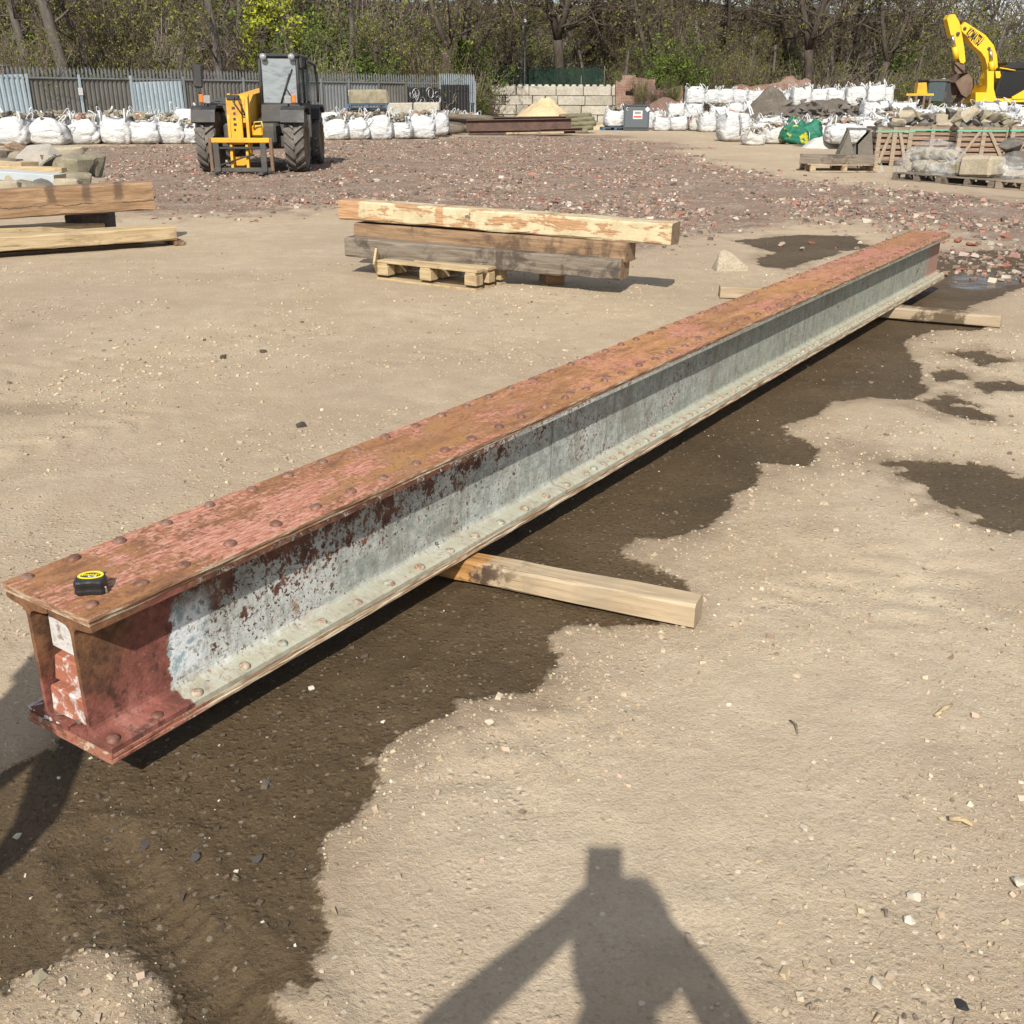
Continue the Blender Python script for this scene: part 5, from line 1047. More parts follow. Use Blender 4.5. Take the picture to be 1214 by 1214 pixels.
# ================================================================== BRICK RUIN
def ruin():
    n = N('ruined_brickwork'); O = n.obj(); x, y, z = n.xyz(O); v = n.new('ShaderNodeCombineXYZ'); n.put(v.inputs[0], x); n.put(v.inputs[1], z)
    bt = n.new('ShaderNodeTexBrick'); n.put(bt.inputs['Vector'], v.outputs[0]); bt.inputs['Scale'].default_value = 1; bt.inputs['Brick Width'].default_value = .235; bt.inputs['Row Height'].default_value = .08; bt.inputs['Mortar Size'].default_value = .008
    bt.inputs['Color1'].default_value = (.20, .08, .05, 1); bt.inputs['Color2'].default_value = (.12, .06, .044, 1); bt.inputs['Mortar'].default_value = (.32, .27, .22, 1)
    f = n.noise(O, 1.6, 7, .7); c = n.mix(n.ramp(f, [(.48, 0), (.60, .85)]), bt.outputs[0], (.26, .19, .145)); c = n.mix(n.ramp(n.noise(O, 5, 5, .7), [(.33, .7), (.42, 0)]), c, (.08, .05, .035))
    m_ = n.done(c, .92, 0, n.bump(n.math('ADD', f, bt.outputs['Fac']), .6, .03))
    r = random.Random(8)
    def rag(x0, x1, zs, n_):   # ragged broken top edge from x1 to x0
        pts = []
        for i in range(n_+1):
            t = i/n_; x_ = x1+(x0-x1)*t; zt = np.interp(x_, [q[0] for q in zs], [q[1] for q in zs]); pts.append((x_+r.uniform(-.1, .1), zt+r.uniform(-.12, .12)))
        return pts
    Y = 62.
    X = lambda px: V(px, 110, Y).x; Z = lambda py: V(760, py, Y).z
    t = thing('brick_ruin', 'broken red brick ruin with a small arch, behind the grey tank', 'ruin', (X(738), Y, 0)); ox = X(738)
    a0, a1 = X(741)-ox, X(753)-ox; zt = Z(100)
    # tower with arched opening: two jambs and an arch head
    ac, ar = (a0+a1)/2, (a1-a0)/2
    arch = [(ac+ar*math.cos(math.pi*i/8), zt+.9*ar*math.sin(math.pi*i/8)-ar*.6) for i in range(9)]
    outer = [(a0-.5, 0), (a0, 0)]+[(q[0], q[1]) for q in arch[::-1]]+[(a1, 0), (a1+1.1, 0)]+rag(a0-.5, a1+1.1, [(a0-.5, Z(98)), (a0, Z(93)), (a1+.6, Z(92)), (a1+1.1, Z(97))], 11)
    MB().prism(outer, -.25, .3).build('arched_wall', m_, t)
    MB().prism([(a0-.1, 0), (a1+.1, 0), (a1+.1, zt+.5), (a0-.1, zt+.5)], 1.0, 1.2).build('back_wall', m_, t); MB().prism([(a0+.004, 0), (a1-.004, 0), (a1-.004, Z(114)), (a0+.004, Z(113))], -.2, .25).build('arch_sill', m_, t)
    x0, x1 = X(767)-ox, X(812)-ox
    MB().prism([(x0, 0), (x1, 0)]+rag(x0, x1, [(x0, Z(103)), (X(780)-ox, Z(106)), (x1, Z(102))], 12), .2, .75).build('low_wall', m_, t)
    MB().prism([(X(775)-ox, 0), (X(796)-ox, 0)]+rag(X(775)-ox, X(796)-ox, [(X(775)-ox, Z(90)), (X(785)-ox, Z(91)), (X(796)-ox, Z(98))], 7), 1.4, 2.1).build('rear_wall', m_, t)
    Y2 = 66.; q0, q1 = V(868, 100, Y2).x, V(962, 100, Y2).x
    t2 = thing('brick_wall', 'low weathered brick wall behind the topmost white bags', 'wall', (q0, Y2, 0)); zz = V(900, 97, Y2).z
    MB().prism([(0, 0), (q1-q0, 0)]+rag(0, q1-q0, [(0, zz-.25), ((q1-q0)*.5, zz-.1), ((q1-q0)*.7, zz+.25), (q1-q0, zz+.1)], 16), 0, .45).build('brickwork', m_, t2)
    p = V(0, 90, 41.5); t3 = thing('brick_pier', 'red brick pier rising above the fence at the left edge', 'pier', (p.x-.15, 41.5, 0)); zt = V(0, 79, 41.5).z
    MB().box((0, 0, zt/2), (.75, .5, zt), ch=.02, jit=.01).build('pier', m_, t3); MB().box((0, 0, zt+.03), (.85, .6, .08), ch=.015, jit=.01).build('cap', M_CONC2, t3)
    # brick rubble slope beneath the ruin
    rr = random.Random(5); c = V(786, 120, 58.5)
    heap('brick_heap', 'red heap of broken bricks between the tank and the stacked bags', 'rubble heap', (c.x, 58.5, 0), 2.4, 2.0, 1.35, m_simple('crushed_brick', (.13, .07, .05), (.22, .145, .11), 5, .95, bump=1., bd=.05, fine=9), 21, .3, 1.6)
ruin()

# ================================================================== TANK, LOGS, STEEL JOISTS, STONE BLOCKS
def tank():
    a = V(739.5, 155, 50.0); b_ = V(769.5, 155, 50.0); w_ = b_.x-a.x; h = V(755, 124.5, 50).z
    t = thing('storage_tank', 'dark grey steel tank cube with a white notice, left of the stacked bags', 'tank', ((a.x+b_.x)/2, 50.55, 0), -.04)
    m_ = m_paint('tank_grey', (.075, .09, .10), .5, (.10, .09, .08), .3); fr = m_paint('tank_frame', (.05, .06, .068), .5, amt=.2); red = m_paint('notice_red', (.55, .04, .03), .5, amt=0); ink = m_paint('notice_ink', (.03, .03, .03), .5, amt=0)
    MB().box((0, 0, .10+(h-.14)/2), (w_-.04, 1.05, h-.16), ch=.03).build('shell', m_, t)
    for x in (-1, 1):
        for y in (-1, 1): MB().box((x*(w_/2-.03), y*.5, h/2), (.07, .07, h), ch=.008).build('corner_post', fr, t)
    MB().box((0, 0, h-.02), (w_, 1.1, .05), ch=.01).build('lid', fr, t)
    MB().box((0, 0, .06), (w_-.1, 1.0, .08), ch=.01).build('skid', fr, t)
    for x in (-.42, .42): MB().tube([(x*w_-.05, -.2, h), (x*w_-.05, -.2, h+.12), (x*w_+.05, -.2, h+.12), (x*w_+.05, -.2, h)], .018, 6).build('lifting_eye', fr, t)
    z = h*.62
    MB().box((.05, -.532, z), (.42, .012, .36), ch=.003).build('notice', M_WPAINT, t)
    MB().box((.05, -.54, z-.085), (.36, .006, .07)).build('notice_red_band', red, t)
    for q, (dz, ww) in enumerate(((.11, .3), (.05, .26))): MB().box((.05, -.54, z+dz), (ww, .006, .03)).build('notice_line', ink, t)
    MB().box((w_*.42, -.531, h-.18), (.17, .012, .17), ch=.003, rot=Euler((0, .785, 0))).build('hazard_diamond', M_WPAINT, t)
    MB().tube([(-w_*.36+.06*math.cos(a_), -.535, h-.17+.06*math.sin(a_)) for a_ in np.linspace(1.2, 5.2, 9)], .014, 5).build('painted_mark', M_WPAINT, t)
tank()
def logs():
    M_RUST = m_simple('deep_rust', (.075, .042, .032), (.15, .088, .062), 3, .85, bump=.5, bd=.01); g = 'old round timber posts'
    def log(a, b_, r, lab, m_=W_DARK):
        a, b_ = Vector(a), Vector(b_); d = b_-a; L = d.length; rr = random.Random(int(L*100)); n = 9
        pts = [(-L/2+L*i/n, rr.uniform(-.015, .015), rr.uniform(-.015, .015)) for i in range(n+1)]
        B = MB().tube(pts, [r*rr.uniform(.93, 1.06) for _ in pts], 12); B.m[-1] = B.m[-2] = 1
        o = B.build('log', [m_, W_END]); o.rotation_mode = 'QUATERNION'; o.rotation_quaternion = d.to_track_quat('X', 'Z'); o.location = (a+b_)/2; tag(o, lab, 'log', g)
    P = lambda px, py, Y: V(px, py, Y)
    log(P(524, 137.5, 45.2), P(584, 141, 46.), .13, 'long dark round log highest at the left of the log pile')
    log(P(526, 146, 45.3), P(560, 147, 46), .13, 'dark log in the middle of the left log pile')
    log(P(538, 152, 44.6), P(566, 152, 45.4), .12, 'log under the joists in the left log pile')
    log(P(500, 158, 43.2), P(549, 153.5, 44.2), .14, 'fat dark log lowest at the left of the log pile')
    log(P(514, 151, 44.4), P(540, 150, 44.8), .11, 'short log resting on the fat lowest log')
    gw = m_wood('mossy_log', (.15, .14, .08), (.07, .06, .035), (.24, .22, .14), .2)
    for k, (px, py, ex, lab) in enumerate(((700, 137, 664, 'topmost mossy log right of the rusty joists'), (704, 141, 662, 'second mossy log from the top right of the joists'), (706, 146, 664, 'third mossy log from the top right of the joists'), (703, 151, 660, 'mossy log low down right of the joists'), (697, 155, 662, 'lowest mossy log right of the joists'))):
        log(P(ex, py+1.5, 45.8+.1*k), P(px, py, 46.6-.1*k), .11, lab, gw)
    def joist(a, b_, h, fw, lab, m_=M_RUST):
        a, b_ = Vector(a), Vector(b_); d = b_-a; L = d.length; w2, tf, tw = fw/2, .03, .012
        poly = [(-w2, -h/2), (w2, -h/2), (w2, -h/2+tf), (tw, -h/2+tf), (tw, h/2-tf), (w2, h/2-tf), (w2, h/2), (-w2, h/2), (-w2, h/2-tf), (-tw, h/2-tf), (-tw, -h/2+tf), (-w2, -h/2+tf)]
        o = MB().prism(poly, -L/2, L/2, 'YZ').build('steel_joist', m_); o.rotation_mode = 'QUATERNION'; o.rotation_quaternion = d.to_track_quat('X', 'Z'); o.location = (a+b_)/2; tag(o, lab, 'steel joist', 'rusty steel joists on the ground')
    joist(P(553, 149, 44.0), P(677, 147, 44.2), .44, .26, 'deep rusty steel joist foremost in the joist pile')
    joist(P(556, 157, 43.7), P(682, 155.5, 44.0), .16, .2, 'shallow rusty joist lying on the ground beneath the deep one')
    joist(P(585, 140.5, 44.8), P(671, 139.5, 45.0), .12, .22, 'flat rusty joist on top at the back of the joist pile')
    joist(P(640, 154.5, 43.3), P(690, 153.0, 43.9), .12, .2, 'short rusty joist end sticking out at the right of the pile')
    MB_ = between('timber_plank', P(600, 158.3, 42.6), P(668, 157, 42.9), .22, .07, W_DUST, 77, 'pale plank lying flat in front of the rusty joists', 'timber plank')
    # blocks behind the left bags
    b = MB().box((0, 0, .28), (1.62, .8, .58), ch=.09, jit=.05); o = b.build('stone_block', M_STONE2); p = V(438, 120, 46.5); o.location = (p.x, 46.5, V(438, 123.5, 46.5).z); o.rotation_euler.z = .12; tag(o, 'large rough stone block on a blue pallet behind the bags', 'stone block')
    zp = V(438, 123.5, 46.5).z
    blue = m_wood('blue_painted_pallet', (.05, .11, .20), (.025, .05, .09), (.08, .16, .27), .1); pallet_mesh_parts('pallet', 'blue wooden pallet under the rough stone block', (p.x-.1, 46.4, zp-.15), .12, 1.7, 1.0, blue)
    b = MB().box((0, 0, (zp-.16)/2), (1.5, .8, zp-.16), ch=.06, jit=.03); o = b.build('stone_block', M_DSTONE); o.location = (p.x-.05, 46.5, 0); tag(o, 'dark stone block beneath the blue pallet behind the bags', 'stone block')
    for k, (x0, x1, y0, lab) in enumerate(((458, 490, 122, 'pale concrete slab block left of the pair by the black sheets'), (489, 522, 121.5, 'pale concrete slab block right of the pair by the black sheets'))):
        a, b_ = V(x0, y0, 49), V(x1, y0, 49.5); w_ = b_.x-a.x; o = MB().box((0, 0, a.z/2), (w_-.03, .7, a.z), ch=.03, jit=.02).build('concrete_block', M_CONC); o.location = ((a.x+b_.x)/2, 49.4, 0); tag(o, lab, 'concrete block')
    pb = V(722, 153, 50.2); pallet_mesh_parts('pallet', 'blue pallet under the white bag beside the tank', (V(728, 150, 50.6).x, 50.6, 0), 0.05, 1.2, 1.0, blue)
logs()

# ================================================================== LEFT STONE AND TIMBER PILE
STL = [stone_mesh('stone', 170+i, m_, (1, .95, .9), 16, .9) for i, m_ in enumerate([M_STONE, M_STONE2, M_DSTONE, M_DSTONE, M_STONE, M_GSTONE, M_DSTONE, M_STONE2])]
def left_pile():
    base = V(40, 210, 15.4); p0 = Vector((V(40, 200, 15.6).x, 15.6, 0))
    pallet_mesh_parts('pallet', 'dark plastic-grey pallet under the stone and timber pile at left', (p0.x+.35, 15.7, 0), .15, 2.2, 1.2, m_wood('slate_pallet', (.09, .11, .13), (.05, .06, .07), (.13, .15, .17), .1))
    pallet_mesh_parts('pallet', 'second grey pallet under the pile at the left frame edge', (p0.x-1.9, 15.6, 0), .1, 2.0, 1.2, W_OLD)
    S = [((90, 196), 15.6, (.62, .6, .62), 1, 'large mossy stone block at the right end of the left pile'), ((112, 192), 15.8, (.35, .4, .52), 1, 'rounded mossy stone end beside the large block'), ((48, 190), 15.9, (.75, .6, .5), 5, 'grey round-ended stone in the left pile'),
         ((30, 196), 16.1, (.5, .5, .5), 7, 'mossy stone behind the planks of the left pile'), ((70, 186), 16.2, (.9, .6, .35), 4, 'pale flat stone slab at the back of the left pile'), ((60, 210), 15.3, (.42, .4, .2), 4, 'buff stone low at the front of the left pile'),
         ((88, 213), 15.3, (.5, .4, .26), 7, 'buff stone block on the pallet below the large mossy one'), ((5, 212), 15.2, (.4, .4, .3), 1, 'dark stone at the frame edge of the left pile'), ((22, 213), 15.1, (.38, .3, .2), 4, 'small tan stone block under the white plank')]
    for (q, Y, s, i, lab) in S:
        c = V(*q, Y); stone_thing('stone_block', lab, 'stone block', c, s, .2, i, (.05, -.05, .2), None, STL[i])
    wb = m_paint('chalky_blue_paint', (.36, .39, .40), .7, (.3, .26, .2), .25)
    P = lambda px, py, Y: V(px, py, Y)
    between('timber_plank', P(-60, 203, 15.3), P(72, 212, 15.0), .30, .12, wb, 51, 'chalky white-blue painted plank with pale end on the left pile', 'timber plank', None, W_DUST)
    between('timber_plank', P(-60, 198, 15.7), P(79, 203, 15.3), .22, .10, W_PALE, 52, 'yellowish plank above the painted one on the left pile', 'timber plank')
    between('timber_plank', P(-70, 186, 16.4), P(36, 196, 15.5), .3, .09, W_DUST, 53, 'tan plank slanting down towards the front of the left pile', 'timber plank')
    between('timber_plank', P(14, 173, 16.8), P(58, 186, 15.7), .22, .06, W_ORANGE, 54, 'orange-brown board leaning at the top of the left pile', 'timber plank')
    between('timber_plank', P(-60, 183, 16.6), P(18, 184, 16.2), .3, .12, W_GREY, 55, 'grey plank topmost at the left edge of the pile', 'timber plank')
    between('timber_plank', P(-70, 190, 16.0), P(26, 193, 15.7), .26, .1, W_GREY, 56, 'grey-brown plank under the slanting tan one on the pile', 'timber plank')
    for k, (q, Y, lab) in enumerate((((10, 226), 14.6, 'tan stone cube left in the lowest row of the left pile'), ((32, 225), 14.7, 'grey stone cube in the lowest row of the left pile'), ((56, 222), 14.8, 'dark stone in the middle of the lowest row at left'), ((80, 219), 15.0, 'tan stone right in the lowest row of the left pile'))):
        c = V(*q, Y); stone_thing('stone_block', lab, 'stone block', (c.x, Y, .26), (.42, .4, .34), .1, 0, (0, 0, .1), None, STL[(4, 7, 2, 4)[k]])
left_pile()

# ================================================================== CRATES, PALLETS, BUCKET ON THE RIGHT
M_STRAP = m_paint('green_strap', (.08, .36, .24), .4, amt=0)
M_WRAP = None
def m_wrap():
    n = N('clear_plastic_wrap'); O = n.obj(); f = n.noise(n.map(O, (1, 1, 1.6)), 3.2, 5, .6, 1.6)
    return n.done((.50, .50, .48), .16, 0, n.bump(f, .8, .06), .6, alpha=n.ramp(f, [(.40, .10), (.52, .22), (.66, .50)]))
M_WRAP = m_wrap()
W_CRATE = m_wood('crate_wood', (.24, .155, .105), (.11, .072, .05), (.34, .245, .17), .2)
def crate(label, p, rz, L, h, D=1.0, diag=True, fills=None):
    t = thing('slatted_crate', label, 'crate', p, rz, 'slatted crates of stones'); r = random.Random(int(L*100+p[0]*7)); wd = W_CRATE
    nsl = 6
    sl = timber_mesh('slat', L, .022, .085, wd, 3, .003, .002); ss = timber_mesh('slat', D, .022, .085, wd, 4, .003, .002)
    for i in range(nsl):
        z = .16+(h-.20)*i/(nsl-1)
        for y in (-1, 1): put('slat', sl, t, (0, y*D/2, z), (0, r.uniform(-.008, .008), 0))
        for x in (-1, 1): put('slat', ss, t, (x*(L/2-.02), 0, z), (0, 0, math.pi/2))
    po = MB().box((0, 0, h/2), (.10, .045, h), ch=.004).mesh('upright', W_OLD)
    for x in np.linspace(-L/2+.06, L/2-.06, 3 if L < 1.5 else 4):
        for y in (-1, 1): put('upright', po, t, (x, y*(D/2+.033), 0))
    if diag:
        for sx_, (x0, x1) in zip((1, -1), ((-L/2+.12, -.08), (.10, L/2-.10))):
            dx = x1-x0; ln = math.hypot(dx, h*.86); me = timber_mesh('brace', ln, .03, .075, W_OLD, 8, .002, .002); an = math.atan2(h*.86, dx)*(1 if sx_ > 0 else -1)
            put('brace', me, t, ((x0+x1)/2, -D/2-.037, h*.5), (0, -an, 0))
    MB().box((0, 0, .10), (L-.06, D-.06, .04)).build('floor', W_OLD, t)
    MB().box((0, 0, h*.40), (L-.10, D-.10, h*.66), jit=.03).build('stone_infill', M_DSTONE, t)
    for k in range(2): MB().box((0, (-1 if k == 0 else 1)*(D/2+.061), h*.90), (L+.05, .006, .035)).build('strap', M_STRAP, t)
    for k in range(int(8*L)):
        s = r.uniform(.2, .46); put('stone', STA[r.choice((2, 3, 1, 0, 6, 7, 7))], t, (r.uniform(-.45, .45)*L, r.uniform(-.42, .42)*D, h-.04+r.uniform(-.05, .16)), (r.uniform(-.6, .6), r.uniform(-.6, .6), r.uniform(0, 6)), (s, s*.8, s*.7))
    return t
def right_goods():
    def at2(x0, x1, yb): a, b_ = G(x0, yb), G(x1, yb); return (a+b_)/2, (b_-a).length
    p, L = at2(1038, 1079, 197); crate('slatted crate with crossed braces and a green strap, beside the steel bucket', p+Vector((0, .55, 0)), -.08, L, .84)
    p, L = at2(1079, 1139, 191); crate('long slatted crate of stones behind the plastic wrapped pallet', p+Vector((0, .9, 0)), -.05, L, .80, diag=False)
    p, L = at2(1140, 1200, 193); crate('long slatted crate piled with rough stones, right of the other long one', p+Vector((0, .9, 0)), -.05, L, .80)
    p, L = at2(1203, 1262, 194); crate('slatted crate cut off by the right frame edge', p+Vector((0, .9, 0)), -.05, L, .82)
    r = random.Random(6); c0, c1 = G(1085, 190), G(1230, 192)
    for k in range(34):
        u = (k+r.random())/34; c = c0.lerp(c1, u); s = r.uniform(.28, .6)
        stone_thing('rough_stone', nth('{o} rough broken stone from left in the heap over the slatted crates'), 'stone', (c.x, c.y+r.uniform(1.3, 2.8), r.uniform(.78, 1.08)), (s, s*.8, s*.7), r.uniform(0, 6), 0, (r.uniform(-.7, .7), r.uniform(-.7, .7), r.uniform(0, 6)), 'rough stones heaped over the crates', STA[r.choice((1, 1, 2, 3, 6, 7, 0))])
    for k in range(4):
        c = c0.lerp(c1, .1+.26*k); heap('rubble_heap', ['leftmost low stony heap behind the crates', 'second low stony heap behind the crates', 'third low stony heap behind the crates', 'rightmost low stony heap behind the crates'][k], 'rubble heap', (c.x, c.y+2.4, 0), 1.2, 1.1, .85, M_EARTH, 40+k, .25, 2.4)
    b = MB().box((0, 0, .14), (.30, .2, .28), ch=.015, jit=.01); o = b.build('stone_block', M_STONE); c = G(1118, 190); o.location = (c.x, c.y+.55, .80); tag(o, 'square cut pale stone standing on the long crate', 'stone block')
    b = MB().box((0, 0, 0), (.27, .008, .20), ch=.002); o = b.build('paper_label', M_WPAINT); c = V(1105, 172, 25.5); o.location = (c.x, G(1105, 191).y+.30, .72); tag(o, 'white paper sheet tucked under the strap of the long crate', 'paper')
    # front pallets with wrapped stone
    a, b_ = G(1056, 213), G(1176, 223); d = b_-a; rz = math.atan2(d.y, d.x); mid = (a+b_)/2; n_ = Vector((-d.y, d.x, 0)).normalized()
    for k, (u, lab) in enumerate(((.26, 'weathered pallet under the plastic wrapped stone, nearest right'), (.76, 'weathered pallet under the squared stones, right of the wrapped one'))):
        c = a.lerp(b_, u)+n_*.42; pallet_mesh_parts('pallet', lab, c, rz, d.length*.5, .85, W_GREY)
    c = a.lerp(b_, 1.28)+n_*.42; pallet_mesh_parts('pallet', 'pallet of dark stone at the right frame edge', c, rz, 1.1, .9, W_OLD)
    ca = a.lerp(b_, .27)+n_*.42
    r = random.Random(3)
    for k in range(9):
        z = .26+(k//5)*.22; x = (k % 5-2)*.26 if k < 5 else (k % 5-1.5)*.22; s = r.uniform(.26, .34)
        stone_thing('stone_block', 'pale stone inside the clear wrap, '+('%s from left in the lower layer' % ORD[k] if k < 5 else '%s from left in the upper layer' % ORD[k-5]), 'stone block', ca+Vector((math.cos(rz)*x, math.sin(rz)*x+r.uniform(-.1, .15), z)), (s, s, .24), r.uniform(0, 6), r.choice((5, 4, 0)), None, 'pale stones under the plastic wrap')
    # the wrap: a loose crumpled cover draped over the stones
    nt = 44; vs = []
    for q, (rr, z) in enumerate(((.74, .145), (.76, .22), (.71, .34), (.60, .46), (.46, .58), (.30, .68), (.14, .73), (.02, .735))):
        for i in range(nt):
            an = 2*math.pi*i/nt; cc, s_ = math.cos(an), math.sin(an); e = .7; wv = 1+.05*math.sin(9*an+q)*(rr > .2)+.04*math.sin(5*an+2*q)
            vs.append((math.copysign(abs(cc)**e, cc)*rr*wv, math.copysign(abs(s_)**e, s_)*rr*.60*wv, z+.03*math.sin(4*an+q*1.4)*(q > 0)))
    b = MB(); b.add(vs, [(q*nt+i, q*nt+(i+1) % nt, (q+1)*nt+(i+1) % nt, (q+1)*nt+i) for q in range(7) for i in range(nt)], 0, None, True); o = b.build('plastic_wrap', M_WRAP); o.location = ca; o.rotation_euler.z = rz; tag(o, 'crumpled clear plastic wrap draped over stones on the front pallet', 'plastic wrap')
    cb = a.lerp(b_, .76)+n_*.40
    for k, (dx, w_, h, lab) in enumerate(((-.48, .30, .26, 'small squared stone with a rounded edge between the two wraps'), (-.02, .62, .36, 'large squared buff stone in the middle of the right pallet'))):
        o = MB().box((0, 0, h/2), (w_, .5, h), ch=.05, jit=.02).build('stone_block', M_STONE if k else M_STONE2); o.location = cb+Vector((math.cos(rz)*dx, math.sin(rz)*dx, .145)); o.rotation_euler.z = rz+.08; tag(o, lab, 'stone block')
    vs = []
    for q, (rr, z) in enumerate(((.34, .14), (.38, .25), (.33, .38), (.22, .48), (.02, .50))):
        for i in range(30):
            an = 2*math.pi*i/30; wv = 1+.10*math.sin(6*an+q*1.3)+r.uniform(-.02, .02); vs.append((math.cos(an)*rr*wv, math.sin(an)*rr*1.05*wv, z+r.uniform(-.03, .03)))
    b = MB(); b.add(vs, [(q*30+i, q*30+(i+1) % 30, (q+1)*30+(i+1) % 30, (q+1)*30+i) for q in range(4) for i in range(30)], 0, None, True); o = b.build('plastic_wrap', M_WRAP); o.location = cb+Vector((.42, -.03, 0)); tag(o, 'torn white plastic wrap bunched at the right of the squared stones', 'plastic wrap')
    stone_thing('stone_block', 'dark squared stone on the right edge pallet', 'stone block', G(1212, 214)+Vector((.05, .55, .34)), (.62, .5, .42), .2, 3, (0, 0, .3))
    stone_thing('stone_block', 'second dark stone stacked at the right frame edge', 'stone block', G(1208, 214)+Vector((.0, .65, .62)), (.5, .5, .3), .2, 6, (.1, 0, .3)); stone_thing('stone_block', 'pale wedge stone leaning beside the dark ones at right', 'stone block', G(1192, 217)+Vector((0, .4, .25)), (.34, .3, .2), .2, 0, (.3, .3, .3))
    # plank and flat pallet in front of the bucket
    between('timber_beam', V(948, 188, 23.6), V(1037, 189.5, 23.2), .34, .19, W_GREY, 61, 'thick dark plank lying before the steel bucket', 'timber beam', None, W_DUST)
    c, L = at2(962, 1041, 204); pallet_mesh_parts('pallet', 'flat tan pallet on the dirt below the dark plank', c+Vector((0, .5, 0)), -.03, L, 1.0, W_DUST, h=.15)
    for k in range(2): o = MB().box((0, 0, .06), (.12, .5, .12), ch=.004).build('timber_block', W_BROWN); q = G(965+62*k, 193); o.location = (q.x, q.y-.1, 0); tag(o, 'dark bearer block under the thick plank, %s end' % ('left' if k == 0 else 'right'), 'timber block')
    bottom = G(1010, 186); bz = 0.02
    # steel hopper bucket standing mouth down
    m_ = m_simple('bare_bucket_steel', (.12, .105, .085), (.20, .175, .14), 2.5, .6, .35, .25, .006); Y = 24.9
    X = lambda px: V(px, 170, Y).x; Zt = V(1013, 153.5, Y).z
    t = thing('excavator_bucket', 'brown-grey steel bucket lying mouth down left of the slatted crate', 'bucket', (X(1013), Y, 0), -.25); cx = X(1013)
    k0, k1, k2, k3 = X(989)-cx, X(1037)-cx, X(1003)-cx, X(1029)-cx
    b = MB(); D = .9; tk = .03
    for y0, y1, nm in ((-D/2, -D/2+tk, 'side_plate'), (D/2-tk, D/2, 'side_plate')):
        MB().prism([(k0, 0), (X(1018)-cx, 0), (k2+.02, Zt)], y0, y1).build('side_plate', m_, t); MB().prism([(X(1019)-cx, 0), (k1, 0), (k3, Zt), (X(1016)-cx, Zt*.62)], y0+.001, y1-.001).build('side_plate', m_, t)
    b.add([(k0, -D/2, 0), (k2, -D/2, Zt), (k2, D/2, Zt), (k0, D/2, 0)]+[(k0+.04, -D/2, 0), (k2+.04, -D/2, Zt), (k2+.04, D/2, Zt), (k0+.04, D/2, 0)], [(0, 1, 2, 3), (7, 6, 5, 4), (0, 4, 5, 1), (2, 6, 7, 3), (1, 5, 6, 2), (0, 3, 7, 4)]).build('back_plate', m_, t)
    MB().box(((k2+k3)/2, 0, Zt+.012), (k3-k2+.02, D, .03), ch=.005).build('rim', m_, t)
    MB().add([(k1, -D/2, 0), (k3, -D/2, Zt), (k3, D/2, Zt), (k1, D/2, 0), (k1-.04, -D/2, 0), (k3-.04, -D/2, Zt), (k3-.04, D/2, Zt), (k1-.04, D/2, 0)], [(0, 3, 2, 1), (4, 5, 6, 7), (0, 1, 5, 4), (2, 3, 7, 6), (1, 2, 6, 5), (0, 4, 7, 3)]).build('floor_plate', m_, t)
    # green sacks and white sheet
    gm = N('green_sack'); O = gm.obj(); f = gm.noise(O, 2.4, 3, .5); cr_ = gm.noise(O, 5, 6, .65, .8); gm_ = gm.done(gm.mix(gm.step(f, .57, .60), (.012, .13, .075), (.42, .40, .03)), .55, 0, gm.bump(cr_, 1., .05), .4)
    g2 = N('plain_green_sack'); O = g2.obj(); cr_ = g2.noise(O, 5, 6, .65, .8); g2_ = g2.done((.012, .135, .08), .55, 0, g2.bump(cr_, 1., .05), .4)
    for k, (q, s, m2, lab, rot) in enumerate((((944, 172), (.95, .7, .72), gm_, 'green sack with yellow print slumped before the white bags', (0, .25, .2)), ((968, 171), (.85, .75, .92), g2_, 'plain green sack right behind the printed one', (0, -.2, -.3)))):
        me = sack_mesh('green_sack', 31+k, 1., .85, .2, .25, m2, .09, .6); p = G(*q); put_ = put('green_sack', me, None, (p.x, p.y+.5+.25*k, 0.02), rot, s); tag(put_, lab, 'sack')
        if k == 0: MB().tube([(.30, -.52, .62), (.34, -.55, .45), (.38, -.56, .2)], .012, 5).build('cord', M_WPAINT, put_)
    me = sack_mesh('green_sack', 35, 1., .5, .3, .2, gm_, .1, .5); p = G(930, 163); tag(put('green_sack', me, None, (p.x+.05, p.y-.6, .42), (.2, .5, .4), (.42, .42, .75)), 'tied neck of green sacking standing up at left of the green sacks', 'sack')
    p = G(978, 176); o = heap('white_sheet', 'white sheet crumpled on the ground by the green sacks', 'sheet', (p.x, p.y+.4, 0), .62, .5, .42, M_BAGO, 51, .12, 1.2)
    # bits of white plastic by the pallet
    p = G(1043, 204); o = heap('plastic_scrap', 'scrap of crumpled clear plastic beside the flat pallet', 'plastic scrap', (p.x, p.y, 0), .14, .14, .2, M_WRAP, 52, .1, 1.2)
right_goods()

# ================================================================== TELEHANDLER
M_YEL = m_paint('machine_yellow', (.62, .32, .012), .45, (.20, .13, .06), .6)
M_BLK = m_paint('machine_black', (.022, .022, .023), .5, (.12, .10, .078), .5)
M_GRY = m_paint('dusty_grey_paint', (.05, .048, .045), .6, (.145, .12, .09), .6)
M_LENS = m_simple('lamp_lens', (.22, .23, .23), (.34, .34, .34), 20, .15, spec=.6); M_AMB = m_paint('amber_lens', (.75, .16, .01), .3, amt=0)
n = N('dusty_tyre'); O = n.obj(); f = n.noise(O, 6, 6, .7); M_TYRE = n.done(n.ramp(f, [(.3, (.055, .05, .045)), (.55, (.125, .11, .095)), (.75, (.20, .175, .145))]), .9, 0, n.bump(n.noise(O, 50, 4, .6), .3, .006))
M_RIM = m_paint('rim_yellow', (.24, .16, .05), .7, (.13, .10, .075), .9)
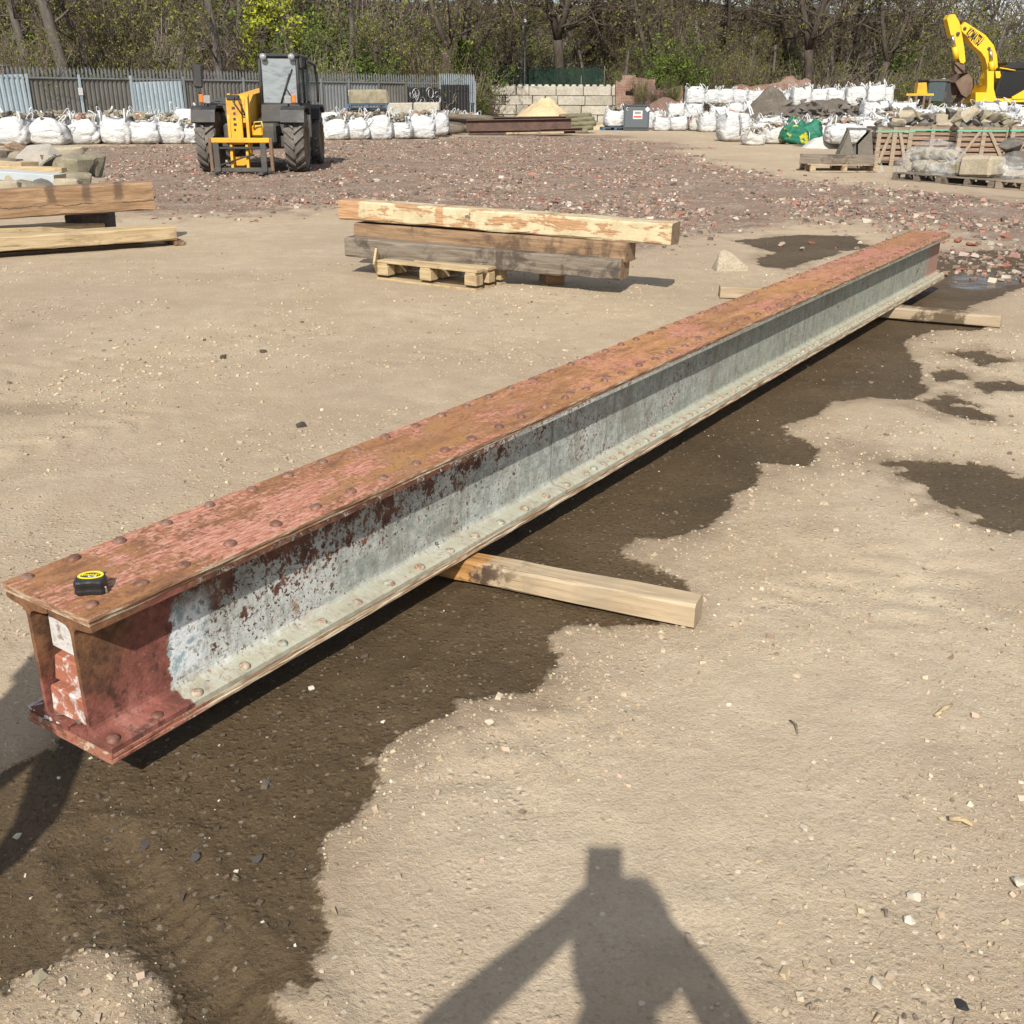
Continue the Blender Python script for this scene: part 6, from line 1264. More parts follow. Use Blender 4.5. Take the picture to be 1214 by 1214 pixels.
n = N('windscreen_glass'); O = n.obj(); x, y, z = n.xyz(O); f = n.noise(n.map(O, (1.2, 1, 4.5)), 1.8, 5, .6, .6)
M_SCREEN = n.done(n.ramp(f, [(.3, (.26, .31, .33)), (.5, (.46, .50, .51)), (.7, (.34, .39, .40))]), .08, 0, None, .6, trans=.55)  # pale bands painted into the glass colour stand in for bright reflections
M_DGLASS = n_dg = m_glass('dark_cab_glass', (.10, .13, .14))
def tyre(parent, c, R, w_, name='wheel', lugs=18):
    wl = MB(); prof = [(R*.55, -w_*.44), (R*.78, -w_*.5), (R*.93, -w_*.46), (R*.955, -w_*.25), (R*.955, w_*.25), (R*.93, w_*.46), (R*.78, w_*.5), (R*.55, w_*.44)]
    Mx = Matrix.Rotation(math.pi/2, 4, 'Y'); wl.rev(prof, 40, 0, Mx)
    o = wl.build(name, M_TYRE, parent); o.location = c
    lg = MB()
    for i in range(lugs):
        for s in (-1, 1):
            a = 2*math.pi*(i+(.5 if s > 0 else 0))/lugs; seg = []
            for q in range(4):
                u = q/3; x = s*w_*(.02+.46*u); aa = a+.30*u; rr = R*(.955+.0)-.012*u
                seg.append((x, aa, rr))
            vs = []
            for x, aa, rr in seg:
                for da, top in ((-.055, 0), (-.045, 1), (.045, 1), (.055, 0)):
                    r_ = rr+(.055*R/.6 if top else -.03); vs.append((x, r_*math.sin(aa+da), r_*math.cos(aa+da)))
            fs = [(k*4+j, k*4+j+1, (k+1)*4+j+1, (k+1)*4+j) for k in range(3) for j in range(3)]+[(0, 1, 2, 3), (15, 14, 13, 12)]; lg.add(vs, fs)
    lg.build('tread', M_TYRE, o)
    rm = MB(); rm.rev([(.001, w_*.12), (R*.2, w_*.14), (R*.24, w_*.2), (R*.3, w_*.2), (R*.34, w_*.10), (R*.5, w_*.16), (R*.56, w_*.42), (R*.585, w_*.44), (R*.58, -w_*.44), (R*.2, -w_*.3), (.001, -w_*.3)], 28, 0, Mx if c[0] > 0 else Mx @ Matrix.Rotation(math.pi, 4, 'X'))
    for i in range(8): rm.tube([Vector(((w_*.20 if c[0] > 0 else -w_*.20), R*.26*math.sin(i*.785), R*.26*math.cos(i*.785))), Vector(((w_*.25 if c[0] > 0 else -w_*.25), R*.26*math.sin(i*.785), R*.26*math.cos(i*.785)))], .016, 6)
    rm.build('rim', M_RIM, o); return o
M_RUSTY = m_simple('rusty_steel', (.13, .08, .05), (.24, .15, .09), 4, .8, .1, .4, .01)
n = N('clear_cab_glass'); M_CAB = n.done((.22, .26, .27), .05, 0, None, .5, alpha=.30)
def telehandler():
    f0 = G(294, 205); t = thing('telehandler', 'yellow and grey telehandler with lowered boom and big lugged tyres parked by the bags', 'telehandler', (f0.x+.05, f0.y+.55, 0), rad(3.5), None, None, .95); R = .60
    for x in (-.93, .93): tyre(t, (x, 0, R), R, .44)
    for x in (-.93, .93): tyre(t, (x, 2.85, R), R, .44)
    MB().box((0, 1.5, .78), (1.1, 3.9, .42), ch=.05).build('chassis', M_GRY, t)
    MB().box((0, 0, .60), (1.5, .26, .26), ch=.05).build('axle', M_GRY, t); MB().box((0, 2.85, .60), (1.5, .26, .26), ch=.05).build('axle', M_GRY, t)
    # mudguards
    for x in (-.93, .93):
        for y in (0, 2.85):
            pr = [(y-.60, R+.42), (y-.50, R+.66), (y-.30, R+.74), (y+.35, R+.74), (y+.60, R+.58), (y+.57, R+.55), (y+.33, R+.69), (y-.28, R+.69), (y-.47, R+.62), (y-.56, R+.40)]
            MB().prism(pr, x-.25, x+.25, 'YZ').build('mudguard', M_BLK, t)
    # engine cover on the machine's right (viewer's left), sloping
    MB().prism([(.35, .80), (3.6, .80), (3.6, 1.35), (2.4, 1.50), (.9, 1.42), (.35, 1.15)], -1.12, -.50, 'YZ').build('engine_cover', M_GRY, t)
    # cab: floor tub, pillars, roof, glass
    x0, x1, y0, y1, zf, zr = .16, 1.02, .35, 2.05, 1.36, 2.34
    MB().prism([(y0-.12, .78), (y1, .78), (y1, zf), (y0-.04, zf)], x0, x1, 'YZ').build('cab_tub', M_GRY, t)
    MB().prism([(y0-.12, .98), (y0-.16, 1.02), (y0-.10, zf), (y0-.04, zf)], x0+.02, x1-.02, 'YZ').build('front_panel', M_GRY, t)
    pil = MB(); r_ = .038
    for x in (x0+.03, x1-.03):
        pil.tube([(x, y0-.06, zf-.05), (x, y0+.02, zr-.12), (x, y0+.12, zr-.02)], r_, 8); pil.tube([(x, y1-.03, zf-.05), (x, y1-.06, zr-.02)], r_, 8); pil.tube([(x, 1.25, zf-.05), (x, 1.25, zr-.02)], r_*.8, 8)
        pil.tube([(x, y0-.06, zf), (x, y1-.03, zf)], r_, 8)
    pil.tube([(x0+.03, y0-.06, zf), (x1-.03, y0-.06, zf)], r_, 8); pil.build('cab_frame', M_BLK, t)
    MB().box(((x0+x1)/2, (y0+y1)/2+.03, zr), (x1-x0+.04, y1-y0+.06, .09), ch=.035).build('roof', M_BLK, t)
    MB().add([(x0+.06, y0-.045, zf+.03), (x1-.06, y0-.045, zf+.03), (x1-.06, y0+.035, zr-.06), (x0+.06, y0+.035, zr-.06), (x0+.06, y0-.035, zf+.03), (x1-.06, y0-.035, zf+.03), (x1-.06, y0+.045, zr-.06), (x0+.06, y0+.045, zr-.06)], [(0, 1, 2, 3), (7, 6, 5, 4), (0, 4, 5, 1), (1, 5, 6, 2), (2, 6, 7, 3), (3, 7, 4, 0)]).build('windscreen', M_SCREEN, t)
    MB().box((x1-.03, .82, (zf+zr)/2), (.008, .78, zr-zf-.12)).build('side_window', M_CAB, t); MB().box((x1-.03, 1.62, (zf+zr)/2), (.008, .64, zr-zf-.12)).build('side_window', M_CAB, t)
    MB().box((x0+.03, 1.2, (zf+zr)/2), (.008, 1.5, zr-zf-.12)).build('side_window', M_CAB, t); MB().box(((x0+x1)/2, y1-.04, (zf+zr)/2), (x1-x0-.14, .008, zr-zf-.12)).build('rear_window', M_CAB, t)
    # open upper half door swung outwards behind
    d = thing_part = MB(); d.prism([(-.30, 1.43), (.30, 1.40), (.34, 1.8), (.22, 2.18), (-.22, 2.25), (-.30, 2.1)], -.012, .012, 'XZ'); o = d.build('door_window', M_CAB, t); o.location = (x1+.10, 1.62, 0); o.rotation_euler.z = rad(76)
    MB().tube([(x1+.19, 1.95, 1.40), (x1+.20, 1.96, 1.8), (x1+.17, 1.86, 2.19), (x1+.06, 1.40, 2.26), (x1+.02, 1.32, 2.1)], .03, 6).build('door_frame', M_BLK, t)
    MB().box(((x0+x1)/2, 1.35, 1.55), (.46, .5, .14), ch=.05).build('seat', M_BLK, t); MB().box(((x0+x1)/2, 1.6, 1.9), (.46, .14, .62), ch=.05).build('seat_back', M_BLK, t)
    MB().tube([((x0+x1)/2+.17*math.cos(a), .72+.05*math.sin(a), 1.78+.13*math.sin(a)) for a in np.linspace(0, 6.28, 17)], .016, 6).build('steering_wheel', M_BLK, t)
    for x in (x0+.13, x1-.13):
        MB().rev([(.001, -.04), (.05, -.04), (.07, .02), (.07, .035), (.001, .04)], 16, 0, Matrix.Translation((x, y0-.06, zr-.03)) @ Matrix.Rotation(math.pi/2, 4, 'X')).build('work_lamp', M_LENS, t)
    wp = MB(); wp.tube([(x1-.15, y0-.08, zf+.08), (x1-.30, y0-.06, zf+.35), (x1-.14, y0-.01, zf+.72)], .014, 5); wp.tube([(x1-.42, y0-.09, zf+.02), (x1-.20, y0-.03, zf+.62)], .018, 5); wp.build('wiper', M_BLK, t)
    # side mirror of the cab and long mirror at the front right
    MB().box((x1+.03, y0+.12, zr-.15), (.10, .10, .26), ch=.04).build('mirror', M_BLK, t)
    ml = MB(); ml.tube([(-1.02, .2, 1.35), (-1.10, .1, 1.6), (-1.1, .08, 1.72)], .016, 6); ml.build('mirror_arm', M_BLK, t); MB().box((-1.08, .06, 1.92), (.20, .07, .46), ch=.03, rot=Euler((0, .05, 0))).build('mirror', M_BLK, t)
    # headlamps with amber indicators
    for x, s in ((-.85, -1), (.84, 1)):
        MB().box((x, -.34, R+.86), (.15, .08, .16), ch=.015).build('headlamp', M_LENS, t); MB().box((x+s*.12, -.33, R+.88), (.075, .07, .16), ch=.012).build('indicator', M_AMB, t)
        MB().tube([(x, -.30, R+.72), (x, -.32, R+.82)], .02, 6).build('lamp_bracket', M_BLK, t)
    MB().tube([(-.80, -.34, R+.82), (-.45, -.25, R+.76), (-.3, -.2, R+.72)], .018, 6).build('lamp_bracket', M_BLK, t)
    # boom: outer section from the rear pivot, head turned down at the front
    bx = -.11; bw = .17
    MB().prism([(3.2, 1.72), (3.25, 1.42), (-.15, .98), (-.55, 1.02), (-.50, 1.40), (.0, 1.56)], bx-bw, bx+bw, 'YZ').build('boom', M_YEL, t)
    MB().prism([(-.45, 1.30), (-.50, 1.05), (-.86, .92), (-.98, 1.02), (-.92, 1.46), (-.78, 1.56)], bx-bw+.03, bx+bw-.03, 'YZ').build('boom_extension', M_YEL, t)
    # boom head plates falling to the carriage
    hp = [(-.80, 1.58), (-.98, 1.50), (-1.06, 1.1), (-1.08, .52), (-.98, .36), (-.80, .50), (-.74, 1.1)]
    for dx in (-.22, .16): MB().prism(hp, bx+dx, bx+dx+.055, 'YZ').build('head_plate', M_YEL, t)
    MB().box((bx-.07, -1.02, 1.02), (.30, .05, .86), ch=.01).build('head_cover', M_YEL, t)
    r = random.Random(1)
    for k in range(5): MB().box((bx-.07+r.uniform(-.01, .01), -1.048, 1.30-.105*k), (.05+r.uniform(-.012, .02), .004, .05)).build('faded_decal', M_BLK, t)
    MB().box((bx-.07, -1.0, 1.50), (.26, .12, .11), ch=.02).build('head_hose_block', M_BLK, t)
    for dx in (-.03, .03): MB().tube([(bx+dx, -1.05, 1.5), (bx+dx*2, -1.12, 1.44), (bx+.11+dx, -1.06, 1.2), (bx+.2, -.95, 1.12)], .014, 6).build('hose', M_BLK, t)
    MB().tube([(bx+.28, -.4, .96), (bx+.28, -.92, .74)], .06, 10).build('tilt_ram', M_BLK, t); MB().box((bx+.36, -.88, .86), (.22, .2, .22), ch=.03).build('hitch_block', M_YEL, t)
    MB().tube([(bx+.30, -1.0, .90), (bx+.34, -1.1, 1.03), (bx+.48, -1.08, 1.05), (bx+.50, -1.0, .85)], .018, 6).build('hose', m_paint('yellow_hose', (.6, .45, .08), .5, amt=.2), t)
    # fork carriage
    cy = -1.16
    MB().box((bx+.03, cy, .68), (1.22, .07, .10), ch=.012).build('carriage_bar', M_YEL, t); MB().box((bx+.03, cy, .10), (1.2, .06, .09), ch=.012).build('carriage_bar', M_GRY, t); MB().box((bx+.03, cy-.03, .53), (1.1, .05, .05), ch=.012).build('carriage_bar', M_BLK, t)
    for x in (-.62, .62): MB().box((bx+.03+x, cy, .40), (.07, .09, .66), ch=.012).build('carriage_side', M_RUSTY, t)
    for x in (-.50, .46): MB().box((bx+.03+x, cy-.05, .33), (.12, .05, .60), ch=.008).build('fork', M_GRY, t); MB().box((bx+.03+x, cy-.36, .06), (.12, .62, .045), ch=.008).build('fork_tine', M_GRY, t)
    for x in (-.20, .12): MB().prism([(cy-.02, .12), (cy+.02, .60), (cy+.16, .55), (cy+.14, .14)], bx+x, bx+x+.05, 'YZ').build('carriage_hook', M_YEL, t)
    MB().box((bx-.02, -.98, .26), (.36, .06, .20), ch=.02).build('lower_plate', M_YEL, t)
    MB().tube([(bx-.45, cy-.06, .18), (bx+.1, cy-.05, .36), (bx+.3, cy-.05, .40)], .02, 6).build('brace_bar', M_BLK, t)
    # steps and tank on the cab side
    MB().box((1.0, 1.42, .62), (.34, .5, .05), ch=.01).build('step', M_GRY, t); MB().box((1.0, 1.42, .36), (.34, .46, .05), ch=.01).build('step', M_GRY, t)
    for y in (1.2, 1.64): MB().box((1.12, y, .52), (.03, .04, .5)).build('step_side', M_GRY, t)
    MB().box((.98, .9, .95), (.30, .26, .62), ch=.05).build('oil_tank', m_paint('dusty_cream', (.34, .31, .24), .6, amt=.3), t)
telehandler()

# ================================================================== EXCAVATOR AND YELLOW LOADER BEHIND THE HEAP
M_DGX = m_glass('excavator_glass', (.03, .035, .04)); M_YELX = m_paint('excavator_yellow', (.68, .42, .012), .4, (.25, .16, .06), .25); M_BLKX = m_paint('excavator_black', (.012, .012, .013), .35, (.04, .035, .03), .2)
def excavator():
    Y = 57.; O = V(1178, 112, Y); t = thing('excavator', 'large yellow excavator with raised boom and rusty bucket at far right', 'excavator', (O.x, Y, 0))
    def p2(q): v = V(q[0], q[1], Y); return (v.x-O.x, v.z)
    L = lambda pts: [p2((1070+x/8.43, 10+y/8.43)) for x, y in pts]
    boom = L([(560, 180), (600, 140), (640, 165), (800, 270), (880, 365), (915, 470), (925, 590), (880, 770), (790, 830), (800, 700), (825, 600), (800, 500), (760, 440), (690, 380), (600, 265), (565, 230)])
    MB().prism(boom, -.33, .33).build('boom', M_YELX, t)
    stick = L([(425, 110), (450, 65), (500, 60), (545, 135), (560, 190), (575, 280), (595, 400), (608, 530), (590, 552), (560, 545), (530, 470), (500, 300), (470, 290), (455, 240)])
    MB().prism(stick, -.27, .27).build('stick', M_YELX, t)
    def ram(a, b_, r, y, nm, m1=M_YELX):
        a, b_ = L([a, b_]); m = ((a[0]+b_[0])/2, (a[1]+b_[1])/2); MB().tube([(a[0], y, a[1]), (m[0], y, m[1])], r, 10).build(nm, m1, t); MB().tube([(m[0], y, m[1]), (b_[0], y, b_[1])], r*.55, 10).build('ram_rod', M_CHR, t)
    M_CHR = m_simple('chrome_rod', (.4, .4, .4), (.5, .5, .5), 10, .25, .9)
    ram((510, 505), (470, 270), .13, -.36, 'bucket_ram'); ram((590, 130), (480, 70), .13, -.05, 'stick_ram', M_GRY); ram((860, 640), (845, 420), .14, -.42, 'boom_ram'); ram((860, 640), (845, 420), .14, .42, 'boom_ram')
    for q in ((595, 205), (835, 405), (530, 255)): v = L([q])[0]; MB().rev([(.001, -.36), (.085, -.36), (.085, .36), (.001, .36)], 14, 0, Matrix.Translation((v[0], 0, v[1])) @ Matrix.Rotation(math.pi/2, 4, 'X')).build('pivot_pin', M_GRY, t)
    m_ = m_simple('bucket_rust', (.12, .075, .05), (.22, .15, .11), 2, .75, .2, .3, .01)
    MB().prism(L([(500, 530), (610, 560), (600, 640), (540, 660), (510, 620)]), -.2, .2).build('bucket_linkage', m_, t)
    MB().tube([(*(lambda v: (v[0], -.26, v[1]))(L([(505, 540)])[0]),), (*(lambda v: (v[0], -.26, v[1]))(L([(600, 640)])[0]),)], .05, 6).build('link_bar', m_, t)
    back = [(610, 650), (650, 700), (652, 780), (630, 850), (590, 890), (540, 860), (490, 760), (480, 740), (540, 690)]
    bp = L(back)
    for y0, y1 in ((-.62, -.58), (.58, .62)): MB().prism(bp, y0, y1).build('bucket_side', m_, t)
    curve = L([(480, 740), (520, 655), (610, 645), (655, 700), (655, 790), (620, 865), (580, 895)]); b = MB(); k = len(curve); vs = []
    for y in (-.6, .6):
        vs += [(x, y, z) for x, z in curve]; vs += [(x*.97-.0, y, z*.985) for x, z in curve]
    fs = [(i, i+1, 2*k+i+1, 2*k+i) for i in range(k-1)]+[(k+i+1, k+i, 3*k+i, 3*k+i+1) for i in range(k-1)]; b.add(vs, fs).build('bucket_shell', m_, t)
    for y in (-.5, -.17, .17, .5): v = L([(575, 900)])[0]; MB().box((v[0]-.06, y, v[1]-.10), (.10, .12, .28), ch=.02, rot=Euler((0, .5, 0))).build('bucket_tooth', m_, t)
    # house, cab, tracks
    MB().prism(L([(630, 840), (735, 840), (745, 770), (800, 780), (830, 900), (1330, 900), (1330, 930), (630, 940)]), -1.25, 1.25).build('slew_deck', M_YELX, t)
    MB().prism(L([(985, 890), (1110, 815), (1150, 640), (1330, 640), (1330, 900), (985, 905)]), .2, 1.25).build('engine_house', M_YELX, t)
    MB().prism(L([(980, 885), (1110, 812), (1120, 900), (985, 905)]), -1.3, -1.22).build('side_panel', M_YELX, t)
    MB().prism(L([(1125, 752), (1330, 745), (1330, 905), (1110, 905)]), -1.30, -1.23).build('side_panel', M_YELX, t)
    cab = L([(805, 890), (905, 600), (1140, 600), (1165, 880)]); cabi = L([(830, 870), (915, 640), (1120, 640), (1115, 800), (980, 880)])
    MB().prism(cab, -1.2, -.25).build('cab_shell', M_BLKX, t); MB().prism(cabi, -1.225, -1.205).build('cab_window', M_DGX, t)
    MB().prism(L([(925, 545), (1185, 545), (1195, 575), (1140, 605), (910, 605), (935, 570)]), -1.3, -.15).build('roof_rack', M_BLKX, t)
    a, b_ = L([(1140, 640), (1115, 800)]); MB().prism([(a[0]-.05, a[1]), (a[0]+.16, a[1]), (b_[0]+.16, b_[1]), (b_[0]-.05, b_[1])], -1.29, -1.22).build('cab_pillar', M_YELX, t)
    a, b_ = L([(860, 600), (1010, 625)]); MB().tube([(a[0], -1.3, a[1]), (b_[0], -1.3, b_[1])], .03, 6).build('grab_rail', M_YELX, t)
    a, b_ = L([(745, 632), (750, 850)]); MB().prism([(a[0], a[1]), (a[0]+.34, a[1]), (b_[0]+.30, b_[1]), (b_[0], b_[1])], -1.2, -.85).build('ram_guard', M_YELX, t)
    a, b_ = L([(825, 632), (835, 700)]); MB().prism([(a[0], a[1]), (a[0]+.24, a[1]), (b_[0]+.24, b_[1]), (b_[0], b_[1])], -1.2, -.85).build('ram_guard', M_YELX, t)
    for k in range(4): a = L([(1130, 770+38*k), (1178, 770+38*k)]); MB().box(((a[0][0]+a[1][0])/2, -1.31, a[0][1]), (a[1][0]-a[0][0], .05, .06)).build('vent_slot', M_BLKX, t)
    x0, x1 = p2((1150, 0))[0], p2((1240, 0))[0]
    for y in (-1.15, 1.15):
        MB().prism([(x0, .25), (x0+.3, .02), (x1-.3, .02), (x1, .25), (x1, .65), (x1-.3, .88), (x0+.3, .88), (x0, .65)], y-.3, y+.3).build('track', M_BLKX, t)
    MB().rev([(.001, .7), (.8, .7), (.8, 1.25), (.001, 1.25)], 20, 0, Matrix.Translation(((x0+x1)/2, 0, 0))).build('slew_ring', M_GRY, t)
    me = text_mesh('KOMATSU', .56, 'lettering', M_BLKX, .004, .035); a, b_ = L([(622, 238), (755, 345)]); o = put('lettering', me, t, ((a[0]+b_[0])/2, -.338, (a[1]+b_[1])/2)); ang = math.atan2(b_[1]-a[1], b_[0]-a[0]); o.rotation_euler = (math.pi/2, -ang, 0)
    ln = math.hypot(b_[0]-a[0], b_[1]-a[1]); ww = max(v.co.x for v in me.vertices)-min(v.co.x for v in me.vertices); o.scale = (ln/ww, 1.1, 1)
excavator()
def loader():
    Y = 52.; O = V(1100, 112, Y); t = thing('loader', 'smaller yellow loader with glazed cab below the excavator bucket', 'loader', (O.x, Y, 0))
    def p2(x, y): v = V(1070+x/8.43, 10+y/8.43, Y); return (v.x-O.x, v.z)
    L = lambda pts: [p2(*q) for q in pts]
    MB().prism(L([(135, 745), (215, 740), (225, 850), (120, 850)]), -.3, .1).build('boom_head', M_YEL, t); MB().prism(L([(10, 850), (280, 850), (280, 872), (10, 872)]), -.40, -.3).build('carriage_bar', M_YEL, t)
    for x in (40, 110, 190, 250): a, b_ = L([(x, 870), (x, 1010)]); MB().box((a[0], -.38, (a[1]+b_[1])/2), (.10, .06, a[1]-b_[1]), ch=.01).build('carriage_upright', M_RUSTY, t)
    cab = L([(232, 925), (275, 735), (440, 735), (400, 930)])
    MB().prism(L([(225, 935), (265, 722), (480, 722), (500, 940)]), .05, 1.3).build('cab_shell', M_BLK, t); MB().prism(cab, .0, .045).build('windscreen', m_glass('loader_glass', (.20, .28, .30)), t)
    MB().prism(L([(262, 715), (270, 700), (430, 705), (490, 718), (490, 728), (262, 728)]), -.05, 1.4).build('roof', M_GRY, t)
    x0 = p2(120, 0)[0]; x1 = p2(480, 0)[0]; MB().box(((x0+x1)/2, 1.3, .75), (x1-x0, 2.2, .5), ch=.06).build('chassis', M_GRY, t)
    for x in (x0, x1):
        for y in (.3, 2.4): o = tyre(t, (x, y, .55), .55, .4, lugs=12)
    MB().rev([(.001, 0), (.09, 0), (.09, .06), (.001, .08)], 12, 0, Matrix.Translation((p2(430, 700)[0], .2, p2(430, 712)[1]))).build('work_lamp', M_LENS, t)
loader()

# ================================================================== THE WOOD BEHIND
def m_bark(name, a, b_):
    n = N(name); o = n.obj(True); f = n.noise(n.map(o, (5, 5, 1)), 2.2, 6, .7); return n.done(n.ramp(f, [(.3, a), (.7, b_)]), .95, 0, n.bump(f, .8, .03), .15)
M_BARK = m_bark('bark', (.04, .032, .025), (.095, .078, .062)); M_BARKG = m_bark('grey_bark', (.06, .052, .043), (.13, .115, .098))
def m_leaf(name, cs, rnd=.5):
    n = N(name); f = n.attr('col'); r = n.rnd(); g = n.noise(n.obj(), .9, 3, .6)
    c = n.ramp(f, [(i/(len(cs)-1), q) for i, q in enumerate(cs)]); c = n.mix(n.math('MULTIPLY', n.ramp(g, [(.35, .0), (.65, 1.)]), .35), c, tuple(x*.55 for x in cs[len(cs)//2]))
    m_ = n.done(c, .7, 0, None, .15); n.put(n.b.inputs['Transmission Weight'], 0.0)
    return m_
L_GREEN = m_leaf('leaf_green', [(.035, .055, .010), (.075, .11, .018), (.135, .18, .032)])
L_OLIVE = m_leaf('leaf_olive', [(.07, .078, .014), (.135, .145, .026), (.215, .22, .042)])
L_YELL = m_leaf('leaf_yellow_green', [(.14, .16, .012), (.255, .275, .022), (.37, .385, .045)])
L_BROWN = m_leaf('leaf_dry_brown', [(.06, .045, .02), (.115, .09, .036), (.17, .145, .055)])
T_BROWN = m_bark('twig_brown', (.06, .047, .036), (.14, .108, .082)); T_GREY = m_bark('twig_grey', (.11, .092, .072), (.22, .185, .15))
def batch_tubes(P, R0, R1, ns=3):
    """P (n,k,3) polylines to thin ns-sided tubes, quads"""
    n, k, _ = P.shape; T = np.gradient(P, axis=1); T /= np.linalg.norm(T, axis=2, keepdims=True)+1e-9
    ref = np.zeros_like(T); ref[..., 0] = .37; ref[..., 1] = .61; ref[..., 2] = -.23
    U = np.cross(T, ref); U /= np.linalg.norm(U, axis=2, keepdims=True)+1e-9; W = np.cross(T, U)
    rr = R0[:, None]*(1-np.linspace(0, 1, k)[None])+R1[:, None]*np.linspace(0, 1, k)[None]
    an = 2*np.pi*np.arange(ns)/ns
    V_ = P[:, :, None, :]+rr[:, :, None, None]*(U[:, :, None, :]*np.cos(an)[None, None, :, None]+W[:, :, None, :]*np.sin(an)[None, None, :, None])
    base = (np.arange(n)*k*ns)[:, None, None]; i = np.arange(k-1)[None, :, None]; q = np.arange(ns)[None, None, :]; q2 = (q+1) % ns
    F_ = np.stack([base+i*ns+q, base+i*ns+q2, base+(i+1)*ns+q2, base+(i+1)*ns+q], -1).reshape(-1, 4)
    return V_.reshape(-1, 3), F_
def batch_leaves(C, S, rng):
    n = len(C); a = rng.normal(0, 1, (n, 3)); a /= np.linalg.norm(a, axis=1, keepdims=True); b_ = rng.normal(0, 1, (n, 3)); b_ -= a*(a*b_).sum(1, keepdims=True); b_ /= np.linalg.norm(b_, axis=1, keepdims=True)
    S = S[:, None]; V_ = np.stack([C-a*S, C-b_*S*.45, C+a*S, C+b_*S*.45], 1).reshape(-1, 3); F_ = np.arange(4*n).reshape(n, 4); return V_, F_
def crown_mesh(name, tubes, leaves, mats, rng):
    Vs, Fs, Ms, Cs, o = [], [], [], [], 0
    for P, r0, r1, mi in tubes:
        v, f = batch_tubes(P, r0, r1); Vs.append(v); Fs.append(f+o); Ms.append(np.full(len(f), mi)); Cs.append(np.full(len(v), .5)); o += len(v)
    for C, S, mi in leaves:
        v, f = batch_leaves(C, S, rng); Vs.append(v); Fs.append(f+o); Ms.append(np.full(len(f), mi)); Cs.append(np.repeat(rng.uniform(0, 1, len(C)), 4)); o += len(v)
    c = np.concatenate(Cs); return np_mesh(name, np.concatenate(Vs), np.concatenate(Fs), mats, False, np.stack([c, c, c], 1), np.concatenate(Ms))
def wander(rng, p, d, L, k, wob, up=.0):
    pts = [p]; d = d/np.linalg.norm(d)
    for i in range(k-1):
        d = d+rng.normal(0, wob, 3)+np.array([0, 0, up]); d /= np.linalg.norm(d); pts.append(pts[-1]+d*L/(k-1))
    return np.array(pts)
def tree_meshes(seed, h, r0, leafmat, bark, twig, nleaf, lsize, fork=2, lean=.08, spread=.55, first=.16, nl=17, yel=False):
    rng = np.random.default_rng(seed); tb = MB(); big = []
    stems = []
    base = wander(rng, np.zeros(3), np.array([rng.normal(0, lean), rng.normal(0, lean*.5), 1.]), h*(.25 if fork > 1 else .9), 7, .06); tb.tube(list(base), [r0*(1.35 if i == 0 else 1-.4*i/6 if fork == 1 else 1-.12*i/6) for i in range(7)], 9)
    if fork > 1:
        for k in range(fork):
            a = 6.28*k/fork+rng.uniform(-.4, .4); s = wander(rng, base[-1], np.array([math.cos(a)*.42, math.sin(a)*.25, 1.]), h*.7, 9, .07, .03); stems.append(s); tb.tube(list(s), [r0*.68*(1-.8*i/8) for i in range(9)], 8)
    else: stems.append(base)
    limbs = []
    for s in stems:
        for k in range(nl):
            t = rng.uniform(first if fork == 1 else .02, .98)*(len(s)-1); i = min(int(t), len(s)-2); p = s[i]+(s[i+1]-s[i])*(t-i); a = rng.uniform(0, 6.28)
            L = h*rng.uniform(.16, .34)*(1.1-.5*t/(len(s)-1)); q = wander(rng, p, np.array([math.cos(a), math.sin(a), rng.uniform(.05, spread)]), L, 6, .16, .05); rr = r0*.26*(1-.6*t/(len(s)-1)); tb.tube(list(q), [rr*(1-.75*i/5) for i in range(6)], 5); limbs.append(q)
    br = []
    for q in limbs:
        for k in range(7):
            t = rng.uniform(.15, 1)*4.99; i = int(t); p = q[i]+(q[i+1]-q[i])*(t-i); d = (q[i+1]-q[i]); d /= np.linalg.norm(d); d = d+rng.normal(0, .7, 3); br.append(wander(rng, p, d, h*rng.uniform(.05, .13), 5, .2, .04))
    br = np.array(br); tw = []
    for q in br:
        for k in range(5):
            t = rng.uniform(.1, 1)*3.99; i = int(t); p = q[i]+(q[i+1]-q[i])*(t-i); d = (q[i+1]-q[i]); d /= np.linalg.norm(d)+1e-9; tw.append(wander(rng, p, d+rng.normal(0, .7, 3), h*rng.uniform(.025, .07), 4, .22, .03))
    tw = np.array(tw); tip = tw[:, 1:].reshape(-1, 3); sel = tip[rng.integers(0, len(tip), nleaf)]+rng.normal(0, .10, (nleaf, 3)); clump = fbm(sel[:, 0]*.7, sel[:, 2]*.7+sel[:, 1], seed, 2); sel = sel[clump > -.08]
    tubes = [(br, np.full(len(br), .020), np.full(len(br), .010), 0), (tw, np.full(len(tw), .011), np.full(len(tw), .006), 0)]
    return tb.mesh('trunk', bark), crown_mesh('crown', tubes, [(sel, rng.uniform(.6, 1.3, len(sel))*lsize, 1)], [twig, leafmat], rng)
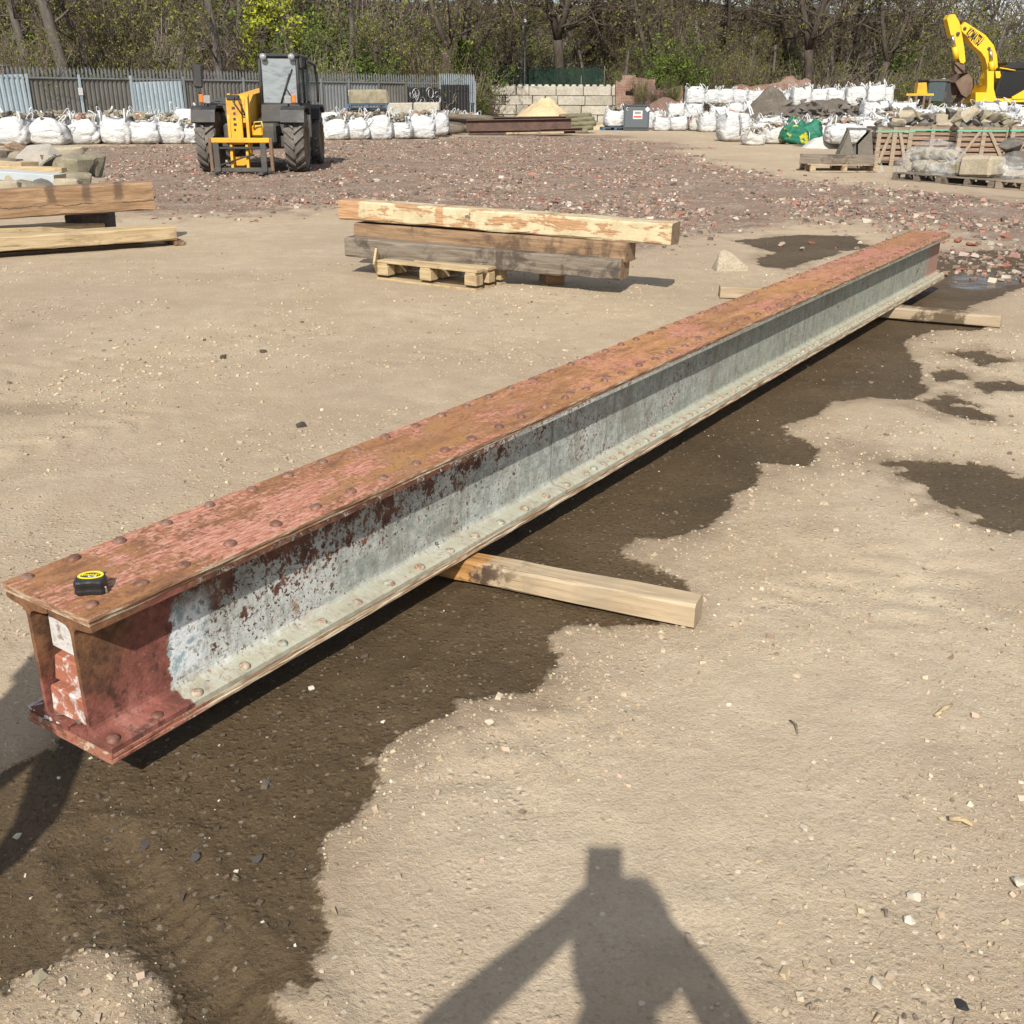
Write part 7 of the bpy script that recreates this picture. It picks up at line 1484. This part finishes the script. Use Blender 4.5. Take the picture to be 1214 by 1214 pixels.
def shrub_meshes(seed, h, w_, nst, leafmat, twig, nleaf, lsize, arch=.0, ntw=5):
    rng = np.random.default_rng(seed); st = []
    for k in range(nst):
        a = rng.uniform(0, 6.28); rr = rng.uniform(0, .3)*w_; p = np.array([rr*math.cos(a), rr*math.sin(a)*.7, 0]); tl = rng.uniform(.05, .75)*w_/h
        st.append(wander(rng, p, np.array([tl*math.cos(a), tl*math.sin(a), 1.]), h*rng.uniform(.55, 1.08), 7, .10+arch*.2, .02-arch*.16))
    st = np.array(st); tw = []
    for q in st:
        for k in range(ntw):
            t = rng.uniform(.15, 1)*5.99; i = int(t); p = q[i]+(q[i+1]-q[i])*(t-i); d = q[i+1]-q[i]; d /= np.linalg.norm(d)+1e-9; tw.append(wander(rng, p, d+rng.normal(0, .6, 3), h*rng.uniform(.08, .22), 5, .22, .03-arch*.05))
    tw = np.array(tw); pts = np.concatenate([tw[:, 1:].reshape(-1, 3), st[:, 3:].reshape(-1, 3)]); sel = pts[rng.integers(0, len(pts), nleaf)]+rng.normal(0, .13, (nleaf, 3)); sel[:, 2] = np.maximum(sel[:, 2], .05)
    cl = fbm(sel[:, 0]*1.1+seed, sel[:, 2]*1.1+sel[:, 1]*.5, seed, 2); sel = sel[cl > -.1]
    half = nst//3
    return (lambda a, b_: (a, b_))(crown_mesh('stems', [(st[:half], np.full(half, .026), np.full(half, .012), 0), (st[half:], np.full(nst-half, .017), np.full(nst-half, .008), 0)], [], [twig], rng),
            crown_mesh('foliage', [(tw, np.full(len(tw), .010), np.full(len(tw), .005), 0)], [(sel, rng.uniform(.5, 1.35, len(sel))*lsize, 1)], [twig, leafmat], rng))
LM = [(0, 35, 'the edge panel'), (35, 155, 'the dark panels'), (155, 228, 'the pale panel'), (228, 305, 'the telehandler boom'), (305, 390, 'the telehandler cab'), (390, 480, 'the stone block'), (480, 560, 'the black sheets'), (560, 620, 'the wall end'),
      (620, 735, 'the block wall'), (735, 800, 'the brick ruin'), (800, 905, 'the stacked bags'), (905, 1045, 'the earth heap'), (1045, 1125, 'the yellow loader'), (1125, 2000, 'the excavator')]
def landmark(px):
    for a, b_, s in LM:
        if px < b_: return s
    return LM[-1][2]
WOOD = []
def plant(kind_, parts, x, y, s, rz, desc, cat, row_, z=0., sq=1.):
    t = thing(kind_, 'x', cat, (x, y, z), rz, row_, scale=(s, s, s*sq))
    for nm, me in parts: put(nm, me, t)
    WOOD.append((t, desc, row_, pxof((x, y, 1.))[0])); return t
def wood():
    r = random.Random(21)
    TP = [tree_meshes(1, 12, .20, L_OLIVE, M_BARK, T_BROWN, 2100, .085, 2), tree_meshes(2, 13, .24, L_OLIVE, M_BARK, T_BROWN, 1800, .085, 3), tree_meshes(3, 11, .15, L_GREEN, M_BARKG, T_GREY, 2200, .085, 1, .18, .5, .12, 30), tree_meshes(4, 12, .17, L_BROWN, M_BARK, T_BROWN, 900, .09, 1, .12, .8, .10, 34), tree_meshes(5, 12, .22, L_BROWN, M_BARK, T_BROWN, 700, .09, 2)]
    TP.append(tree_meshes(6, 11, .27, L_OLIVE, M_BARKG, T_BROWN, 1300, .09, 1, .02, .6, .3, 16))
    D = ['forked olive-leaved tree', 'three-stemmed olive-leaved tree', 'slim grey green-leaved tree', 'bare twiggy brown tree', 'bare forked dark tree', 'stout grey-barked tree']
    SP = [shrub_meshes(11, 3.4, 3.2, 70, L_GREEN, T_BROWN, 5200, .068), shrub_meshes(12, 3.8, 3.0, 80, L_OLIVE, T_GREY, 3400, .066), shrub_meshes(13, 3.0, 3.6, 110, L_BROWN, T_BROWN, 2600, .062, .5), shrub_meshes(14, 4.4, 2.6, 90, L_OLIVE, T_BROWN, 2200, .062), shrub_meshes(15, 3.2, 3.0, 130, L_BROWN, T_GREY, 900, .08, .35), shrub_meshes(16, 4.2, 3.4, 60, L_GREEN, T_BROWN, 8500, .08)]
    DS = ['green leafy bush', 'olive bush with grey stems', 'brown bramble tangle', 'tall olive thicket', 'bare greyish brushwood', 'dense green bush']
    def fy(px): return FEN_A.y+FEN_SX(max(px, -140))*math.sin(FEN_ANG)+2.2 if px < 566 else (72.5 if px < 740 else 68.)
    # understorey rows, nearest first
    for rowi, (off, n, lo, hi, nm) in enumerate(((0, 36, .72, .95, 'undergrowth nearest the fence'), (4.5, 36, .95, 1.3, 'second row of undergrowth'), (11, 34, 1.3, 1.8, 'third row of undergrowth'), (19, 32, 1.7, 2.3, 'hindmost row of undergrowth'))):
        for i in range(n):
            px = -60+1340*(i+.5)/n+r.uniform(-14, 14); y = fy(px)+off+r.uniform(-1.2, 1.2)
            if rowi == 0 and (570 < px < 745): continue
            if px > 900: k = r.choice((4, 4, 2, 1, 3, 0))
            elif px > 560: k = r.choice((1, 2, 3, 4, 3, 0))
            elif 150 < px < 300: k = r.choice((2, 2, 0, 4, 1))
            elif px < 150: k = r.choice((4, 1, 3, 0, 3))
            else: k = r.choice((0, 3, 1, 5, 2))
            s = r.uniform(lo, hi); p = V(px, 100, y); plant('bush', [('stems', SP[k][0]), ('foliage', SP[k][1])], p.x, y, s, r.uniform(0, 6.28), DS[k], 'bush', nm, 0.)
    # trees standing where trunks are seen
    spots = [(89, 44, 5, 1.0, -.24), (46, 46, 5, .8, -.2), (123, 46.5, 5, .62, -.16), (267, 49, 5, .8, 0), (40, 62, 4, 1.0, -.15), (122, 64, 3, .9, -.2), (268, 63, 2, 1.2, 0), (12, 66, 3, 1.0, 0), (185, 69, 4, 1.0, .1), (222, 66, 3, 1.0, 0), (415, 72, 2, 1.1, .12), (440, 74, 3, 1., 0), (372, 70, 3, 1., 0), (526, 60, 0, 1.25, .0), (556, 66, 0, .95, .14), (416, 58, 5, .7, .08), (506, 63, 5, .5, -.05), (592, 78, 4, 1., 0), (604, 74, 0, .95, 0), (668, 73.5, 1, 1.5, 0), (612, 73, 5, .7, .03), (766, 70, 0, 1.1, .0), (685, 80, 4, 1.1, .1), (640, 84, 2, 1., 0), (720, 82, 3, 1.1, 0), (765, 80, 0, 1.1, 0), (745, 86, 4, 1.1, 0),
             (830, 78, 3, 1.0, 0), (862, 76, 4, 1.1, -.1), (890, 82, 3, 1.2, 0), (930, 78, 4, 1.25, 0), (962, 71, 1, 1.3, .05), (845, 70, 5, .6, -.15), (1035, 72, 0, 1.2, .1), (1160, 71, 5, .6, .3), (378, 58, 5, .42, .1), (450, 62, 5, .45, -.12), (575, 72.8, 5, .5, .1), (700, 73, 5, .5, -.1), (735, 70, 5, .45, .2), (880, 70.5, 5, .5, .12), (918, 71, 5, .45, -.1), (995, 71, 5, .5, -.14), (1080, 71, 5, .45, .2), (1205, 71, 5, .5, .3), (200, 47.5, 5, .36, .15), (1128, 73, 5, .55, .22), (985, 82, 4, 1.2, 0), (1012, 80, 3, 1.25, 0), (1040, 84, 0, 1.1, 0), (1075, 82, 3, 1.1, .1), (1150, 86, 2, 1.2, .25), (1195, 84, 2, 1.2, .3), (1120, 88, 4, 1.0, .1), (1235, 86, 3, 1.2, .1), (480, 80, 4, 1.1, 0), (330, 82, 4, 1., 0), (150, 82, 0, 1.1, 0), (70, 84, 1, 1.1, 0), (-20, 72, 4, 1.1, 0), (800, 92, 1, 1.2, 0), (560, 92, 1, 1.2, 0), (250, 90, 1, 1.2, 0), (1180, 74, 2, .95, .35)]
    for (px, y, k, s, ln) in spots:
        p = V(px, 100, y); t = plant('tree', [('trunk', TP[k][0]), ('crown', TP[k][1])], p.x, y, s, r.uniform(0, 6.28), D[k], 'tree', 'trees of the wood', 0.); t.rotation_euler = (Matrix.Rotation(ln, 4, 'Y') @ Matrix.Rotation(t.rotation_euler.z, 4, 'Z')).to_euler()
    # the bright yellow-green tree behind the telehandler, the ivied trunk and the evergreen bush by the ruin
    tr, cr_ = tree_meshes(41, 6.2, .13, L_YELL, M_BARKG, T_GREY, 6500, .10, 1, .03, .6, .25, 34); p = V(334, 100, 55.); t = thing('tree', 'small tree in bright yellow-green spring leaf behind the telehandler cab', 'tree', (p.x, 55., 0)); put('trunk', tr, t); put('crown', cr_, t)
    rng = np.random.default_rng(5); th = rng.uniform(0, 6.28, 2200); zz = rng.uniform(0, 4.2, 2200); rr = .26+rng.normal(0, .07, 2200); iv = np.stack([np.cos(th)*rr+.16*zz, np.sin(th)*rr, zz], 1)
    me = crown_mesh('ivy', [], [(iv, rng.uniform(.06, .12, 2200), 0)], [L_GREEN], rng); p = V(540, 100, 61.); t = thing('ivy_clad_trunk', 'leaning trunk clad in green ivy behind the black sheets', 'tree', (p.x-.2, 61., 0)); put('ivy', me, t); MB().tube([(0, 0, 0), (.35, 0, 2.2), (.72, 0, 4.4), (1.5, .1, 9)], [.2, .18, .16, .05], 9).build('trunk', M_BARK, t)
    p = V(800, 100, 64.); t = thing('evergreen_bush', 'big fresh green bush standing over the brick ruin', 'bush', (p.x, 64., .4), scale=1.05); put('stems', SP[5][0], t); put('foliage', SP[5][1], t)
    p = V(578, 140, 60.5); t = thing('bramble_bush', 'rusty brown bramble at the left end of the block wall', 'bush', (p.x, 60.5, 0), scale=(.42, .42, .66)); put('stems', SP[2][0], t); put('foliage', SP[2][1], t)
    p = V(568, 140, 60.); t = thing('bramble_bush', 'bramble with green leaves between the fence end and block wall', 'bush', (p.x, 60., 0), scale=(.34, .34, .62)); put('stems', SP[0][0], t); put('foliage', SP[0][1], t)
    for q_, (px, Y_, sc_, k_) in enumerate(((757, 61.2, (.30, .30, .42), 1), (778, 60.8, (.34, .34, .40), 2), (796, 61., (.32, .32, .46), 0))):
        p = V(px, 140, Y_); t = thing('scrub_bush', ['olive scrub beside the arch of the brick ruin', 'brown scrub growing over the middle of the brick ruin', 'green scrub at the right end of the brick ruin'][q_], 'bush', (p.x, Y_, 1.0), scale=sc_); put('stems', SP[k_][0], t); put('foliage', SP[k_][1], t)
    # labels: rank from the left within each row and kind
    seen = {}
    for t, d, rw, px in sorted(WOOD, key=lambda q: q[3]):
        k = seen.get((d, rw), 0); seen[(d, rw)] = k+1
        t['label'] = '%s %s from left in the %s, behind %s' % (ORD[k], d, {'undergrowth nearest the fence': 'front undergrowth', 'second row of undergrowth': 'second undergrowth', 'third row of undergrowth': 'third undergrowth', 'hindmost row of undergrowth': 'rear undergrowth', 'trees of the wood': 'wood'}[rw], landmark(px))
    # far mass of the wood on its rising bank
    n = 22000; x = RNG.uniform(-75, 80, n); y = RNG.uniform(92, 118, n); zt = 13+7*vnoise(x*.12, y*.1, 77)+3*vnoise(x*.5, y*.3, 78); pxa = 607+x/y*1180
    zt = np.where(pxa > 1090, zt*.62, zt); zt = np.where((pxa > 745) & (pxa < 800), zt*.72, zt)
    z = RNG.uniform(0, 1, n)*zt; P0 = np.stack([x, y, z], 1); d = np.stack([RNG.normal(0, .35, n), RNG.normal(0, .3, n), RNG.uniform(.3, 1, n)], 1); P = P0[:, None, :]+d[:, None, :]*(np.linspace(0, 1, 4)[None, :, None])*RNG.uniform(1, 3.4, n)[:, None, None]; P[:, 1:3] += RNG.normal(0, .12, (n, 2, 3))
    nl = 52000; lx = RNG.uniform(-75, 80, nl); ly = RNG.uniform(90, 118, nl); lt = 13+7*vnoise(lx*.12, ly*.1, 77)+3*vnoise(lx*.5, ly*.3, 78); pxl = 607+lx/ly*1180; lt = np.where(pxl > 1090, lt*.55, lt); lt = np.where((pxl > 745) & (pxl < 800), lt*.72, lt); lz = RNG.uniform(0, 1, nl)*lt
    keep = fbm(lx*.35, lz*.5+ly*.2, 88, 3) > -.06; L_ = np.stack([lx, ly, lz], 1)[keep]; mi = np.where(fbm(L_[:, 0]*.1, L_[:, 2]*.2, 90, 2)+RNG.normal(0, .1, len(L_)) > .0, 1, 2)
    me = crown_mesh('far_wood', [(P, np.full(n, .035), np.full(n, .012), 0)], [(L_[mi == 1], RNG.uniform(.16, .34, (mi == 1).sum()), 1), (L_[mi == 2], RNG.uniform(.16, .34, (mi == 2).sum()), 2)], [T_BROWN, L_OLIVE, L_BROWN], RNG); kind(put('far_wood', me), 'stuff')
    nx, ny = 60, 14; vs = []
    for j in range(ny):
        for i in range(nx):
            x_ = -160+320*i/(nx-1); t = j/(ny-1); y_ = 74+t*70; px_ = 607+x_/y_*1180; hh = 11.*float(sst(t, .12, .8))*(.6 if px_ > 1050 else 1.)
            vs.append((x_, y_, -.05+hh*(.8+.4*float(vnoise(np.array([x_*.06]), np.array([y_*.06]), 60)[0]))))
    n = N('leaf_litter'); P_ = n.pos(); f = n.noise(P_, .5, 7, .7); g = n.noise(P_, 4, 5, .7)
    lm = n.done(n.mix(n.ramp(g, [(.35, 0), (.65, 1)]), n.ramp(f, [(.3, (.05, .04, .026)), (.55, (.085, .07, .042)), (.7, (.075, .085, .03))]), (.05, .042, .026)), 1, 0, n.bump(g, 1, .1), .1)
    MB().add(vs, [(j*nx+i, j*nx+i+1, (j+1)*nx+i+1, (j+1)*nx+i) for j in range(ny-1) for i in range(nx-1)], 0, None, True)
    b = MB(); b.add(vs, [(j*nx+i, j*nx+i+1, (j+1)*nx+i+1, (j+1)*nx+i) for j in range(ny-1) for i in range(nx-1)], 0, None, True); kind(b.build('wooded_bank', lm), 'structure')
    # white roofs glimpsed through the trunks
    for k, (x0, x1, y0, y1, Y, lab) in enumerate(((618, 640, 77, 84, 84., 'white parked van seen between trunks above the block wall'), (672, 712, 74, 84, 86., 'white low shed roof glimpsed through trees above the block wall'), (538, 552, 80, 86, 80., 'white van roof glimpsed beside the ivied trunk'), (705, 745, 72, 78, 88., 'white shed roof glimpsed left of the brick ruin'), (455, 475, 72, 78, 84., 'white roof glimpsed through bushes above the stone block'))):
        a, b_ = V(x0, y0, Y), V(x1, y1, Y); t = thing('shed' if 'van' not in lab else 'parked_van', lab, 'shed' if 'van' not in lab else 'van', ((a.x+b_.x)/2, Y, 0)); w_ = b_.x-a.x; body = m_paint('shed_wall_%s' % 'abcde'[k], (.20, .17, .14), .7)
        if 'van' in lab:
            MB().box((0, 1, (b_.z+.5)/2), (w_, 2.0, b_.z-.5), ch=.12).build('body', M_WPAINT if False else body, t); MB().prism([(-w_/2, b_.z), (w_/2, b_.z), (w_/2-.12, a.z), (-w_/2+.15, a.z)], 0, 2.0).build('roof', M_WPAINT, t)
            for x_ in (-.32, .32): MB().rev([(.001, -.1), (.34, -.1), (.34, .1), (.001, .1)], 14, 0, Matrix.Translation((x_*w_, .05, .34)) @ Matrix.Rotation(math.pi/2, 4, 'X')).build('wheel', M_BLK, t)
        else:
            MB().box((0, 2, b_.z/2), (w_-.1, 4, b_.z)).build('wall', body, t); MB().prism([(-.2, b_.z), (4.2, b_.z), (2, a.z)], -w_/2, w_/2, 'YZ').build('roof', M_WPAINT, t)
wood()

# ================================================================== THE TWO PEOPLE WHOSE SHADOWS FALL IN THE PICTURE
def person(name, label, joints, edges, root, loc, rz, jacket):
    me = bpy.data.meshes.new('body'); names = list(joints); me.from_pydata([joints[k][0] for k in names], [(names.index(a), names.index(b_)) for a, b_ in edges], [])
    t = thing(name, label, 'person', loc, rz); o = put('body', me, t); md = o.modifiers.new('Skin', 'SKIN'); md.use_smooth_shade = True
    for i, k in enumerate(names):
        sv = me.skin_vertices[0].data[i]; rr = joints[k][1]; sv.radius = rr if isinstance(rr, tuple) else (rr, rr); sv.use_root = (k == root)
    sb = o.modifiers.new('Subdivision', 'SUBSURF'); sb.levels = 2; sb.render_levels = 2
    n = N(name+'_clothes'); z = n.xyz(n.obj())[2]; f = n.noise(n.obj(), 30, 4, .6)
    c = n.mix(n.step(z, .93, .95), (.03, .035, .05), jacket); c = n.mix(n.step(z, 1.49, 1.50), c, (.45, .27, .19)); c = n.mix(n.step(z, .10, .09), c, (.04, .03, .025)); me.materials.append(n.done(c, .85, 0, n.bump(f, .3, .003)))
    return t
def hand(j, e, wr, palm, tips, pre):
    j[pre+'_palm'] = (palm, (.022, .034)); e.append((wr, pre+'_palm'))
    for k, (q, tp) in enumerate(tips):
        a = Vector(palm); b_ = Vector(tp); m_ = a.lerp(b_, .55)+Vector(q); j['%s_f%d' % (pre, k)] = (tuple(m_), .0095); j['%s_t%d' % (pre, k)] = (tuple(b_), .008); e += [(pre+'_palm', '%s_f%d' % (pre, k)), ('%s_f%d' % (pre, k), '%s_t%d' % (pre, k))]
def people():
    cx = -.03
    J = {'pelvis': ((cx, -.50, .96), (.15, .11)), 'belly': ((cx, -.49, 1.12), (.145, .11)), 'chest': ((cx, -.475, 1.32), (.165, .12)), 'neck0': ((cx, -.46, 1.45), .062), 'chin': ((cx, -.43, 1.53), .065), 'head': ((cx, -.435, 1.605), (.072, .092)), 'crown': ((cx, -.44, 1.672), (.052, .060)),
         'shL': ((cx-.185, -.455, 1.40), .066), 'elL': ((-.34, -.21, 1.255), .044), 'foL': ((-.20, -.125, 1.325), .038), 'wrL': ((-.085, -.06, 1.388), .029), 'shR': ((cx+.185, -.455, 1.40), .066), 'elR': ((.235, -.245, 1.215), .046), 'foR': ((.155, -.14, 1.31), .042), 'wrR': ((.06, -.06, 1.39), .034),
         'hipL': ((cx-.10, -.51, .90), .10), 'knL': ((cx-.13, -.49, .50), .07), 'anL': ((cx-.14, -.52, .10), .05), 'toL': ((cx-.15, -.36, .045), .042), 'hipR': ((cx+.10, -.51, .90), .10), 'knR': ((cx+.13, -.49, .50), .07), 'anR': ((cx+.14, -.52, .10), .05), 'toR': ((cx+.15, -.36, .045), .042)}
    E = [('pelvis', 'belly'), ('belly', 'chest'), ('chest', 'neck0'), ('neck0', 'chin'), ('chin', 'head'), ('head', 'crown'), ('chest', 'shL'), ('shL', 'elL'), ('elL', 'foL'), ('foL', 'wrL'), ('chest', 'shR'), ('shR', 'elR'), ('elR', 'foR'), ('foR', 'wrR'), ('pelvis', 'hipL'), ('hipL', 'knL'), ('knL', 'anL'), ('anL', 'toL'), ('pelvis', 'hipR'), ('hipR', 'knR'), ('knR', 'anR'), ('anR', 'toR')]
    J0, E0 = dict(J), list(E)
    hand(J, E, 'wrL', (-.052, -.042, 1.415), [((-.01, .0, 0), (-.040, -.006, 1.435)), ((-.008, .008, 0), (-.032, -.004, 1.420)), ((-.008, .01, 0), (-.028, -.006, 1.405)), ((-.005, .01, 0), (-.03, -.012, 1.392)), ((0, -.01, .01), (-.030, -.052, 1.45))], 'L')
    hand(J, E, 'wrR', (.030, -.045, 1.415), [((.01, 0, 0), (.012, -.004, 1.435)), ((.008, .008, 0), (.008, -.004, 1.42)), ((.008, .01, 0), (.004, -.008, 1.405)), ((.005, .01, 0), (.006, -.014, 1.392)), ((0, -.01, .01), (.008, -.055, 1.45))], 'R')
    t = person('person', 'photographer in a dark jacket holding up a phone, seen only as the foreground shadow', J, E, 'pelvis', (0, 0, 0), 0, (.05, .06, .08))
    hm = N('dark_hair'); h_ = hm.done((.03, .022, .016), .8); me = sack_mesh('hair', 91, .20, .16, .3, 0, h_, .03, .3); put('hair', me, t, (cx, -.45, 1.58))
    skin = m_simple('skin', (.42, .26, .18), (.46, .29, .21), 20, .6, bump=.05)
    fm = MB(); fm.prism([(-.012, 0), (.012, 0), (.006, .045), (-.006, .045)], 0, .018).box((0, .004, -.03), (.045, .008, .010), ch=.003).box((-.032, .002, .045), (.022, .008, .010), ch=.003).box((.032, .002, .045), (.022, .008, .010), ch=.003); o = fm.build('face_features', skin, t); o.location = (cx, -.348, 1.565)
    for x in (-.078, .078): o = MB().box((0, 0, 0), (.016, .035, .06), ch=.006).build('ear', skin, t); o.location = (cx+x, -.44, 1.59)
    # the phone, its lens just behind the viewpoint
    ph = thing('phone', 'black phone held upright by the photographer, seen only as the shadow tip', 'phone', (0, 0, 0)); b = MB(); b.box((0, 0, 0), (.077, .158, .008), ch=.003); o = b.build('case', M_BLK, ph); b = MB(); b.box((0, 0, -.0046), (.07, .15, .001)); s_ = b.build('screen', m_paint('phone_glass', (.01, .01, .012), .1, amt=0), ph)
    lens = MB(); lens.rev([(.001, 0), (.007, 0), (.007, .002), (.001, .002)], 12); l_ = lens.build('lens_ring', M_BLK, ph); l_.location = (.026, .065, .004)
    for q in (o, s_): q.location = (0, 0, q.location.z)
    ph.matrix_world = Matrix.Translation(Vector((0, 0, EYE))-cR*.026-cU*.066+fwd0*(-.013)) @ Matrix((cR, cU, fwd0)).transposed().to_4x4()
    # bystander to the left
    for k, v in {'elL': ((-.30+cx, -.50, 1.13), .052), 'foL': ((-.31+cx, -.44, .99), .042), 'wrL': ((-.31+cx, -.38, .90), .03), 'elR': ((.30+cx, -.50, 1.13), .052), 'foR': ((.31+cx, -.44, .99), .042), 'wrR': ((.31+cx, -.38, .90), .03)}.items(): J0[k] = v
    for s, pre in ((-1, 'L'), (1, 'R')):
        x = s*.31+cx; hand(J0, E0, 'wr'+pre, (x, -.355, .845), [((0, .01, 0), (x-.022, -.325, .775)), ((0, .012, 0), (x-.006, -.322, .765)), ((0, .012, 0), (x+.010, -.325, .77)), ((0, .012, 0), (x+.024, -.33, .785)), ((0, .02, 0), (x-s*.04, -.315, .815))], pre)
    t2 = person('person', 'bystander with lowered arms left of the photographer, seen only as the left shadow', J0, E0, 'pelvis', (-1.55+.055, 1.04, 0), 0, (.12, .10, .05))
    me2 = sack_mesh('hair', 92, .20, .16, .3, 0, h_, .03, .3); put('hair', me2, t2, (cx, -.44, 1.60)); o = fm.build('face_features', skin, t2); o.location = (cx, -.335, 1.575)
    for x in (-.083, .083): o = MB().box((0, 0, 0), (.016, .035, .06), ch=.006).build('ear', skin, t2); o.location = (cx+x, -.43, 1.60)
people()
